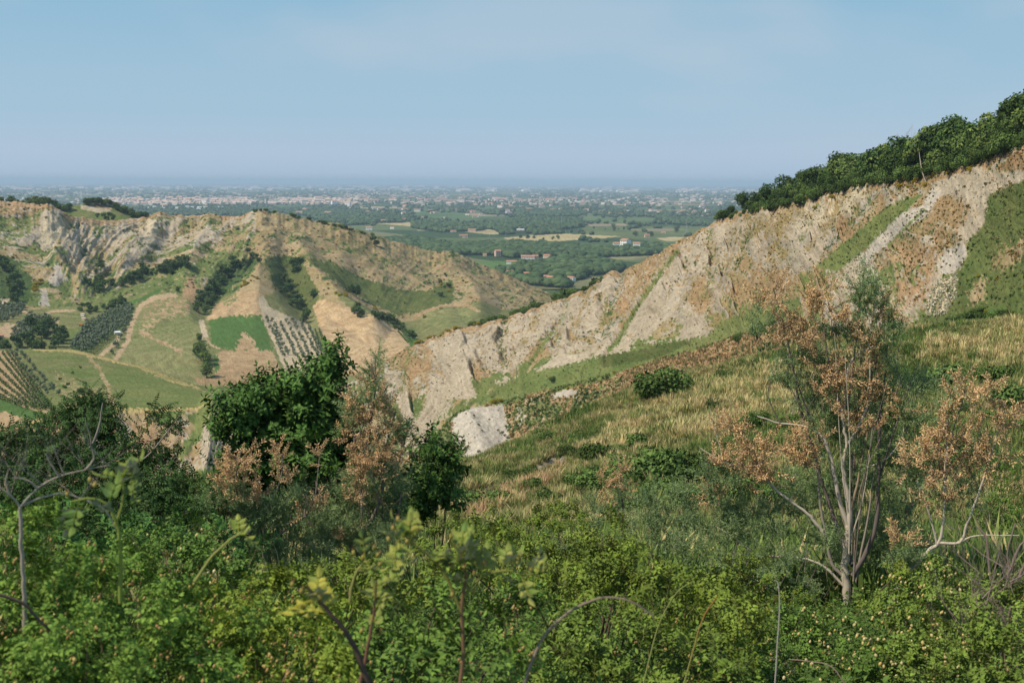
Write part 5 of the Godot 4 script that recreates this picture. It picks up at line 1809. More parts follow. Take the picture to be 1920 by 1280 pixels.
func camp() -> void:
	# what people left in the valley
	var E := CH_E
	var o := thing("camper_van", "white camper van under a pale awning at the end of the valley track", "camper van", on(E, 219, 627), 0.5)
	var b := Buf.new()
	b.box(Vector3(-2.6, 0.5, -1.05), Vector3(2.0, 2.9, 1.05), Color(0.8, 0.8, 0.8))
	part(o, "body", b.mesh(M.wall))
	b = Buf.new()
	b.box(Vector3(2.003, 0.5, -1.0), Vector3(3.2, 1.7, 1.0), Color(0.75, 0.75, 0.76))
	part(o, "cab", b.mesh(M.wall))
	b = Buf.new()
	b.box(Vector3(-1.2, 1.6, 1.05), Vector3(0.6, 2.3, 1.08), Color(0.04, 0.05, 0.07))
	part(o, "window", b.mesh(M.wall))
	for q in [Vector3(-1.6, 0.4, 1.0), Vector3(2.3, 0.4, 1.0), Vector3(-1.6, 0.4, -1.0), Vector3(2.3, 0.4, -1.0)]:
		b = Buf.new()
		b.ball(q, Vector3(0.42, 0.42, 0.14), 6, 10, Color(0.03, 0.03, 0.03))
		part(o, "wheel", b.mesh(M.wall))
	b = Buf.new()
	b.quad(Vector3(-2.4, 2.9, 1.1), Vector3(2.2, 2.9, 1.1), Vector3(2.2, 2.4, 4.0), Vector3(-2.4, 2.4, 4.0), Color(0.78, 0.79, 0.82))
	part(o, "awning", b.mesh(M.wall))
	o.scale = Vector3.ONE * 0.62
	o = thing("dump_trailer", "small orange farm machine on the grass beside the olive grove", "farm machine", on(E, 151, 611), 0.3)
	b = Buf.new()
	b.box(Vector3(-1.8, 0.7, -0.9), Vector3(1.2, 1.9, 0.9), Color(0.75, 0.22, 0.02))
	part(o, "body", b.mesh(M.wall))
	b = Buf.new()
	b.box(Vector3(1.203, 0.8, -0.5), Vector3(2.3, 1.4, 0.5), Color(0.70, 0.25, 0.03))
	part(o, "hood", b.mesh(M.wall))
	for q in [Vector3(-1.0, 0.5, 0.95), Vector3(1.6, 0.4, 0.6), Vector3(-1.0, 0.5, -0.95), Vector3(1.6, 0.4, -0.6)]:
		b = Buf.new()
		b.ball(q, Vector3(0.5, 0.5, 0.16), 6, 10, Color(0.03, 0.03, 0.03))
		part(o, "wheel", b.mesh(M.wall))
	o.scale = Vector3.ONE * 0.6
	var shed := make_house(5, 3.5, 2.3, 0, false)
	for q in [[155, 592, 3, "small grey shed among the bushes above the orange machine", M.tan_roof], [1, 632, 2, "red brick hut at the far left of the valley", M.roof], [158, 600, 4, "pinkish hut below the grey shed", M.tan_roof]]:
		var h := dup(shed, "shed", on(E, q[0], q[1]), rf(-0.4, 0.4), Vector3.ONE * 0.45, q[3])
		h.set_meta("category", "shed")
		(h.get_node("wall") as MeshInstance3D).material_override = M["wall%d" % q[2]]
		(h.get_node("roof") as MeshInstance3D).material_override = q[4]
	for q in [[405, 730, "white covered trailer near the fork below the tan field"], [584, 619, "small white box van under the dark tree by the ploughed field"]]:
		var v := thing("trailer", q[2], "trailer", on(E, q[0], q[1]) if q[1] < 700 else on(D_or_E(q[0], q[1]), q[0], q[1]), 0.3)
		v.scale = Vector3.ONE * 0.5
		b = Buf.new()
		b.box(Vector3(-1.4, 0.4, -0.8), Vector3(1.4, 1.7, 0.8), Color(0.8, 0.81, 0.83))
		part(v, "body", b.mesh(M.wall))
		for s in [-1.0, 1.0]:
			b = Buf.new()
			b.ball(Vector3(0, 0.35, s * 0.8), Vector3(0.36, 0.36, 0.12), 6, 10, Color(0.03, 0.03, 0.03))
			part(v, "wheel", b.mesh(M.wall))

func D_or_E(x: float, y: float) -> Dictionary:
	return CH_E if x > 440.0 else CH_D

# ---------------------------------------------------------------- the wood on the right-hand ridge
func behind(x: float, t: float) -> Vector3:
	# ground of the plateau behind the clay ridge's crest
	var C := CH_C
	var i := clampi(int((x - C.x0) / (C.x1 - C.x0) * (C.nx - 1)), 0, C.nx - 1)
	return C.P[i * int(C.nr) + int(C.crest) + int(t * 13.0)]

func ground_at(x: float, dist: float) -> Vector3:
	# ground of the near hillside on the bearing x at that distance
	var A := CH_A
	var nr: int = A.nr
	var i := clampi(int(round((x - A.x0) / (A.x1 - A.x0) * (A.nx - 1))), 0, A.nx - 1)
	var P: PackedVector3Array = A.P
	for j in range(1, nr):
		var p := P[i * nr + j]
		if Vector2(p.x, p.z).length() >= dist:
			return p
	return P[i * nr + nr - 1]

func ridge_things() -> void:
	# x from the wood's lower end to its right edge
	for k in 205:
		var x := 1352.0 + pow(rng.randf(), 0.85) * 660.0
		var t := pow(rng.randf(), 1.2)
		var up := smoothstep(1345.0, 1480.0, x)
		var s := lerpf(0.42, 0.92, up) * (rf(0.5, 0.95) if rng.randf() < 0.8 else rf(0.95, 1.2)) * (1.0 - 0.35 * float(t < 0.12))
		dup(KIND["tree%d" % (rng.randi() % 4)], "ridge_tree", behind(x, t) - Vector3(0, 0.3, 0), rf(0, TAU), Vector3(rf(0.9, 1.15), rf(0.9, 1.15), rf(0.9, 1.15)) * s, "dense dark green tree in the wood along the clay ridge's top", "wood along the clay ridge's top")
	for q in [[1396, 0.05, 0.75, "brownish pointed small tree at the wood's lower end"], [1372, 0.0, 0.45, "low dark tree, the lowest of the ridge wood"], [1585, 0.2, 1.15, "tree whose top stands out of the canopy left of the bare tree"], [1850, 0.35, 1.12, "tall open crowned tree near the wood's right end"], [1912, 0.3, 1.05, "tallest tree at the right edge of the ridge wood"], [1735, 0.3, 1.3, "broad tall tree just right of the bare dead tree"], [1760, 0.25, 1.2, "second tall tree right of the bare dead tree"], [1790, 0.4, 1.3, "high rounded tree in the middle of the wood's skyline"]]:
		dup(KIND["tree%d" % (rng.randi() % 4)], "ridge_tree", behind(q[0], q[1]), rf(0, TAU), Vector3.ONE * float(q[2]), q[3])
	for k in 130:
		var x := 1345.0 + rng.randf() * 600.0
		var p := on(CH_C, x, rail_at(rail([1345, 413, 0, 1400, 394, 0, 1500, 376, 0, 1600, 346, 0, 1700, 333, 0, 1800, 313, 0, 1900, 276, 0, 2000, 250, 0]), x).x + rf(-2, 9))
		dup(KIND["bush%d" % (rng.randi() % 3)], "edge_bush", p, rf(0, TAU), Vector3.ONE * rf(0.55, 1.5), "green bush on the rim between the wood and the clay", "bushes on the wood's rim")
	for q in [[1700, 338], [1712, 345], [1722, 340], [1735, 350], [1745, 334], [1752, 330], [1690, 352], [1820, 322], [1778, 328], [1530, 392], [1560, 372], [1515, 350], [1395, 400], [1312, 436], [1275, 455], [1820, 320], [1702, 352]]:
		dup(KIND["broom"], "broom_bush", on(CH_C, q[0], q[1]), rf(0, TAU), Vector3.ONE * rf(0.3, 0.75), "yellow flowering broom along the upper rim of the clay ridge", "broom on the clay ridge's upper rim")
	for k in 26:
		var x := rf(775, 905)
		var y := rail_at(rail([770, 648, 0, 800, 634, 0, 850, 618, 0, 950, 594, 0]), x).x
		dup(KIND["broom"], "broom_bush", on(CH_C, x, y + rf(-1, 2)), rf(0, TAU), Vector3.ONE * rf(0.4, 0.8), "yellow flowering broom along the clay ridge's low crest", "broom on the clay ridge's low crest")
	for k in 44:
		var x := rf(868, 1145)
		var y := rail_at(rail([850, 618, 0, 950, 594, 0, 1000, 577, 0, 1050, 560, 0, 1100, 540, 0, 1150, 515, 0]), x).x
		dup(KIND["bush%d" % (rng.randi() % 3)], "crest_bush", on(CH_C, x, y) + Vector3(0, -rf(0.5, 1.5), 0) + sight(x, y) * rf(2, 10), rf(0, TAU), Vector3.ONE * rf(1.0, 1.8), "green bush peering over the clay ridge's low crest", "bushes behind the low crest")
	for q in [[1057, 545, 0.8, "pointed small tree behind the low crest"], [985, 582, 0.7, "small dark tree behind the low crest, left of the pointed one"], [1118, 530, 0.7, "small tree where the low crest begins to climb"]]:
		dup(KIND["small%d" % (rng.randi() % 3)], "crest_tree", on(CH_C, q[0], q[1] + 6) + sight(q[0], q[1]) * 8.0 - Vector3(0, 3.5, 0), 0.0, Vector3(0.7, 1.0, 0.7) * float(q[2]) * 1.6, q[3])
	# dead tree over the canopy and the pale leaning trunk at the wood's edge
	var o := thing("dead_tree", "bare grey dead tree standing above the ridge wood", "dead tree", behind(1698, 0.5))
	var b := Buf.new()
	bare_branch(b, Vector3(0, -0.5, 0), Vector3(0.1, 1, 0).normalized(), 6.5, 0.16, 0, Color(0.36, 0.31, 0.29))
	part(o, "trunk", b.mesh(M.bark))
	var tw := Buf.new()
	for k in 9:
		var a := rf(0, TAU)
		bare_branch(tw, Vector3(0.3, rf(3.5, 6.0), 0), Vector3(cos(a) * 0.7, 0.9, sin(a) * 0.7).normalized(), rf(2.5, 4.0), 0.07, 1, Color(0.42, 0.36, 0.34))
	part(o, "branches", tw.mesh(M.bark), null, "stuff")
	var foot := on(CH_C, 1738, 342)
	o = thing("leaning_trunk", "pale bare trunk leaning at the wood's edge above the broom", "dead tree", foot)
	b = Buf.new()
	var top := spot(1724, 284, Vector2(foot.x, foot.z).length() + 2.0) - foot
	b.tube(PackedVector3Array([Vector3.ZERO, top * 0.35 + Vector3(-0.35, 0.2, 0), top * 0.7 + Vector3(-0.2, 0.2, 0), top]), PackedFloat32Array([0.14, 0.11, 0.08, 0.04]), 6, Color(0.40, 0.35, 0.29))
	part(o, "trunk", b.mesh(M.bark))
	var lb := Buf.new()
	lb.tube(PackedVector3Array([top * 0.55 + Vector3(-0.25, 0.2, 0), top * 0.62 + Vector3(1.4, 0.5, 0)]), PackedFloat32Array([0.05, 0.02]), 5, Color(0.38, 0.33, 0.28))
	part(o, "branch", lb.mesh(M.bark))
	# bushes on the faces
	for q in [[1385, 642, 0.9, "dark bush left of a pair on the grassy spur"], [1420, 634, 1.1, "dark rounded bush, right one of a pair on the grassy spur"], [1035, 715, 0.9, "green bush in the gully under the clay ridge"], [1060, 727, 0.35, "small bush on the spur's grassy edge"]]:
		dup(KIND["bush%d" % (rng.randi() % 3)], "slope_bush", on(CH_B if q[0] > 1200 else CH_C, q[0], q[1]), rf(0, TAU), Vector3.ONE * float(q[2]), q[3])
	for q in [[1065, 730, 0.45], [1152, 690, 0.4], [1197, 688, 0.3], [940, 752, 0.4], [930, 748, 0.6], [924, 750, 0.6], [937, 730, 0.5]]:
		dup(KIND["broom"], "broom_bush", on(CH_B, q[0], q[1]), rf(0, TAU), Vector3.ONE * float(q[2]) * 1.1, "small yellow broom on the grassy spur's edge", "broom on the spur's edge")
	for q in [[1835, 520], [1850, 585], [1790, 615], [1870, 525]]:
		dup(KIND["broom"], "broom_bush", on(CH_C, q[0], q[1]), rf(0, TAU), Vector3.ONE * 0.3, "tiny yellow broom on the green slope at the right", "broom on the right green slope")
	for k in 40:
		var c := inside(line2([1770, 628, 1800, 595, 1880, 572, 1900, 590, 1860, 618, 1790, 645]))
		dup(KIND["bush%d" % (rng.randi() % 3)], "slope_bush", on(CH_C, c.x, c.y), rf(0, TAU), Vector3(1.2, 0.6, 1.2) * rf(0.5, 0.9), "bright green low bush in the thicket at the right slope's foot", "thicket at the right slope's foot")
	# white flowering shrubs under the clay tongue
	var fl := crown([[Vector3(0, 0.35, 0), Vector3(0.5, 0.38, 0.5)]], 30, 0.26, Color(0.60, 0.55, 0.44), Color(0.22, 0.25, 0.13)).mesh(M.far_leaf)
	var xf := []
	var tint := PackedColorArray()
	for k in 190:
		var c := inside(line2([1735, 580, 1750, 545, 1770, 525, 1795, 512, 1795, 560, 1772, 590, 1742, 595]))
		xf.append(Transform3D(Basis(Vector3.UP, rf(0, TAU)).scaled(Vector3.ONE * rf(0.3, 0.75)), on(CH_C, c.x, c.y)))
		tint.append(shade(Color(1, 1, 1), 0.8, 1.1))
	tag(scatter_mesh(self, "white_blossom_shrubs", fl, xf, tint), "patch of creamy white flowering shrubs on the right slope", "shrubs", "", "stuff")

func bare_branch(b: Buf, from: Vector3, dir: Vector3, length: float, r: float, depth: int, col: Color) -> void:
	var pts := PackedVector3Array([from])
	var rad := PackedFloat32Array([r])
	var p := from
	var d := dir
	for k in 5:
		d = (d + Vector3(rf(-0.22, 0.22), rf(-0.05, 0.16), rf(-0.22, 0.22))).normalized()
		p += d * length / 5.0
		pts.append(p)
		rad.append(r * (1.0 - 0.17 * (k + 1)))
		if depth < 3 and k >= 1:
			bare_branch(b, p, (d + Vector3(rf(-1, 1), rf(-0.2, 0.6), rf(-1, 1)) * 0.75).normalized(), length * rf(0.4, 0.6), r * 0.5, depth + 1, col)
	b.tube(pts, rad, 5 if depth < 2 else 3, shade(col, 0.9, 1.1))

# ---------------------------------------------------------------- grass and bushes of the near hillside
func grass_tuft(blades: int, w: float) -> Buf:
	var b := Buf.new()
	for k in blades:
		var a := rf(0, TAU)
		var base := Vector3(cos(a), 0, sin(a)) * rf(0.0, 0.22)
		var lean := Vector3(cos(a), 0, sin(a)) * rf(0.05, 0.5) + Vector3(0.12, 0, 0.05)
		var h := rf(0.5, 1.0)
		var side := Vector3(-sin(a), 0, cos(a)) * w
		var mid := base + lean * 0.4 + Vector3(0, h * 0.6, 0)
		var tip := base + lean + Vector3(0, h, 0)
		var c := shade(Color(1, 1, 1), 0.75, 1.2)
		b.tri(base - side, base + side, mid + side * 0.7, c)
		b.tri(base - side, mid + side * 0.7, mid - side * 0.7, c)
		b.tri(mid - side * 0.7, mid + side * 0.7, tip, c)
	return b

func hillside_things() -> void:
	var A := CH_A
	var nr: int = A.nr
	var P: PackedVector3Array = A.P
	var U: PackedFloat32Array = A.U
	var cov: PackedByteArray = A.cov
	var tufts := [grass_tuft(13, 0.03).mesh(M.grass), grass_tuft(11, 0.035).mesh(M.grass), grass_tuft(15, 0.026).mesh(M.grass)]
	var xf := [[], [], []]
	var tint := [PackedColorArray(), PackedColorArray(), PackedColorArray()]
	for k in 150000:
		var i := rng.randi_range(2, int(A.nx) - 3)
		var j := rng.randi_range(20, int(A.crest) + 3)
		if U[j] < 1.7:
			continue
		var at := P[i * nr + j].lerp(P[(i + 1) * nr + j], rng.randf()).lerp(P[(i + 1) * nr + j + 1], rng.randf() * 0.9)
		var kind: int = cov[i * nr + j]
		var nz := n_fine.get_noise_2d(at.x * 0.4, at.z * 0.4)
		var c := Color(0.12, 0.15, 0.045)
		var s := rf(0.3, 0.6)
		match kind:
			GOLD:
				c = Color(0.52, 0.42, 0.21).lerp(Color(0.28, 0.28, 0.10), clampf(nz * 1.5 + 0.25, 0, 1))
				s = rf(0.45, 0.85)
			MEADOW:
				c = Color(0.235, 0.225, 0.085).lerp(Color(0.38, 0.31, 0.15), clampf(nz * 2.0, 0, 1))
			GREEN:
				c = Color(0.135, 0.17, 0.05).lerp(Color(0.29, 0.25, 0.105), clampf(nz * 2.0, 0, 1))
			SCRUB:
				c = Color(0.09, 0.14, 0.035)
				s = rf(0.4, 0.8)
			ORANGE:
				c = Color(0.42, 0.28, 0.15)
				s = rf(0.4, 0.7)
			DRY:
				c = Color(0.38, 0.31, 0.15)
				s = rf(0.35, 0.65)
			CLAY:
				if rng.randf() < 0.9:
					continue
		if rng.randf() < 0.16:
			c = [Color(0.42, 0.34, 0.16), Color(0.12, 0.17, 0.04), Color(0.17, 0.21, 0.06)][rng.randi() % 3]
			s *= rf(0.9, 1.4)
		var q := rng.randi() % 3
		xf[q].append(Transform3D(Basis(Vector3.UP, rf(0, TAU)).scaled(Vector3(s * rf(0.9, 1.4), s, s * rf(0.9, 1.4))), at - Vector3(0, 0.04, 0)))
		tint[q].append(shade(c * 1.18, 0.75, 1.25))
	for q in 3:
		tag(scatter_mesh(self, "grass", tufts[q], xf[q], tint[q]), "long golden and green grass on the near hillside", "grass", "", "stuff")
	var sx := []
	var st := PackedColorArray()
	var B := CH_B
	for k in 16000:
		var i := rng.randi_range(1, int(B.nx) - 2)
		var j := rng.randi_range(1, int(B.crest) + 6)
		var kind: int = B.cov[i * int(B.nr) + j]
		if kind == GREY or B.U[j] < 0.15:
			continue
		var at: Vector3 = B.P[i * int(B.nr) + j].lerp(B.P[(i + 1) * int(B.nr) + j], rng.randf()).lerp(B.P[(i + 1) * int(B.nr) + j + 1], rng.randf())
		var c := Color(0.10, 0.135, 0.04)
		if kind == ORANGE:
			c = [Color(0.40, 0.27, 0.14), Color(0.30, 0.21, 0.11), Color(0.16, 0.16, 0.07)][rng.randi() % 3]
		elif kind == DRY:
			c = Color(0.32, 0.24, 0.11)
		elif kind == SCRUB:
			c = Color(0.06, 0.09, 0.03)
		var s := rf(0.5, 1.1)
		sx.append(Transform3D(Basis(Vector3.UP, rf(0, TAU)).scaled(Vector3(s * 1.3, s * 0.8, s * 1.3)), at))
		st.append(shade(c * 1.4, 0.75, 1.25))
	tag(scatter_mesh(self, "spur_grass", grass_tuft(11, 0.06).mesh(M.grass), sx, st), "tufts of dry grass on the orange spur", "grass", "", "stuff")
	# leafy undergrowth on the ground between the front bushes
	var ux := []
	var ut := PackedColorArray()
	for k in 15000:
		var d := 3.2 + 10.0 * pow(rng.randf(), 0.8)
		var at := ground_at(rf(-500, 2450), d)
		at += Vector3(rf(-0.3, 0.3), rf(-0.05, 0.45), rf(-0.3, 0.3))
		ux.append(Transform3D(up_along(Vector3(rf(-0.7, 0.7), 1.0, rf(-0.4, 0.8))).scaled(Vector3.ONE * rf(0.6, 1.1)), at))
		ut.append(shade(Color(0.75, 0.8, 0.75), 0.6, 1.2))
	for k in 5000:
		var at := ground_at(rf(-500, 2500), rf(10.0, 22.0))
		ux.append(Transform3D(up_along(Vector3(rf(-0.7, 0.7), 1.0, rf(-0.4, 0.8))).scaled(Vector3.ONE * rf(0.6, 1.2)), at + Vector3(rf(-0.4, 0.4), rf(-0.05, 0.12), rf(-0.4, 0.4))))
		ut.append(shade(Color(0.75, 0.8, 0.75), 0.6, 1.2))
	tag(scatter_mesh(self, "undergrowth", sprig_simple(11, 0.20, 0.052, 0.026, Color(0.10, 0.16, 0.03), 0.55).mesh(M.leaf), ux, ut), "leafy undergrowth covering the ground below the front bushes", "undergrowth", "", "stuff")
	# bushes one can point at
	for q in [[1218, 748, 1.05, "dark round bush on the golden slope's edge, left of the pair"], [1262, 738, 1.1, "dark round bush on the golden slope's edge, right of the pair"], [1357, 712, 0.5, "small dark bush right of the round pair"], [1118, 868, 0.75, "dark bush among brown stems low on the green slope"], [1195, 838, 0.45, "small dark bush on the golden patch"], [1232, 905, 0.8, "wide dark bush in front of the golden slope"], [1180, 905, 0.6, "dark bush left of the wide one at the slope's foot"], [1772, 728, 0.8, "dark bush behind the tamarisk's right side"], [1866, 722, 0.65, "dark bush near the right edge under the golden rim"], [1715, 725, 0.6, "bush between the tamarisk and the golden rim"], [1010, 815, 0.3, "small green bush on the slope's crest above the clay path"], [1022, 825, 0.4, "low green bush beside the smallest one on the slope's crest"], [975, 900, 0.35, "small bush beside the clay path"], [1300, 885, 0.6, "green bush behind the tamarisk's left limb"], [1420, 800, 0.5, "dark bush among the golden grass"], [1900, 770, 0.7, "dark bush at the right edge below the rim"], [1340, 765, 0.35, "low bush in the middle of the golden slope"]]:
		dup(KIND["bush%d" % (rng.randi() % 3)], "slope_bush", on(A, q[0], q[1]) - Vector3(0, 0.1, 0), rf(0, TAU), Vector3(1.0, 0.95, 1.0) * float(q[2]), q[3])
	for k in 150:
		var c := inside(line2([900, 920, 1000, 870, 1180, 785, 1300, 745, 1480, 700, 1740, 665, 1920, 650, 1920, 830, 1500, 860, 1150, 900]))
		dup(KIND["bush%d" % (rng.randi() % 3)], "slope_bush", on(A, c.x, c.y) - Vector3(0, 0.08, 0), rf(0, TAU), Vector3(1.0, 0.75, 1.0) * rf(0.12, 0.42), "small low bush among the grass of the near slope", "low bushes among the slope's grass")
	for k in 40:
		var c := inside(line2([870, 960, 1000, 915, 1150, 880, 1300, 880, 1450, 900, 1700, 880, 1900, 840, 1900, 900, 1500, 960, 1100, 970]))
		dup(KIND["bush%d" % (rng.randi() % 3)], "slope_bush", on(A, c.x, c.y), rf(0, TAU), Vector3(1.0, 0.8, 1.0) * rf(0.25, 0.6), "green bush in the scrub at the foot of the near slope", "scrub bushes at the slope's foot")

# ---------------------------------------------------------------- sprigs for the plants close by
func blade(b: Buf, base: Vector3, dir: Vector3, side: Vector3, length: float, width: float, curl: float, col: Color) -> void:
	# an oval leaf of three cross sections, folded on its midrib and curling down
	var up := side.cross(dir).normalized()
	var prev := [base, base, base]
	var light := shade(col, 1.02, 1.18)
	for k in 4:
		var t := (k + 1) / 4.0
		var w: float = width * 0.5 * [0.85, 1.0, 0.68, 0.0][k]
		var m := base + dir * length * t - up * curl * length * t * t
		var l := m + side * w + up * w * 0.35
		var r := m - side * w + up * w * 0.35
		if k == 0:
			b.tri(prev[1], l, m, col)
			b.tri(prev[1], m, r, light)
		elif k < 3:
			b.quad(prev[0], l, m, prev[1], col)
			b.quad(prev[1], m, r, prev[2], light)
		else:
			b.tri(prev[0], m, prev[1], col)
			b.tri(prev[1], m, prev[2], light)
		prev = [l, m, r]

func any_side(d: Vector3) -> Vector3:
	return d.cross(Vector3(rf(-1, 1), rf(-0.3, 0.3), rf(-1, 1))).normalized()

func pinnate(b: Buf, base: Vector3, dir: Vector3, side: Vector3, length: float, pairs: int, ll: float, lw: float, col: Color) -> void:
	# a compound leaf: leaflets in pairs and one at the tip
	var up := side.cross(dir).normalized()
	b.tube(PackedVector3Array([base, base + dir * length * 0.5, base + dir * length - up * length * 0.15]), PackedFloat32Array([0.0016, 0.0012, 0.0008]), 3, col)
	for k in pairs:
		var t := 0.3 + 0.62 * k / maxf(pairs - 1, 1)
		var p := base + dir * length * t - up * length * 0.15 * t * t
		for s in [-1.0, 1.0]:
			var d: Vector3 = (side * s + dir * 0.35 - up * rf(-0.1, 0.35)).normalized()
			blade(b, p, d, dir.cross(d).cross(d).normalized() * s, ll * rf(0.85, 1.1), lw, rf(0.05, 0.35), shade(col, 0.85, 1.15))
	var tip := base + dir * length - up * length * 0.15
	blade(b, tip, (dir - up * 0.3).normalized(), side, ll * 1.1, lw * 1.1, 0.2, shade(col, 0.9, 1.15))

func sprig_rose(col: Color) -> Buf:
	var b := Buf.new()
	var d := Vector3(0.1, 1, 0).normalized()
	b.tube(PackedVector3Array([Vector3.ZERO, Vector3(0.01, 0.07, 0), Vector3(0.0, 0.14, 0.01)]), PackedFloat32Array([0.0025, 0.002, 0.0014]), 4, Color(0.16, 0.19, 0.05))
	for k in 5:
		var a := k * 2.4 + rf(-0.3, 0.3)
		var out := (Vector3(cos(a), rf(0.2, 0.7), sin(a))).normalized()
		pinnate(b, Vector3(0, 0.02 + k * 0.027, 0), out, out.cross(Vector3.UP).normalized(), rf(0.05, 0.075), 2 + k % 2, 0.026, 0.017, shade(col, 0.85, 1.15))
	return b

func sprig_simple(n: int, length: float, ll: float, lw: float, col: Color, droop: float) -> Buf:
	var b := Buf.new()
	b.tube(PackedVector3Array([Vector3.ZERO, Vector3(0.01, length * 0.5, 0), Vector3(0, length, 0.01)]), PackedFloat32Array([0.003, 0.0022, 0.0014]), 4, Color(0.12, 0.10, 0.05))
	for k in n:
		var a := (k / 2) * 1.57 + (k % 2) * PI + rf(-0.4, 0.4)
		var y := length * (0.12 + 0.88 * k / n)
		var out := Vector3(cos(a), rf(0.25, 0.75), sin(a)).normalized()
		blade(b, Vector3(0, y, 0) + out * 0.008, out, out.cross(Vector3.UP).normalized(), ll * rf(0.75, 1.15), lw * rf(0.85, 1.1), droop * rf(0.4, 1.3), shade(col, 0.82, 1.18))
	blade(b, Vector3(0, length, 0), Vector3(0.1, 1, 0.1).normalized(), Vector3.RIGHT, ll * 0.8, lw * 0.8, 0.2, col)
	return b

func sprig_robinia(col: Color) -> Buf:
	var b := Buf.new()
	b.tube(PackedVector3Array([Vector3.ZERO, Vector3(0.02, 0.15, 0), Vector3(0, 0.3, 0.02)]), PackedFloat32Array([0.005, 0.004, 0.002]), 4, Color(0.13, 0.11, 0.07))
	for k in 5:
		var a := k * 2.4 + rf(-0.3, 0.3)
		var out := Vector3(cos(a), rf(0.0, 0.5), sin(a)).normalized()
		pinnate(b, Vector3(0, 0.04 + k * 0.06, 0), out, out.cross(Vector3.UP).normalized(), rf(0.16, 0.24), 5, 0.045, 0.024, shade(col, 0.85, 1.15))
	return b

func plume(col: Color) -> Buf:
	# a feathery tamarisk spray
	var b := Buf.new()
	for s in 7:
		var a := rf(0, TAU)
		var d := Vector3(cos(a) * 0.5, 1.0, sin(a) * 0.5).normalized()
		var from := Vector3(0, rf(0.0, 0.12), 0)
		var length := rf(0.14, 0.3)
		var p := from
		for k in 7:
			d = (d + Vector3(rf(-0.1, 0.1), -0.03, rf(-0.1, 0.1))).normalized()
			var q := p + d * length / 7.0
			for f in 3:
				var o := (any_side(d) + d * 0.9).normalized()
				var w := any_side(o) * 0.0055
				b.tri(p - w, p + w, p + o * rf(0.03, 0.055), shade(col, 0.8, 1.2))
			p = q
	return b

func seed_head(col: Color) -> Buf:
	# a bunch of little rusty spikes along a twig
	var b := Buf.new()
	b.tube(PackedVector3Array([Vector3.ZERO, Vector3(0.01, 0.12, 0), Vector3(0, 0.26, 0.01)]), PackedFloat32Array([0.003, 0.0025, 0.0015]), 3, Color(0.20, 0.12, 0.07))
	for k in 22:
		var a := k * 2.4
		var y := 0.03 + k * 0.0105
		var d := Vector3(cos(a), rf(0.5, 1.1), sin(a)).normalized()
		var l := rf(0.037, 0.064)
		var w := any_side(d) * l * 0.15
		var v2 := w.cross(d)
		var p := Vector3(0, y, 0)
		var c := shade(col, 0.75, 1.25)
		var m := p + d * l * 0.5
		for q in 4:
			var w1 := w * cos(q * PI / 2) + v2 * sin(q * PI / 2)
			var w2 := w * cos((q + 1) * PI / 2) + v2 * sin((q + 1) * PI / 2)
			b.tri(p, m + w1, m + w2, c)
			b.tri(m + w1, p + d * l, m + w2, c)
	return b

var SPRIG := {}

func make_sprigs() -> void:
	for k in 3:
		SPRIG["rose%d" % k] = sprig_rose(Color(0.143, 0.202, 0.034)).mesh(M.leaf)
		SPRIG["dog%d" % k] = sprig_simple(11, 0.20, 0.052, 0.026, Color(0.136, 0.198, 0.034), 0.55).mesh(M.leaf)
		SPRIG["broad%d" % k] = sprig_simple(12, 0.30, 0.095, 0.052, Color(0.068, 0.135, 0.028), 0.45).mesh(M.leaf)
		SPRIG["robinia%d" % k] = sprig_robinia(Color(0.045, 0.092, 0.022)).mesh(M.leaf)
		SPRIG["round%d" % k] = sprig_simple(10, 0.15, 0.042, 0.032, Color(0.14, 0.203, 0.037), 0.35).mesh(M.leaf)
		SPRIG["plume%d" % k] = plume(Color(0.235, 0.31, 0.145)).mesh(M.feather)
		SPRIG["seed%d" % k] = seed_head(Color(0.66, 0.45, 0.245)).mesh(M.feather)

func up_along(d: Vector3) -> Basis:
	var y := d.normalized()
	var x := y.cross(Vector3(rf(-1, 1), rf(-1, 1), rf(-1, 1))).normalized()
	return Basis(x, y, x.cross(y))

# lobes given as bearings: x, y, distance, half width and half height (all seen from the viewpoint)
func lobes_of(a: Array, deep := 0.0) -> Array:
	var out := []
	for l in a:
		var d: float = l[2]
		var rx := px(l[3], d)
		var ry := px(l[4], d)
		out.append([spot(l[0], l[1], d), Vector3(rx, ry, maxf((rx + ry) * 0.5, deep))])
	return out

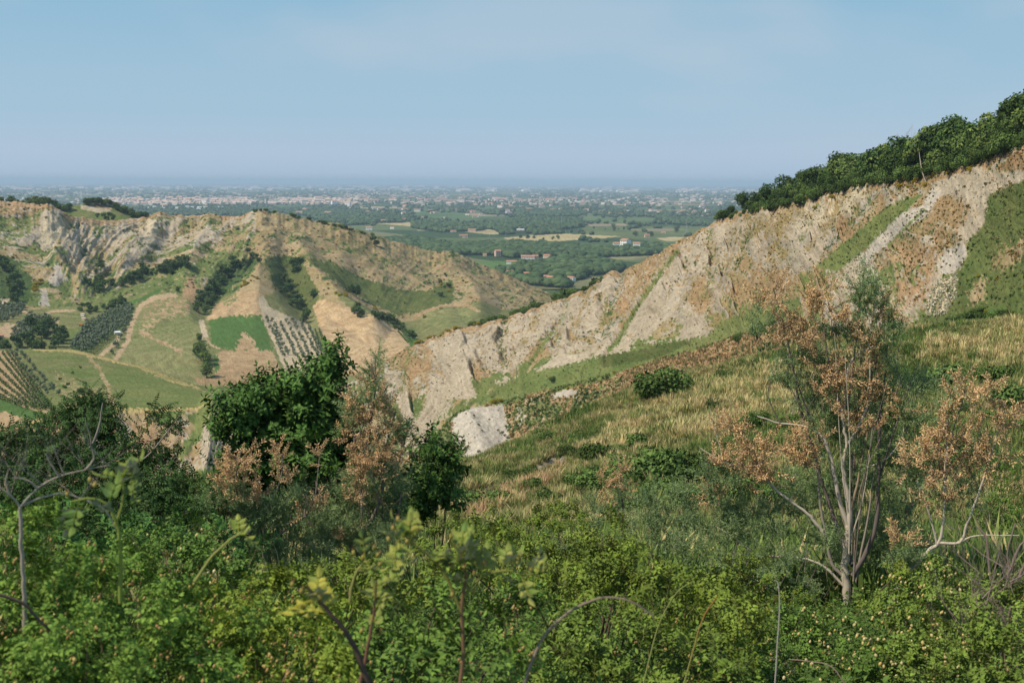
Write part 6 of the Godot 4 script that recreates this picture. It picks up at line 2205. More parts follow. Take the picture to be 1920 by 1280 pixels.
func fill_lobes(o: Node3D, called: String, kind: String, lobes: Array, per_m2: float, s0: float, s1: float, shell: float, lift: float, a: Color, c: Color, clumpy := 0.2) -> void:
	for v in 3:
		var xf := []
		var tint := PackedColorArray()
		for l in lobes:
			var r: Vector3 = l[1]
			var n := int(per_m2 * (r.x * r.y + r.x * r.z * 0.5) * PI / 3.0) + 1
			var heads := []
			for k in maxi(3, int(n * clumpy)):
				var e := Vector3(rf(-1, 1), rf(-1, 1), rf(-1, 1))
				while e.length() > 1.0:
					e = Vector3(rf(-1, 1), rf(-1, 1), rf(-1, 1))
				heads.append(e.normalized() * lerpf(shell, 1.0, pow(e.length(), 1.2)))
			for k in n:
				var h: Vector3 = heads[rng.randi() % heads.size()]
				var d := h + Vector3(rng.randfn(0, 1), rng.randfn(0, 1), rng.randfn(0, 1)) * (0.17 if clumpy > 0.11 else 0.13)
				var dn := (d.normalized() * 0.6 + (d - h) * 2.4).normalized()
				var at: Vector3 = l[0] + d * r - o.position
				var out := (dn * 0.8 + Vector3(rf(-0.6, 0.6), lift + rf(-0.4, 0.4), rf(-0.6, 0.6))).normalized()
				var s := rf(s0, s1)
				xf.append(Transform3D(up_along(out).scaled(Vector3.ONE * s), at - out * 0.08 * s))
				tint.append(shade(a.lerp(c, rng.randf()), 0.85, 1.15))
		scatter_mesh(o, called, SPRIG[kind + str(v)], xf, tint)

func stems_to(o: Node3D, lobes: Array, r: float, col: Color, called := "stem") -> void:
	for l in lobes:
		var b := Buf.new()
		var e: Vector3 = l[0] - o.position
		var base := Vector3(rf(-0.08, 0.08), -0.1, rf(-0.08, 0.08))
		b.tube(PackedVector3Array([base, base.lerp(e, 0.35) + Vector3(0, e.length() * 0.08, 0), base.lerp(e, 0.7) + Vector3(rf(-0.05, 0.05), e.length() * 0.06, 0), e]), PackedFloat32Array([r, r * 0.8, r * 0.6, r * 0.3]), 6, col)
		part(o, called, b.mesh(M.bark))

func foot_of(lobes: Array) -> Vector3:
	var m := Vector3.ZERO
	for l in lobes:
		m += l[0] as Vector3
	m /= lobes.size()
	var s := seen_at(m)
	return ground_at(s.x, Vector2(m.x, m.z).length())

func leafy(called: String, label: String, cat: String, a: Array, kind: String, per_m2: float, tint_a: Color, tint_b: Color, s0 := 0.8, s1 := 1.25, deep := 0.35, shell := 0.35, group := "") -> Node3D:
	var lobes := lobes_of(a, deep)
	var o := thing(called, label, cat, foot_of(lobes), 0.0, group)
	stems_to(o, lobes, 0.012 if deep < 0.6 else 0.03, Color(0.11, 0.085, 0.055))
	fill_lobes(o, "foliage", kind, lobes, per_m2, s0, s1, shell, 0.5, tint_a, tint_b, 0.5 if kind == "broad" else 0.09)
	return o

func limb(o: Node3D, called: String, pts: Array, dist: float, r0: float, r1: float, col: Color, col2 := Color(-1, 0, 0)) -> PackedVector3Array:
	# a branch through bearings (x, y, how much nearer or farther)
	var raw := PackedVector3Array()
	for p in pts:
		raw.append(spot(p[0], p[1], dist + (p[2] if p.size() > 2 else 0.0)) - o.position)
	var out := PackedVector3Array()
	for k in raw.size() - 1:
		var p0 := raw[maxi(k - 1, 0)]
		var p3 := raw[mini(k + 2, raw.size() - 1)]
		for s in 4:
			out.append(raw[k].cubic_interpolate(raw[k + 1], p0, p3, s / 4.0) + Vector3(rf(-1, 1), rf(-1, 1), rf(-1, 1)) * r0 * 0.25)
	out.append(raw[raw.size() - 1])
	var rad := PackedFloat32Array()
	for k in out.size():
		rad.append(lerpf(r0, r1, float(k) / (out.size() - 1)) * rf(0.92, 1.08))
	var b := Buf.new()
	b.tube(out, rad, 8, col, col2)
	part(o, called, b.mesh(M.bark))
	return out

func twigs_in(o: Node3D, lobes: Array, per_lobe: int, r: float, col: Color, lift := 0.8) -> void:
	var b := Buf.new()
	for l in lobes:
		for k in per_lobe:
			var rr: Vector3 = l[1]
			var at: Vector3 = l[0] - o.position + Vector3(rf(-0.8, 0.8) * rr.x, -rr.y * rf(0.3, 1.3), rf(-0.8, 0.8) * rr.z)
			var d := Vector3(rf(-0.6, 0.6), lift, rf(-0.6, 0.6)).normalized()
			var pts := PackedVector3Array([at])
			var rad := PackedFloat32Array([r])
			var length := rr.y * rf(1.0, 2.0)
			for s in 4:
				d = (d + Vector3(rf(-0.2, 0.2), rf(-0.1, 0.15), rf(-0.2, 0.2))).normalized()
				at += d * length / 4.0
				pts.append(at)
				rad.append(r * (1.0 - 0.22 * (s + 1)))
			b.tube(pts, rad, 4, shade(col, 0.8, 1.2))
	part(o, "twigs", b.mesh(M.bark), null, "stuff")

func hips(o: Node3D, lobes: Array, n: int, size: float, a: Color, c: Color, called := "rose_hips") -> void:
	var b := Buf.new()
	b.ball(Vector3.ZERO, Vector3(0.8, 1.1, 0.8), 5, 7, Color.WHITE)
	b.tri(Vector3(-0.3, 1.0, 0), Vector3(0.3, 1.0, 0), Vector3(0.1, 1.8, 0.2), Color(0.6, 0.5, 0.4))
	b.tri(Vector3(0, 1.0, -0.3), Vector3(0, 1.0, 0.3), Vector3(-0.2, 1.7, 0), Color(0.6, 0.5, 0.4))
	var m := b.mesh(M.leaf)
	var xf := []
	var tint := PackedColorArray()
	for k in n:
		var l: Array = lobes[rng.randi() % lobes.size()]
		var d := Vector3(rf(-1, 1), rf(-0.6, 1), rf(-0.2, 1)).normalized()
		var at: Vector3 = l[0] + d * l[1] * rf(0.95, 1.12) - o.position
		for q in rng.randi_range(1, 3):
			xf.append(Transform3D(up_along(Vector3(rf(-0.6, 0.6), 1, rf(-0.6, 0.6))).scaled(Vector3.ONE * size * rf(0.7, 1.2)), at + Vector3(rf(-1, 1), rf(-1, 1), rf(-1, 1)) * size * 2.2))
			tint.append(shade(a.lerp(c, rng.randf()), 0.85, 1.15))
	scatter_mesh(o, called, m, xf, tint)

# a single shoot whose leaves are pieces of their own
func shoot(called: String, label: String, pts: Array, dist: float, r0: float, stem_col: Color, leaves: int, ll: float, col: Color, col2: Color, from_t: float, hips_n := 0, cat := "rose shoot") -> Node3D:
	var first := spot(pts[0][0], pts[0][1], dist)
	var o := thing(called, label, cat, Vector3(first.x, ground_at(pts[0][0], dist).y, first.z))
	var line := limb(o, "stem", pts, dist, r0, r0 * 0.45, stem_col)
	var mats := []
	for k in 4:
		mats.append(paint(shade(col.lerp(col2, k / 3.0), 0.95, 1.05), 0.6))
		mats[k].backlight_enabled = true
		mats[k].backlight = Color(0.35, 0.35, 0.35)
	var kinds := []
	for k in 5:
		var b := Buf.new()
		blade(b, Vector3.ZERO, Vector3(0, 0, 1), Vector3.RIGHT, ll * rf(0.8, 1.15), ll * rf(0.55, 0.7), rf(0.1, 0.55), Color.WHITE)
		kinds.append(b.mesh(mats[0]))
	var n := 0
	while n < leaves:
		var t := lerpf(from_t, 1.0, pow(rng.randf(), 0.8)) * (line.size() - 1)
		var k := mini(int(t), line.size() - 2)
		var at := line[k].lerp(line[k + 1], t - k)
		var along := (line[k + 1] - line[k]).normalized()
		var out := (any_side(along) + along * 0.4 + Vector3(0, 0.2, 0)).normalized()
		# a leaf stalk with five leaflets
		var reach := ll * rf(1.6, 2.6)
		var sb := Buf.new()
		sb.tube(PackedVector3Array([at, at + out * reach * 0.6, at + out * reach - Vector3(0, reach * 0.1, 0)]), PackedFloat32Array([0.0014, 0.0011, 0.0008]), 4, col2)
		part(o, "leaf_stalk", sb.mesh(M.bark))
		var side := out.cross(Vector3.UP).normalized()
		var ups := side.cross(out).normalized()
		for q in 5:
			var lp: Vector3 = at + out * reach * [0.45, 0.45, 0.75, 0.75, 1.0][q] - Vector3(0, reach * 0.1 * [0.3, 0.3, 0.6, 0.6, 1.0][q], 0)
			var sgn: float = [-1.0, 1.0, -1.0, 1.0, 0.0][q]
			var dir := (side * sgn * 0.9 + out * (0.45 if q < 4 else 1.0) - ups * rf(-0.15, 0.45)).normalized()
			var lf := part(o, "leaf", kinds[rng.randi() % 5], mats[rng.randi() % 4])
			var zx := ups.cross(dir).normalized()
			lf.transform = Transform3D(Basis(zx, dir.cross(zx).normalized(), dir), lp)
			n += 1
	if hips_n > 0:
		var hb := Buf.new()
		hb.ball(Vector3.ZERO, Vector3(0.0055, 0.008, 0.0055), 6, 8, Color(0.30, 0.24, 0.07))
		for q in 5:
			var a := q * TAU / 5.0
			hb.tri(Vector3(0.002 * cos(a), 0.007, 0.002 * sin(a)), Vector3(0.002 * cos(a + 1.2), 0.007, 0.002 * sin(a + 1.2)), Vector3(0.007 * cos(a + 0.6), 0.014, 0.007 * sin(a + 0.6)), Color(0.25, 0.10, 0.05))
		var hm := hb.mesh(M.leaf)
		for q in hips_n:
			var k := rng.randi_range(int(line.size() * from_t), line.size() - 1)
			var h := part(o, "rose_hip", hm)
			h.transform = Transform3D(up_along(Vector3(rf(-0.5, 0.5), 1, rf(-0.5, 0.5))), line[k] + Vector3(rf(-1, 1), rf(0, 1.2), rf(-1, 1)) * ll * 1.4)
	return o

func cane(called: String, label: String, pts: Array, dist: float, r0: float, r1: float, col: Color, col2: Color) -> void:
	var first := spot(pts[0][0], pts[0][1], dist)
	var o := thing(called, label, "cane", Vector3(first.x, ground_at(pts[0][0], dist).y, first.z))
	r0 *= 0.65
	r1 *= 0.65
	var l := limb(o, "stem", pts, dist, r0, r1, col, col2)
	# down to the ground
	var b := Buf.new()
	b.tube(PackedVector3Array([Vector3(0, -0.1, 0), l[0]]), PackedFloat32Array([r0 * 1.05, r0]), 8, col)
	part(o, "foot", b.mesh(M.bark))
	for k in 5:
		var tb := Buf.new()
		var q := rng.randi_range(1, l.size() - 2)
		tb.tube(PackedVector3Array([l[q], l[q] + any_side(l[q + 1] - l[q]) * rf(0.01, 0.03)]), PackedFloat32Array([r0 * 0.3, r0 * 0.05]), 4, col)
		part(o, "thorn", tb.mesh(M.bark))

func foreground() -> void:
	make_sprigs()
	var W1 := Color(0.8, 0.8, 0.8)
	var W2 := Color(1.15, 1.15, 1.1)
	# ---- robinia on the left with its bare grey wood
	var rob := [[150, 775, 20, 45, 22], [190, 760, 20, 18, 16], [120, 800, 20, 55, 24], [60, 840, 19, 60, 34], [30, 880, 18, 55, 40], [180, 815, 19, 50, 26], [215, 840, 19, 50, 24], [110, 870, 18, 70, 34], [255, 880, 19, 55, 28], [300, 850, 20, 30, 14], [290, 920, 18, 60, 34], [200, 905, 18, 70, 34], [90, 930, 17, 80, 40], [330, 945, 18, 50, 34], [270, 965, 17, 70, 34], [180, 970, 16, 80, 40], [20, 820, 19, 25, 18], [290, 785, 20, 16, 8], [320, 795, 20, 16, 8], [345, 905, 19, 36, 14], [-60, 880, 18, 60, 60], [380, 960, 17, 30, 22]]
	var lobes := lobes_of(rob, 0.3)
	var o := thing("robinia_tree", "dark robinia with feathered leaves and grey branches at the left", "tree", ground_at(110, 18))
	for q in [[[115, 1010], [112, 960], [100, 900], [80, 850], [60, 820]], [[112, 970], [150, 900], [170, 840], [160, 790]], [[150, 900], [210, 880], [270, 860], [320, 800]], [[112, 990], [180, 960], [260, 930], [330, 900]], [[100, 900], [60, 880], [20, 870]], [[170, 840], [185, 800], [192, 755]], [[210, 880], [250, 900], [300, 940]]]:
		limb(o, "limb", q, 18.4, 0.024, 0.008, Color(0.24, 0.21, 0.18))
	var tb := Buf.new()
	var t0 := spot(115, 1010, 18.4) - o.position
	tb.tube(PackedVector3Array([Vector3(0, -0.2, 0), t0 * 0.5, t0]), PackedFloat32Array([0.09, 0.07, 0.05]), 8, Color(0.22, 0.19, 0.16))
	part(o, "trunk", tb.mesh(M.bark))
	twigs_in(o, lobes, 5, 0.012, Color(0.26, 0.22, 0.19), 0.5)
	fill_lobes(o, "foliage", "robinia", lobes, 85.0, 0.7, 1.15, 0.1, 0.3, W1, W2)
	# ---- bare grey tree in front of it
	o = thing("bare_tree", "leafless pale grey sapling with spreading branches at the left edge", "dead tree", ground_at(45, 4.3))
	var grey := Color(0.33, 0.28, 0.23)
	for q in [[[46, 1160], [44, 1100], [40, 1040], [38, 990], [37, 950]], [[37, 950], [70, 915], [110, 893], [160, 880], [205, 872]], [[37, 950], [20, 930], [0, 915], [-30, 905]], [[40, 948], [80, 932], [120, 925], [150, 935], [185, 948]], [[110, 893], [95, 870], [85, 850]], [[70, 915], [50, 900], [20, 895]], [[160, 880], [175, 860], [170, 840]], [[150, 935], [195, 955], [215, 990]], [[20, 930], [10, 905], [15, 880]]]:
		limb(o, "limb", q, 4.3, 0.0075 if q[0][1] > 1000 else 0.004, 0.0056 if q[0][1] > 1000 else 0.0016, grey)
	var bb := Buf.new()
	var bt := spot(46, 1160, 4.3) - o.position
	bb.tube(PackedVector3Array([Vector3(0, -0.1, 0), bt]), PackedFloat32Array([0.014, 0.010]), 8, grey)
	part(o, "trunk", bb.mesh(M.bark))
	var tw := Buf.new()
	for q in [[120, 890], [80, 910], [160, 880], [20, 925], [60, 895], [150, 935], [0, 915], [95, 868], [30, 900], [200, 870]]:
		for k in 3:
			bare_branch(tw, spot(q[0], q[1], 4.3) - o.position, Vector3(rf(-1, 1), rf(0.2, 1.0), rf(-0.6, 0.6)).normalized(), rf(0.08, 0.16), 0.0013, 2, grey)
	part(o, "twigs", tw.mesh(M.bark), null, "stuff")
	# ---- broad leaved dark bushes
	var br := [[545, 780, 19, 95, 60], [480, 765, 19, 55, 42], [610, 720, 19, 42, 45], [622, 685, 19, 18, 32], [600, 810, 19, 62, 70], [540, 860, 19, 110, 62], [460, 815, 19, 52, 50], [432, 775, 19, 24, 34], [450, 735, 19, 10, 20], [560, 725, 19, 34, 26], [500, 730, 19, 26, 18], [545, 930, 19, 70, 48], [640, 850, 19, 26, 40], [470, 880, 19, 60, 40], [421, 800, 19, 16, 14]]
	leafy("broadleaf_bush", "big dark glossy bush with broad leaves in the centre left", "bush", br, "broad", 120.0, W1, W2, 0.75, 1.15, 0.5, 0.25)
	leafy("broadleaf_bush", "dark broad leaved bush beside the pale gully, right of the rusty tamarisk", "bush", [[820, 885, 19, 42, 52], [795, 930, 19, 42, 42], [848, 862, 19, 24, 18], [785, 835, 19, 24, 24], [838, 925, 19, 28, 34], [770, 960, 19, 36, 30]], "broad", 120.0, W1, W2, 0.7, 1.05, 0.4, 0.25)
	# ---- the tamarisk in the centre
	var ta := Color(0.9, 0.95, 0.9)
	var tb2 := Color(1.15, 1.1, 1.05)
	var bark := Color(0.21, 0.175, 0.15)
	o = thing("tamarisk", "rusty flowered tamarisk with thin upright stems in the centre", "tamarisk", ground_at(690, 18))
	for q in [[[684, 1085], [680, 1000], [678, 930], [682, 870], [694, 800], [702, 740], [704, 665]], [[680, 940], [672, 880], [664, 820], [660, 760]], [[682, 1000], [712, 940], [720, 880], [728, 820], [742, 770]], [[684, 1060], [640, 1000], [610, 950], [590, 900]], [[684, 1070], [620, 1040], [560, 1010], [520, 960]], [[672, 990], [650, 980], [655, 950]], [[684, 1040], [740, 980], [752, 920]]]:
		limb(o, "limb", q, 18.0, 0.03, 0.008, bark)
	var g := lobes_of([[704, 690, 18, 14, 34], [700, 740, 18, 26, 34], [660, 780, 18, 26, 34], [735, 800, 18, 30, 40], [690, 900, 18, 50, 60], [620, 970, 18, 66, 50], [560, 1000, 17.5, 70, 56], [690, 1000, 18, 60, 70], [640, 1040, 17.5, 80, 50], [505, 1010, 17, 50, 44], [735, 940, 18, 40, 60], [600, 910, 18.3, 40, 30], [470, 990, 17, 40, 40], [750, 1010, 17.6, 40, 40], [560, 1065, 17, 70, 40]], 0.3)
	var s := lobes_of([[700, 790, 18, 36, 40], [665, 770, 18, 24, 34], [742, 800, 18, 26, 32], [690, 850, 17.8, 36, 40], [652, 812, 18, 16, 26], [718, 745, 18, 18, 26], [690, 722, 18, 14, 22], [720, 840, 17.8, 34, 28], [670, 890, 17.8, 20, 16], [755, 830, 18, 18, 18], [655, 1000, 17.6, 14, 12], [660, 930, 17.6, 12, 16]], 0.22)
	twigs_in(o, g, 7, 0.007, bark)
	fill_lobes(o, "green_sprays", "plume", g, 75.0, 0.7, 1.2, 0.05, 0.8, ta, tb2)
	fill_lobes(o, "seed_heads", "seed", s, 115.0, 0.7, 1.15, 0.0, 0.6, W1, W2, 0.4)
	o = thing("tamarisk", "low tamarisk with rusty seed heads in front of the big broad leaved bush", "tamarisk", ground_at(450, 17))
	s = lobes_of([[442, 900, 17, 30, 40], [455, 850, 17, 22, 30], [470, 922, 17, 36, 22], [432, 880, 17, 22, 24], [525, 850, 17, 14, 14], [540, 895, 17, 16, 14], [600, 850, 17, 10, 18], [520, 870, 17, 10, 8], [410, 905, 17, 14, 20], [595, 945, 17, 12, 16], [575, 965, 17, 14, 18]], 0.2)
	g = lobes_of([[440, 930, 17, 40, 30], [480, 960, 17, 60, 30], [420, 960, 17, 40, 26], [540, 950, 17, 50, 30]], 0.3)
	for q in [[[450, 1060], [448, 980], [442, 900], [452, 840]], [[450, 1020], [500, 960], [525, 900], [530, 850]], [[450, 1000], [420, 940], [415, 900]], [[460, 1040], [540, 990], [585, 950], [600, 850]]]:
		limb(o, "limb", q, 17.0, 0.02, 0.006, bark)
	twigs_in(o, g, 5, 0.006, bark)
	fill_lobes(o, "green_sprays", "plume", g, 75.0, 0.7, 1.1, 0.05, 0.8, ta, tb2)
	fill_lobes(o, "seed_heads", "seed", s, 115.0, 0.7, 1.1, 0.0, 0.6, W1, W2, 0.4)
	# ---- the big tamarisk on the right
	o = thing("tamarisk", "large tamarisk with pale forked trunks and rusty seed heads at the right", "tamarisk", ground_at(1600, 16))
	var pale := Color(0.47, 0.40, 0.32)
	var dark := Color(0.15, 0.125, 0.11)
	var tr := Buf.new()
	var t1 := spot(1591, 1132, 16.0) - o.position
	tr.tube(PackedVector3Array([Vector3(0, -0.3, 0), Vector3(0, 0.1, 0), t1]), PackedFloat32Array([0.10, 0.075, 0.06]), 10, Color(0.27, 0.225, 0.19))
	part(o, "trunk", tr.mesh(M.bark))
	for q in [
		[[[1591, 1132], [1586, 1086], [1584, 1060], [1590, 1010], [1591, 985]], 0.085, 0.06, pale], [[[1591, 990], [1595, 952], [1586, 910], [1582, 867], [1588, 833], [1583, 800], [1578, 762]], 0.055, 0.025, pale],
		[[[1588, 835], [1607, 807], [1624, 770], [1628, 738], [1632, 700], [1630, 640]], 0.032, 0.01, pale], [[[1591, 985], [1574, 932], [1561, 870], [1545, 822], [1513, 800], [1463, 793], [1420, 780]], 0.045, 0.012, pale],
		[[[1583, 1080], [1561, 1057], [1551, 1008], [1541, 958], [1535, 905], [1530, 850]], 0.04, 0.014, Color(0.29, 0.24, 0.20)], [[[1551, 1012], [1531, 981], [1505, 955], [1459, 922], [1420, 886], [1360, 867], [1313, 840]], 0.038, 0.01, pale],
		[[[1585, 1100], [1545, 1062], [1499, 1045], [1420, 1042], [1358, 1037]], 0.03, 0.008, pale], [[[1597, 952], [1610, 900], [1618, 850], [1630, 800]], 0.028, 0.012, Color(0.32, 0.23, 0.17)],
		[[[1600, 1080], [1640, 1000], [1648, 900], [1650, 800], [1660, 700, 0.4], [1668, 600, 0.4]], 0.05, 0.012, dark], [[[1600, 1060], [1560, 960, 0.6], [1530, 860, 0.6], [1500, 760, 0.5], [1480, 650, 0.5], [1450, 540, 0.5]], 0.045, 0.01, dark],
		[[[1583, 800], [1585, 740], [1592, 690], [1607, 665], [1640, 648]], 0.025, 0.012, pale], [[[1578, 770], [1560, 700], [1548, 640], [1540, 560]], 0.024, 0.006, dark], [[[1590, 760], [1605, 650], [1615, 560], [1622, 500]], 0.022, 0.005, dark],
		[[[1627, 877], [1663, 860], [1690, 825], [1697, 790]], 0.02, 0.008, pale], [[[1540, 830], [1510, 760], [1490, 700], [1478, 660]], 0.022, 0.006, dark], [[[1463, 793], [1440, 740], [1455, 690]], 0.014, 0.005, dark],
		[[[1648, 900], [1680, 800], [1700, 740], [1720, 690]], 0.022, 0.006, dark], [[[1360, 867], [1345, 820], [1330, 760]], 0.012, 0.004, pale], [[[1600, 1120], [1612, 1050], [1630, 960], [1640, 880]], 0.03, 0.012, Color(0.30, 0.25, 0.21)], [[[1420, 1042], [1380, 1010], [1340, 985]], 0.012, 0.004, pale],
	]:
		limb(o, "limb", q[0], 16.0, q[1] * 0.68, q[2] * 0.6, q[3])
	for q in 9:
		# slim stems that fan up from the forked trunk
		var ex := 1600.0 + clampf(rng.randfn(0, 1) * 70.0, -85.0, 85.0)
		var ey := rf(520, 800) + absf(ex - 1600.0) * 0.9
		var mx := lerpf(1592.0, ex, 0.45) + rf(-10, 10)
		limb(o, "limb", [[1594 + (ex - 1600.0) * 0.12, rf(960, 1120)], [mx, lerpf(1040, ey, 0.5)], [ex, ey]], 16.0 + rf(-0.4, 0.4), 0.010, 0.003, [pale, dark, Color(0.30, 0.22, 0.17)][q % 3])
	g = lobes_of([[1620, 545, 16, 34, 45], [1570, 610, 16.3, 34, 30], [1490, 700, 16.2, 46, 40], [1690, 705, 16.2, 60, 36], [1640, 620, 16, 44, 60], [1520, 750, 16.2, 46, 50], [1705, 800, 16, 44, 44], [1650, 860, 16.4, 74, 90], [1575, 1000, 17.2, 70, 80], [1490, 1050, 15.8, 80, 56], [1665, 1000, 17.0, 80, 80], [1350, 890, 16.2, 46, 30], [1330, 960, 16.3, 80, 50], [1255, 945, 16.5, 60, 40], [1360, 1030, 15.8, 80, 44], [1440, 960, 16.2, 70, 50], [1540, 900, 17.0, 60, 70], [1600, 780, 16.9, 60, 60], [1560, 690, 16.5, 40, 50], [1655, 740, 16.3, 34, 50], [1445, 600, 16.5, 30, 40], [1600, 1085, 17.0, 60, 40], [1700, 920, 16.2, 50, 60], [1240, 1000, 16, 60, 36]], 0.35)
	s = lobes_of([[1535, 590, 16, 40, 46], [1548, 680, 16, 28, 50], [1625, 640, 16, 28, 24], [1565, 740, 16, 32, 26], [1605, 755, 16, 42, 34], [1640, 695, 16, 24, 28], [1445, 535, 16, 32, 30], [1470, 610, 16, 26, 34], [1700, 770, 16, 26, 40], [1480, 830, 16, 54, 40], [1420, 835, 16, 42, 36], [1370, 795, 16, 34, 26], [1440, 890, 16, 42, 22], [1340, 860, 16, 30, 22], [1500, 860, 16, 34, 26], [1660, 580, 16, 22, 26], [1590, 600, 16, 22, 26], [1520, 640, 16, 24, 36], [1590, 690, 16, 26, 32], [1335, 930, 16, 20, 22], [1690, 1020, 15.7, 26, 22], [1530, 540, 16, 26, 24], [1410, 900, 16, 40, 18], [1620, 800, 16, 24, 20]], 0.25)
	twigs_in(o, g, 9, 0.006, Color(0.17, 0.14, 0.12))
	twigs_in(o, s, 4, 0.005, Color(0.24, 0.17, 0.12))
	fill_lobes(o, "green_sprays", "plume", g, 60.0, 0.7, 1.2, 0.0, 0.8, ta, tb2)
	fill_lobes(o, "seed_heads", "seed", s, 95.0, 0.7, 1.15, 0.0, 0.6, W1, W2, 0.4)
	o = thing("tamarisk", "slender tamarisk with rusty plumes at the far right, right of the large one", "tamarisk", ground_at(1720, 15))
	for q in [[[[1690, 1085], [1715, 1060], [1745, 1030], [1761, 1017], [1769, 985], [1773, 920], [1774, 860], [1778, 780]], 0.04, 0.012, pale], [[[1761, 1017], [1800, 1017], [1815, 980], [1836, 925], [1853, 873], [1872, 810], [1890, 770]], 0.028, 0.006, pale], [[[1800, 1017], [1833, 1004], [1912, 1004]], 0.018, 0.008, pale], [[[1757, 1020], [1748, 980], [1735, 940], [1720, 900]], 0.02, 0.008, pale], [[[1774, 870], [1790, 800], [1812, 730]], 0.016, 0.005, dark], [[[1690, 1085], [1680, 1110], [1672, 1140]], 0.05, 0.045, pale]]:
		limb(o, "limb", q[0], 15.0, q[1] * 0.7, q[2] * 0.6, q[3])
	g = lobes_of([[1740, 880, 15.2, 40, 50], [1790, 920, 15.2, 40, 40], [1850, 860, 15.2, 24, 40], [1770, 760, 15.2, 30, 30], [1700, 1050, 15, 30, 30]], 0.3)
	s = lobes_of([[1762, 800, 15, 26, 40], [1780, 870, 15, 28, 60], [1815, 745, 15, 28, 40], [1805, 830, 15, 34, 44], [1850, 725, 15, 16, 26], [1890, 800, 15, 24, 32], [1870, 850, 15, 26, 26], [1760, 930, 15, 26, 30], [1830, 890, 15, 24, 30], [1745, 850, 15, 20, 30], [1700, 860, 15, 20, 24]], 0.22)
	twigs_in(o, g, 6, 0.006, dark)
	twigs_in(o, s, 4, 0.005, Color(0.24, 0.17, 0.12))
	fill_lobes(o, "green_sprays", "plume", g, 62.0, 0.7, 1.1, 0.0, 0.8, ta, tb2)
	fill_lobes(o, "seed_heads", "seed", s, 105.0, 0.7, 1.15, 0.0, 0.6, W1, W2, 0.4)
	o = thing("tamarisk", "small tamarisk shoot with pale seed heads beside the centre bushes", "tamarisk", ground_at(1160, 20))
	limb(o, "limb", [[1165, 1010], [1168, 960], [1165, 900], [1160, 870]], 20.0, 0.02, 0.006, dark)
	s = lobes_of([[1135, 895, 20, 18, 22], [1175, 920, 20, 16, 16], [1165, 880, 20, 16, 16], [1140, 935, 20, 12, 18]], 0.2)
	g = lobes_of([[1120, 960, 20, 30, 40], [1165, 940, 20, 26, 36], [1065, 1030, 18, 26, 26]], 0.25)
	twigs_in(o, g, 5, 0.006, dark)
	fill_lobes(o, "green_sprays", "plume", g, 62.0, 0.7, 1.1, 0.0, 0.8, ta, tb2)
	fill_lobes(o, "seed_heads", "seed", s, 115.0, 0.6, 1.0, 0.0, 0.6, W1, W2, 0.4)
	front_bushes(W1, W2)

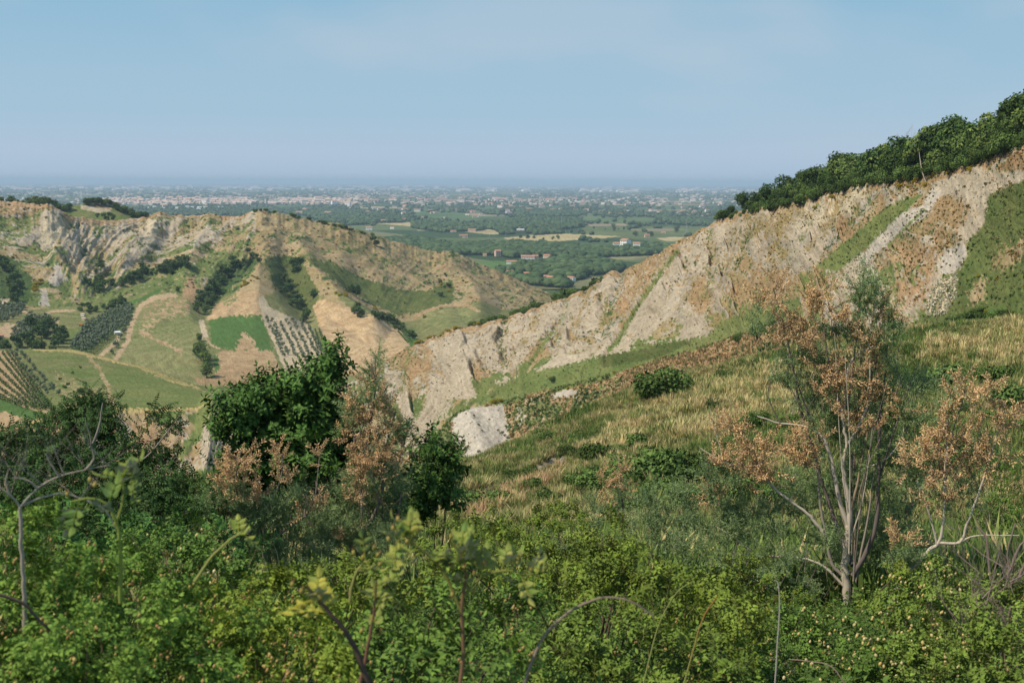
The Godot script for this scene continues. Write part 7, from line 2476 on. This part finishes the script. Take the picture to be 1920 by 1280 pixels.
func front_bushes(W1: Color, W2: Color) -> void:
	# ---- the band of leafy bushes along the bottom
	var Y1 := Color(0.9, 0.95, 0.8)
	var Y2 := Color(1.25, 1.18, 1.05)
	var gold := Color(0.38, 0.30, 0.09)
	var rust := Color(0.34, 0.19, 0.08)
	var list := [
		["wild_rose_bush", "yellow green wild rose full of hips in the bottom left corner", [[20, 1010, 5, 60, 44], [90, 1060, 4.8, 90, 50], [0, 1110, 4.6, 110, 60], [130, 1130, 4.5, 110, 60], [40, 1200, 4.2, 130, 70], [170, 1230, 4.1, 130, 70], [0, 1270, 4, 150, 60]], "rose", 150],
		["wild_rose_bush", "wild rose with pale arching shoots in front of the robinia", [[230, 1080, 5.6, 80, 40], [300, 1130, 5.2, 100, 50], [250, 1190, 4.8, 110, 60], [360, 1220, 4.6, 110, 70], [300, 1275, 4.2, 150, 50], [190, 1110, 5.4, 60, 36]], "rose", 80],
		["leafy_bush", "light green round leaved bush behind the left roses", [[330, 1010, 9, 50, 34], [400, 1040, 8.6, 60, 40], [450, 1075, 8.2, 70, 40], [370, 1080, 8, 80, 40], [290, 1060, 8.4, 60, 34], [230, 1030, 9, 50, 26]], "round", 30],
		["wild_rose_bush", "wild rose between the left roses and the dark stems at the bottom", [[470, 1150, 5.2, 90, 50], [540, 1190, 4.9, 90, 50], [480, 1235, 4.5, 120, 60], [590, 1250, 4.3, 110, 50], [420, 1130, 5.6, 60, 40]], "rose", 110],
		["leafy_bush", "green bush behind the centre rose shoot", [[560, 1110, 7.5, 70, 40], [640, 1130, 7.2, 80, 46], [700, 1110, 7.6, 70, 36], [760, 1090, 8, 80, 44], [850, 1060, 8.4, 80, 44], [900, 1010, 9.5, 60, 34], [620, 1080, 8, 60, 30]], "dog", 0],
		["wild_rose_bush", "wild rose at the bottom centre under the arching cane", [[690, 1210, 5, 110, 60], [800, 1190, 5.2, 110, 60], [880, 1240, 4.8, 120, 60], [760, 1270, 4.5, 150, 50], [950, 1180, 5.4, 90, 50]], "dog", 60],
		["leafy_bush", "bright green bush with drooping leaves in the centre right, tallest of the front", [[1130, 1010, 9.5, 50, 40], [1150, 1050, 9, 70, 50], [1080, 1080, 8.6, 80, 50], [1200, 1080, 8.4, 80, 50], [1030, 1040, 9.2, 60, 40], [1140, 1130, 8, 110, 60], [980, 1090, 8.6, 70, 50], [1170, 1020, 9.3, 26, 30]], "dog", 0],
		["leafy_bush", "bright green bush right of the tallest front one, above the red green cane", [[1290, 1070, 9, 70, 40], [1340, 1100, 8.6, 80, 46], [1260, 1130, 8.2, 90, 50], [1390, 1150, 8, 90, 50], [1330, 1190, 7.4, 110, 60]], "dog", 0],
		["leafy_bush", "deep green bush along the bottom under the arching cane's right end", [[1080, 1210, 6.6, 110, 60], [1200, 1220, 6.4, 120, 60], [1130, 1275, 6, 150, 50], [1020, 1250, 6.2, 90, 50], [1290, 1260, 6.2, 110, 60]], "dog", 40],
		["leafy_bush", "round leaved bush with cream flowers at the foot of the large tamarisk", [[1480, 1190, 9.5, 80, 50], [1560, 1210, 9.2, 80, 46], [1500, 1250, 8.6, 110, 50], [1400, 1240, 8.4, 80, 50], [1620, 1250, 8.6, 90, 50]], "round", 120],
		["leafy_bush", "round leaved bush with cream flowers right of the tamarisk's trunk", [[1680, 1130, 11, 70, 40], [1740, 1110, 10.6, 80, 44], [1800, 1090, 10.4, 70, 40], [1720, 1170, 10, 110, 50], [1830, 1140, 9.6, 90, 50], [1760, 1220, 9, 120, 60], [1690, 1255, 8.6, 100, 50]], "round", 150],
		["leafy_bush", "green leafy mass at the right edge behind the slender tamarisk", [[1880, 900, 24, 60, 50], [1920, 860, 25, 50, 40], [1900, 970, 22, 70, 50], [1840, 960, 22, 46, 40], [1940, 1040, 20, 70, 60], [1850, 1030, 20, 60, 40]], "dog", 0],
		["leafy_bush", "green bush half hidden behind brown twigs in the bottom right corner", [[1880, 1200, 8, 80, 60], [1840, 1260, 7.6, 90, 50], [1930, 1130, 8.6, 60, 50], [1920, 1270, 7.4, 80, 50]], "dog", 20],
		["leafy_bush", "green scrub between the low tamarisk and the front bushes", [[930, 985, 14, 60, 30], [870, 1000, 13, 70, 30], [1000, 975, 15, 60, 30], [800, 1030, 12, 70, 34], [980, 1010, 13, 60, 34], [1060, 960, 16, 50, 30], [1060, 985, 15, 50, 24]], "dog", 0],
		["leafy_bush", "dark undergrowth below the robinia", [[200, 1010, 13, 90, 36], [120, 1000, 13, 70, 40], [300, 1000, 13.5, 80, 30], [380, 1005, 13, 60, 30], [60, 1010, 12, 60, 40], [440, 1030, 13, 60, 30]], "broad", 0],
		["leafy_bush", "undergrowth around the foot of the large tamarisk", [[1530, 1160, 13, 50, 24], [1650, 1150, 13, 40, 24], [1450, 1110, 13, 80, 40], [1400, 1080, 13, 60, 40], [1720, 1060, 15, 60, 40]], "dog", 0],
	]
	for q in list:
		var kind: String = q[3]
		var deep := 0.4
		var dens := 150.0
		if kind == "dog":
			dens = 330.0
		if kind == "round":
			dens = 330.0
		if kind == "broad":
			dens = 120.0
		if kind == "rose":
			dens = 360.0
		if q[2][0][2] > 11.0:
			dens *= 0.55
			deep = 0.4
		var hue: Color = [Color(1, 1, 1), Color(0.85, 0.97, 1.0), Color(1.12, 1.05, 0.9), Color(0.72, 0.86, 0.85), Color(1.0, 0.98, 0.85)][rng.randi() % 5]
		var o := leafy(q[0], q[1], "bush", q[2], kind, dens, hue * Y1 if kind == "rose" else hue * W1, hue * Y2 if kind == "rose" else hue * Color(1.15, 1.15, 1.0), 0.42, 0.8, deep, 0.0)
		twigs_in(o, lobes_of(q[2], deep), 4, 0.003, Color(0.22, 0.16, 0.10), 0.9)
		if int(q[4]) > 0:
			if kind == "round":
				hips(o, lobes_of(q[2], deep), q[4], 0.012, Color(0.55, 0.48, 0.24), Color(0.45, 0.32, 0.10), "flowers")
			else:
				hips(o, lobes_of(q[2], deep), q[4], 0.0065, gold, rust)
	# ---- shoots that stand out, leaf by leaf
	shoot("rose_shoot", "blurred wild rose shoot with hips in the middle of the foreground", [[862, 1290], [868, 1220], [866, 1140], [872, 1090], [868, 1050], [850, 1020]], 3.1, 0.006, Color(0.20, 0.12, 0.07), 90, 0.032, Color(0.10, 0.155, 0.025), Color(0.20, 0.23, 0.04), 0.45, 6)
	shoot("rose_shoot", "side shoot of pale leaves reaching right from the middle rose shoot", [[868, 1120], [905, 1080], [950, 1070], [990, 1076], [1012, 1080]], 3.1, 0.004, Color(0.20, 0.20, 0.06), 55, 0.028, Color(0.14, 0.19, 0.03), Color(0.27, 0.27, 0.06), 0.2, 8)
	shoot("rose_shoot", "left arm of the middle rose shoot with golden tips", [[866, 1150], [830, 1070], [790, 1030], [760, 1010], [742, 1016]], 3.1, 0.004, Color(0.22, 0.20, 0.06), 60, 0.03, Color(0.13, 0.19, 0.03), Color(0.26, 0.26, 0.05), 0.25, 8)
	shoot("rose_shoot", "tall arching green rose shoot at the left with a drooping leafy top", [[225, 1130], [226, 1060], [222, 1000], [214, 970], [200, 945], [170, 935], [135, 940]], 3.3, 0.0055, Color(0.22, 0.26, 0.06), 45, 0.034, Color(0.07, 0.125, 0.025), Color(0.12, 0.18, 0.03), 0.4, 3)
	shoot("rose_shoot", "leafy rose tip standing above the left roses", [[214, 985], [228, 950], [230, 915], [226, 893]], 3.4, 0.004, Color(0.20, 0.22, 0.06), 45, 0.03, Color(0.08, 0.13, 0.025), Color(0.16, 0.20, 0.03), 0.3, 0)
	shoot("rose_shoot", "dark rose stem with yellowing leaves at the bottom left of centre", [[695, 1300], [672, 1230], [645, 1180], [610, 1140], [575, 1098]], 2.9, 0.0075, Color(0.10, 0.07, 0.055), 40, 0.028, Color(0.17, 0.20, 0.03), Color(0.34, 0.30, 0.04), 0.6, 3)
	shoot("rose_shoot", "reddish rose stem left of the middle shoot", [[676, 1280], [690, 1210], [700, 1150], [706, 1090]], 3.3, 0.0055, Color(0.17, 0.09, 0.06), 40, 0.028, Color(0.11, 0.16, 0.025), Color(0.20, 0.22, 0.04), 0.35, 4)
	shoot("rose_shoot", "pale straight rose shoot leaning right above the left roses", [[365, 1090], [400, 1040], [440, 1005], [452, 998]], 3.6, 0.0045, Color(0.26, 0.26, 0.08), 20, 0.024, Color(0.16, 0.21, 0.03), Color(0.26, 0.28, 0.05), 0.55, 0)
	shoot("rose_shoot", "short rose shoot with golden buds between the dark stems", [[655, 1130], [664, 1080], [682, 1055], [690, 1052]], 3.2, 0.0045, Color(0.26, 0.25, 0.08), 25, 0.026, Color(0.13, 0.18, 0.03), Color(0.25, 0.26, 0.05), 0.4, 4)
	cane("arching_cane", "bare grey cane arching over the bottom centre", [[980, 1290], [1005, 1220], [1030, 1180], [1070, 1145], [1110, 1126], [1150, 1120], [1190, 1130], [1225, 1155]], 3.2, 0.007, 0.003, Color(0.27, 0.21, 0.16), Color(0.20, 0.155, 0.12))
	cane("green_cane", "green cane with a reddish tip leaning in the centre right", [[1280, 1290], [1300, 1220], [1318, 1160], [1345, 1118]], 5.0, 0.006, 0.003, Color(0.24, 0.28, 0.08), Color(0.35, 0.12, 0.05))
	cane("green_cane", "pale green cane left of the reddish one", [[1205, 1290], [1222, 1220], [1240, 1160], [1270, 1110], [1300, 1090]], 5.4, 0.006, 0.003, Color(0.25, 0.28, 0.09), Color(0.22, 0.22, 0.08))
	cane("dry_stick", "upright pale dry stick left of the large tamarisk's foot", [[1453, 1290], [1458, 1210], [1462, 1140], [1460, 1095], [1452, 1088]], 6.0, 0.006, 0.003, Color(0.40, 0.36, 0.31), Color(0.42, 0.37, 0.32))
	cane("dry_stick", "slanting brown stick at the bottom right of centre", [[1590, 1290], [1560, 1250], [1520, 1240], [1480, 1236]], 6.5, 0.006, 0.003, Color(0.27, 0.2, 0.15), Color(0.30, 0.22, 0.16))
	cane("dry_stick", "dark slanting branch in the bottom left corner", [[-20, 1110], [40, 1130], [75, 1165], [110, 1200]], 4.0, 0.008, 0.006, Color(0.11, 0.08, 0.065), Color(0.13, 0.09, 0.07))
	# ---- brown bare twigs at the right edge
	var o := thing("twiggy_bush", "leafless brown twiggy bush at the right edge of the foreground", "bush", ground_at(1890, 9))
	var col := Color(0.22, 0.17, 0.14)
	for q in [[[1880, 1290], [1885, 1200], [1900, 1110], [1890, 1040], [1905, 980]], [[1890, 1180], [1860, 1090], [1850, 1010], [1830, 985]], [[1900, 1110], [1930, 1040], [1960, 1000]], [[1840, 1290], [1850, 1230], [1870, 1160], [1880, 1090]], [[1800, 1290], [1830, 1230], [1832, 1170]], [[1890, 1080], [1910, 1030], [1925, 1010]]]:
		limb(o, "limb", q, 9.0, 0.012, 0.004, col)
	var tw := Buf.new()
	for k in 46:
		bare_branch(tw, spot(rf(1810, 1930), rf(1060, 1280), rf(8.4, 9.4)) - o.position, Vector3(rf(-0.8, 0.8), rf(0.1, 1), rf(-0.5, 0.5)).normalized(), rf(0.2, 0.45), 0.004, 1, shade(col, 0.8, 1.3))
	part(o, "twigs", tw.mesh(M.bark), null, "stuff")
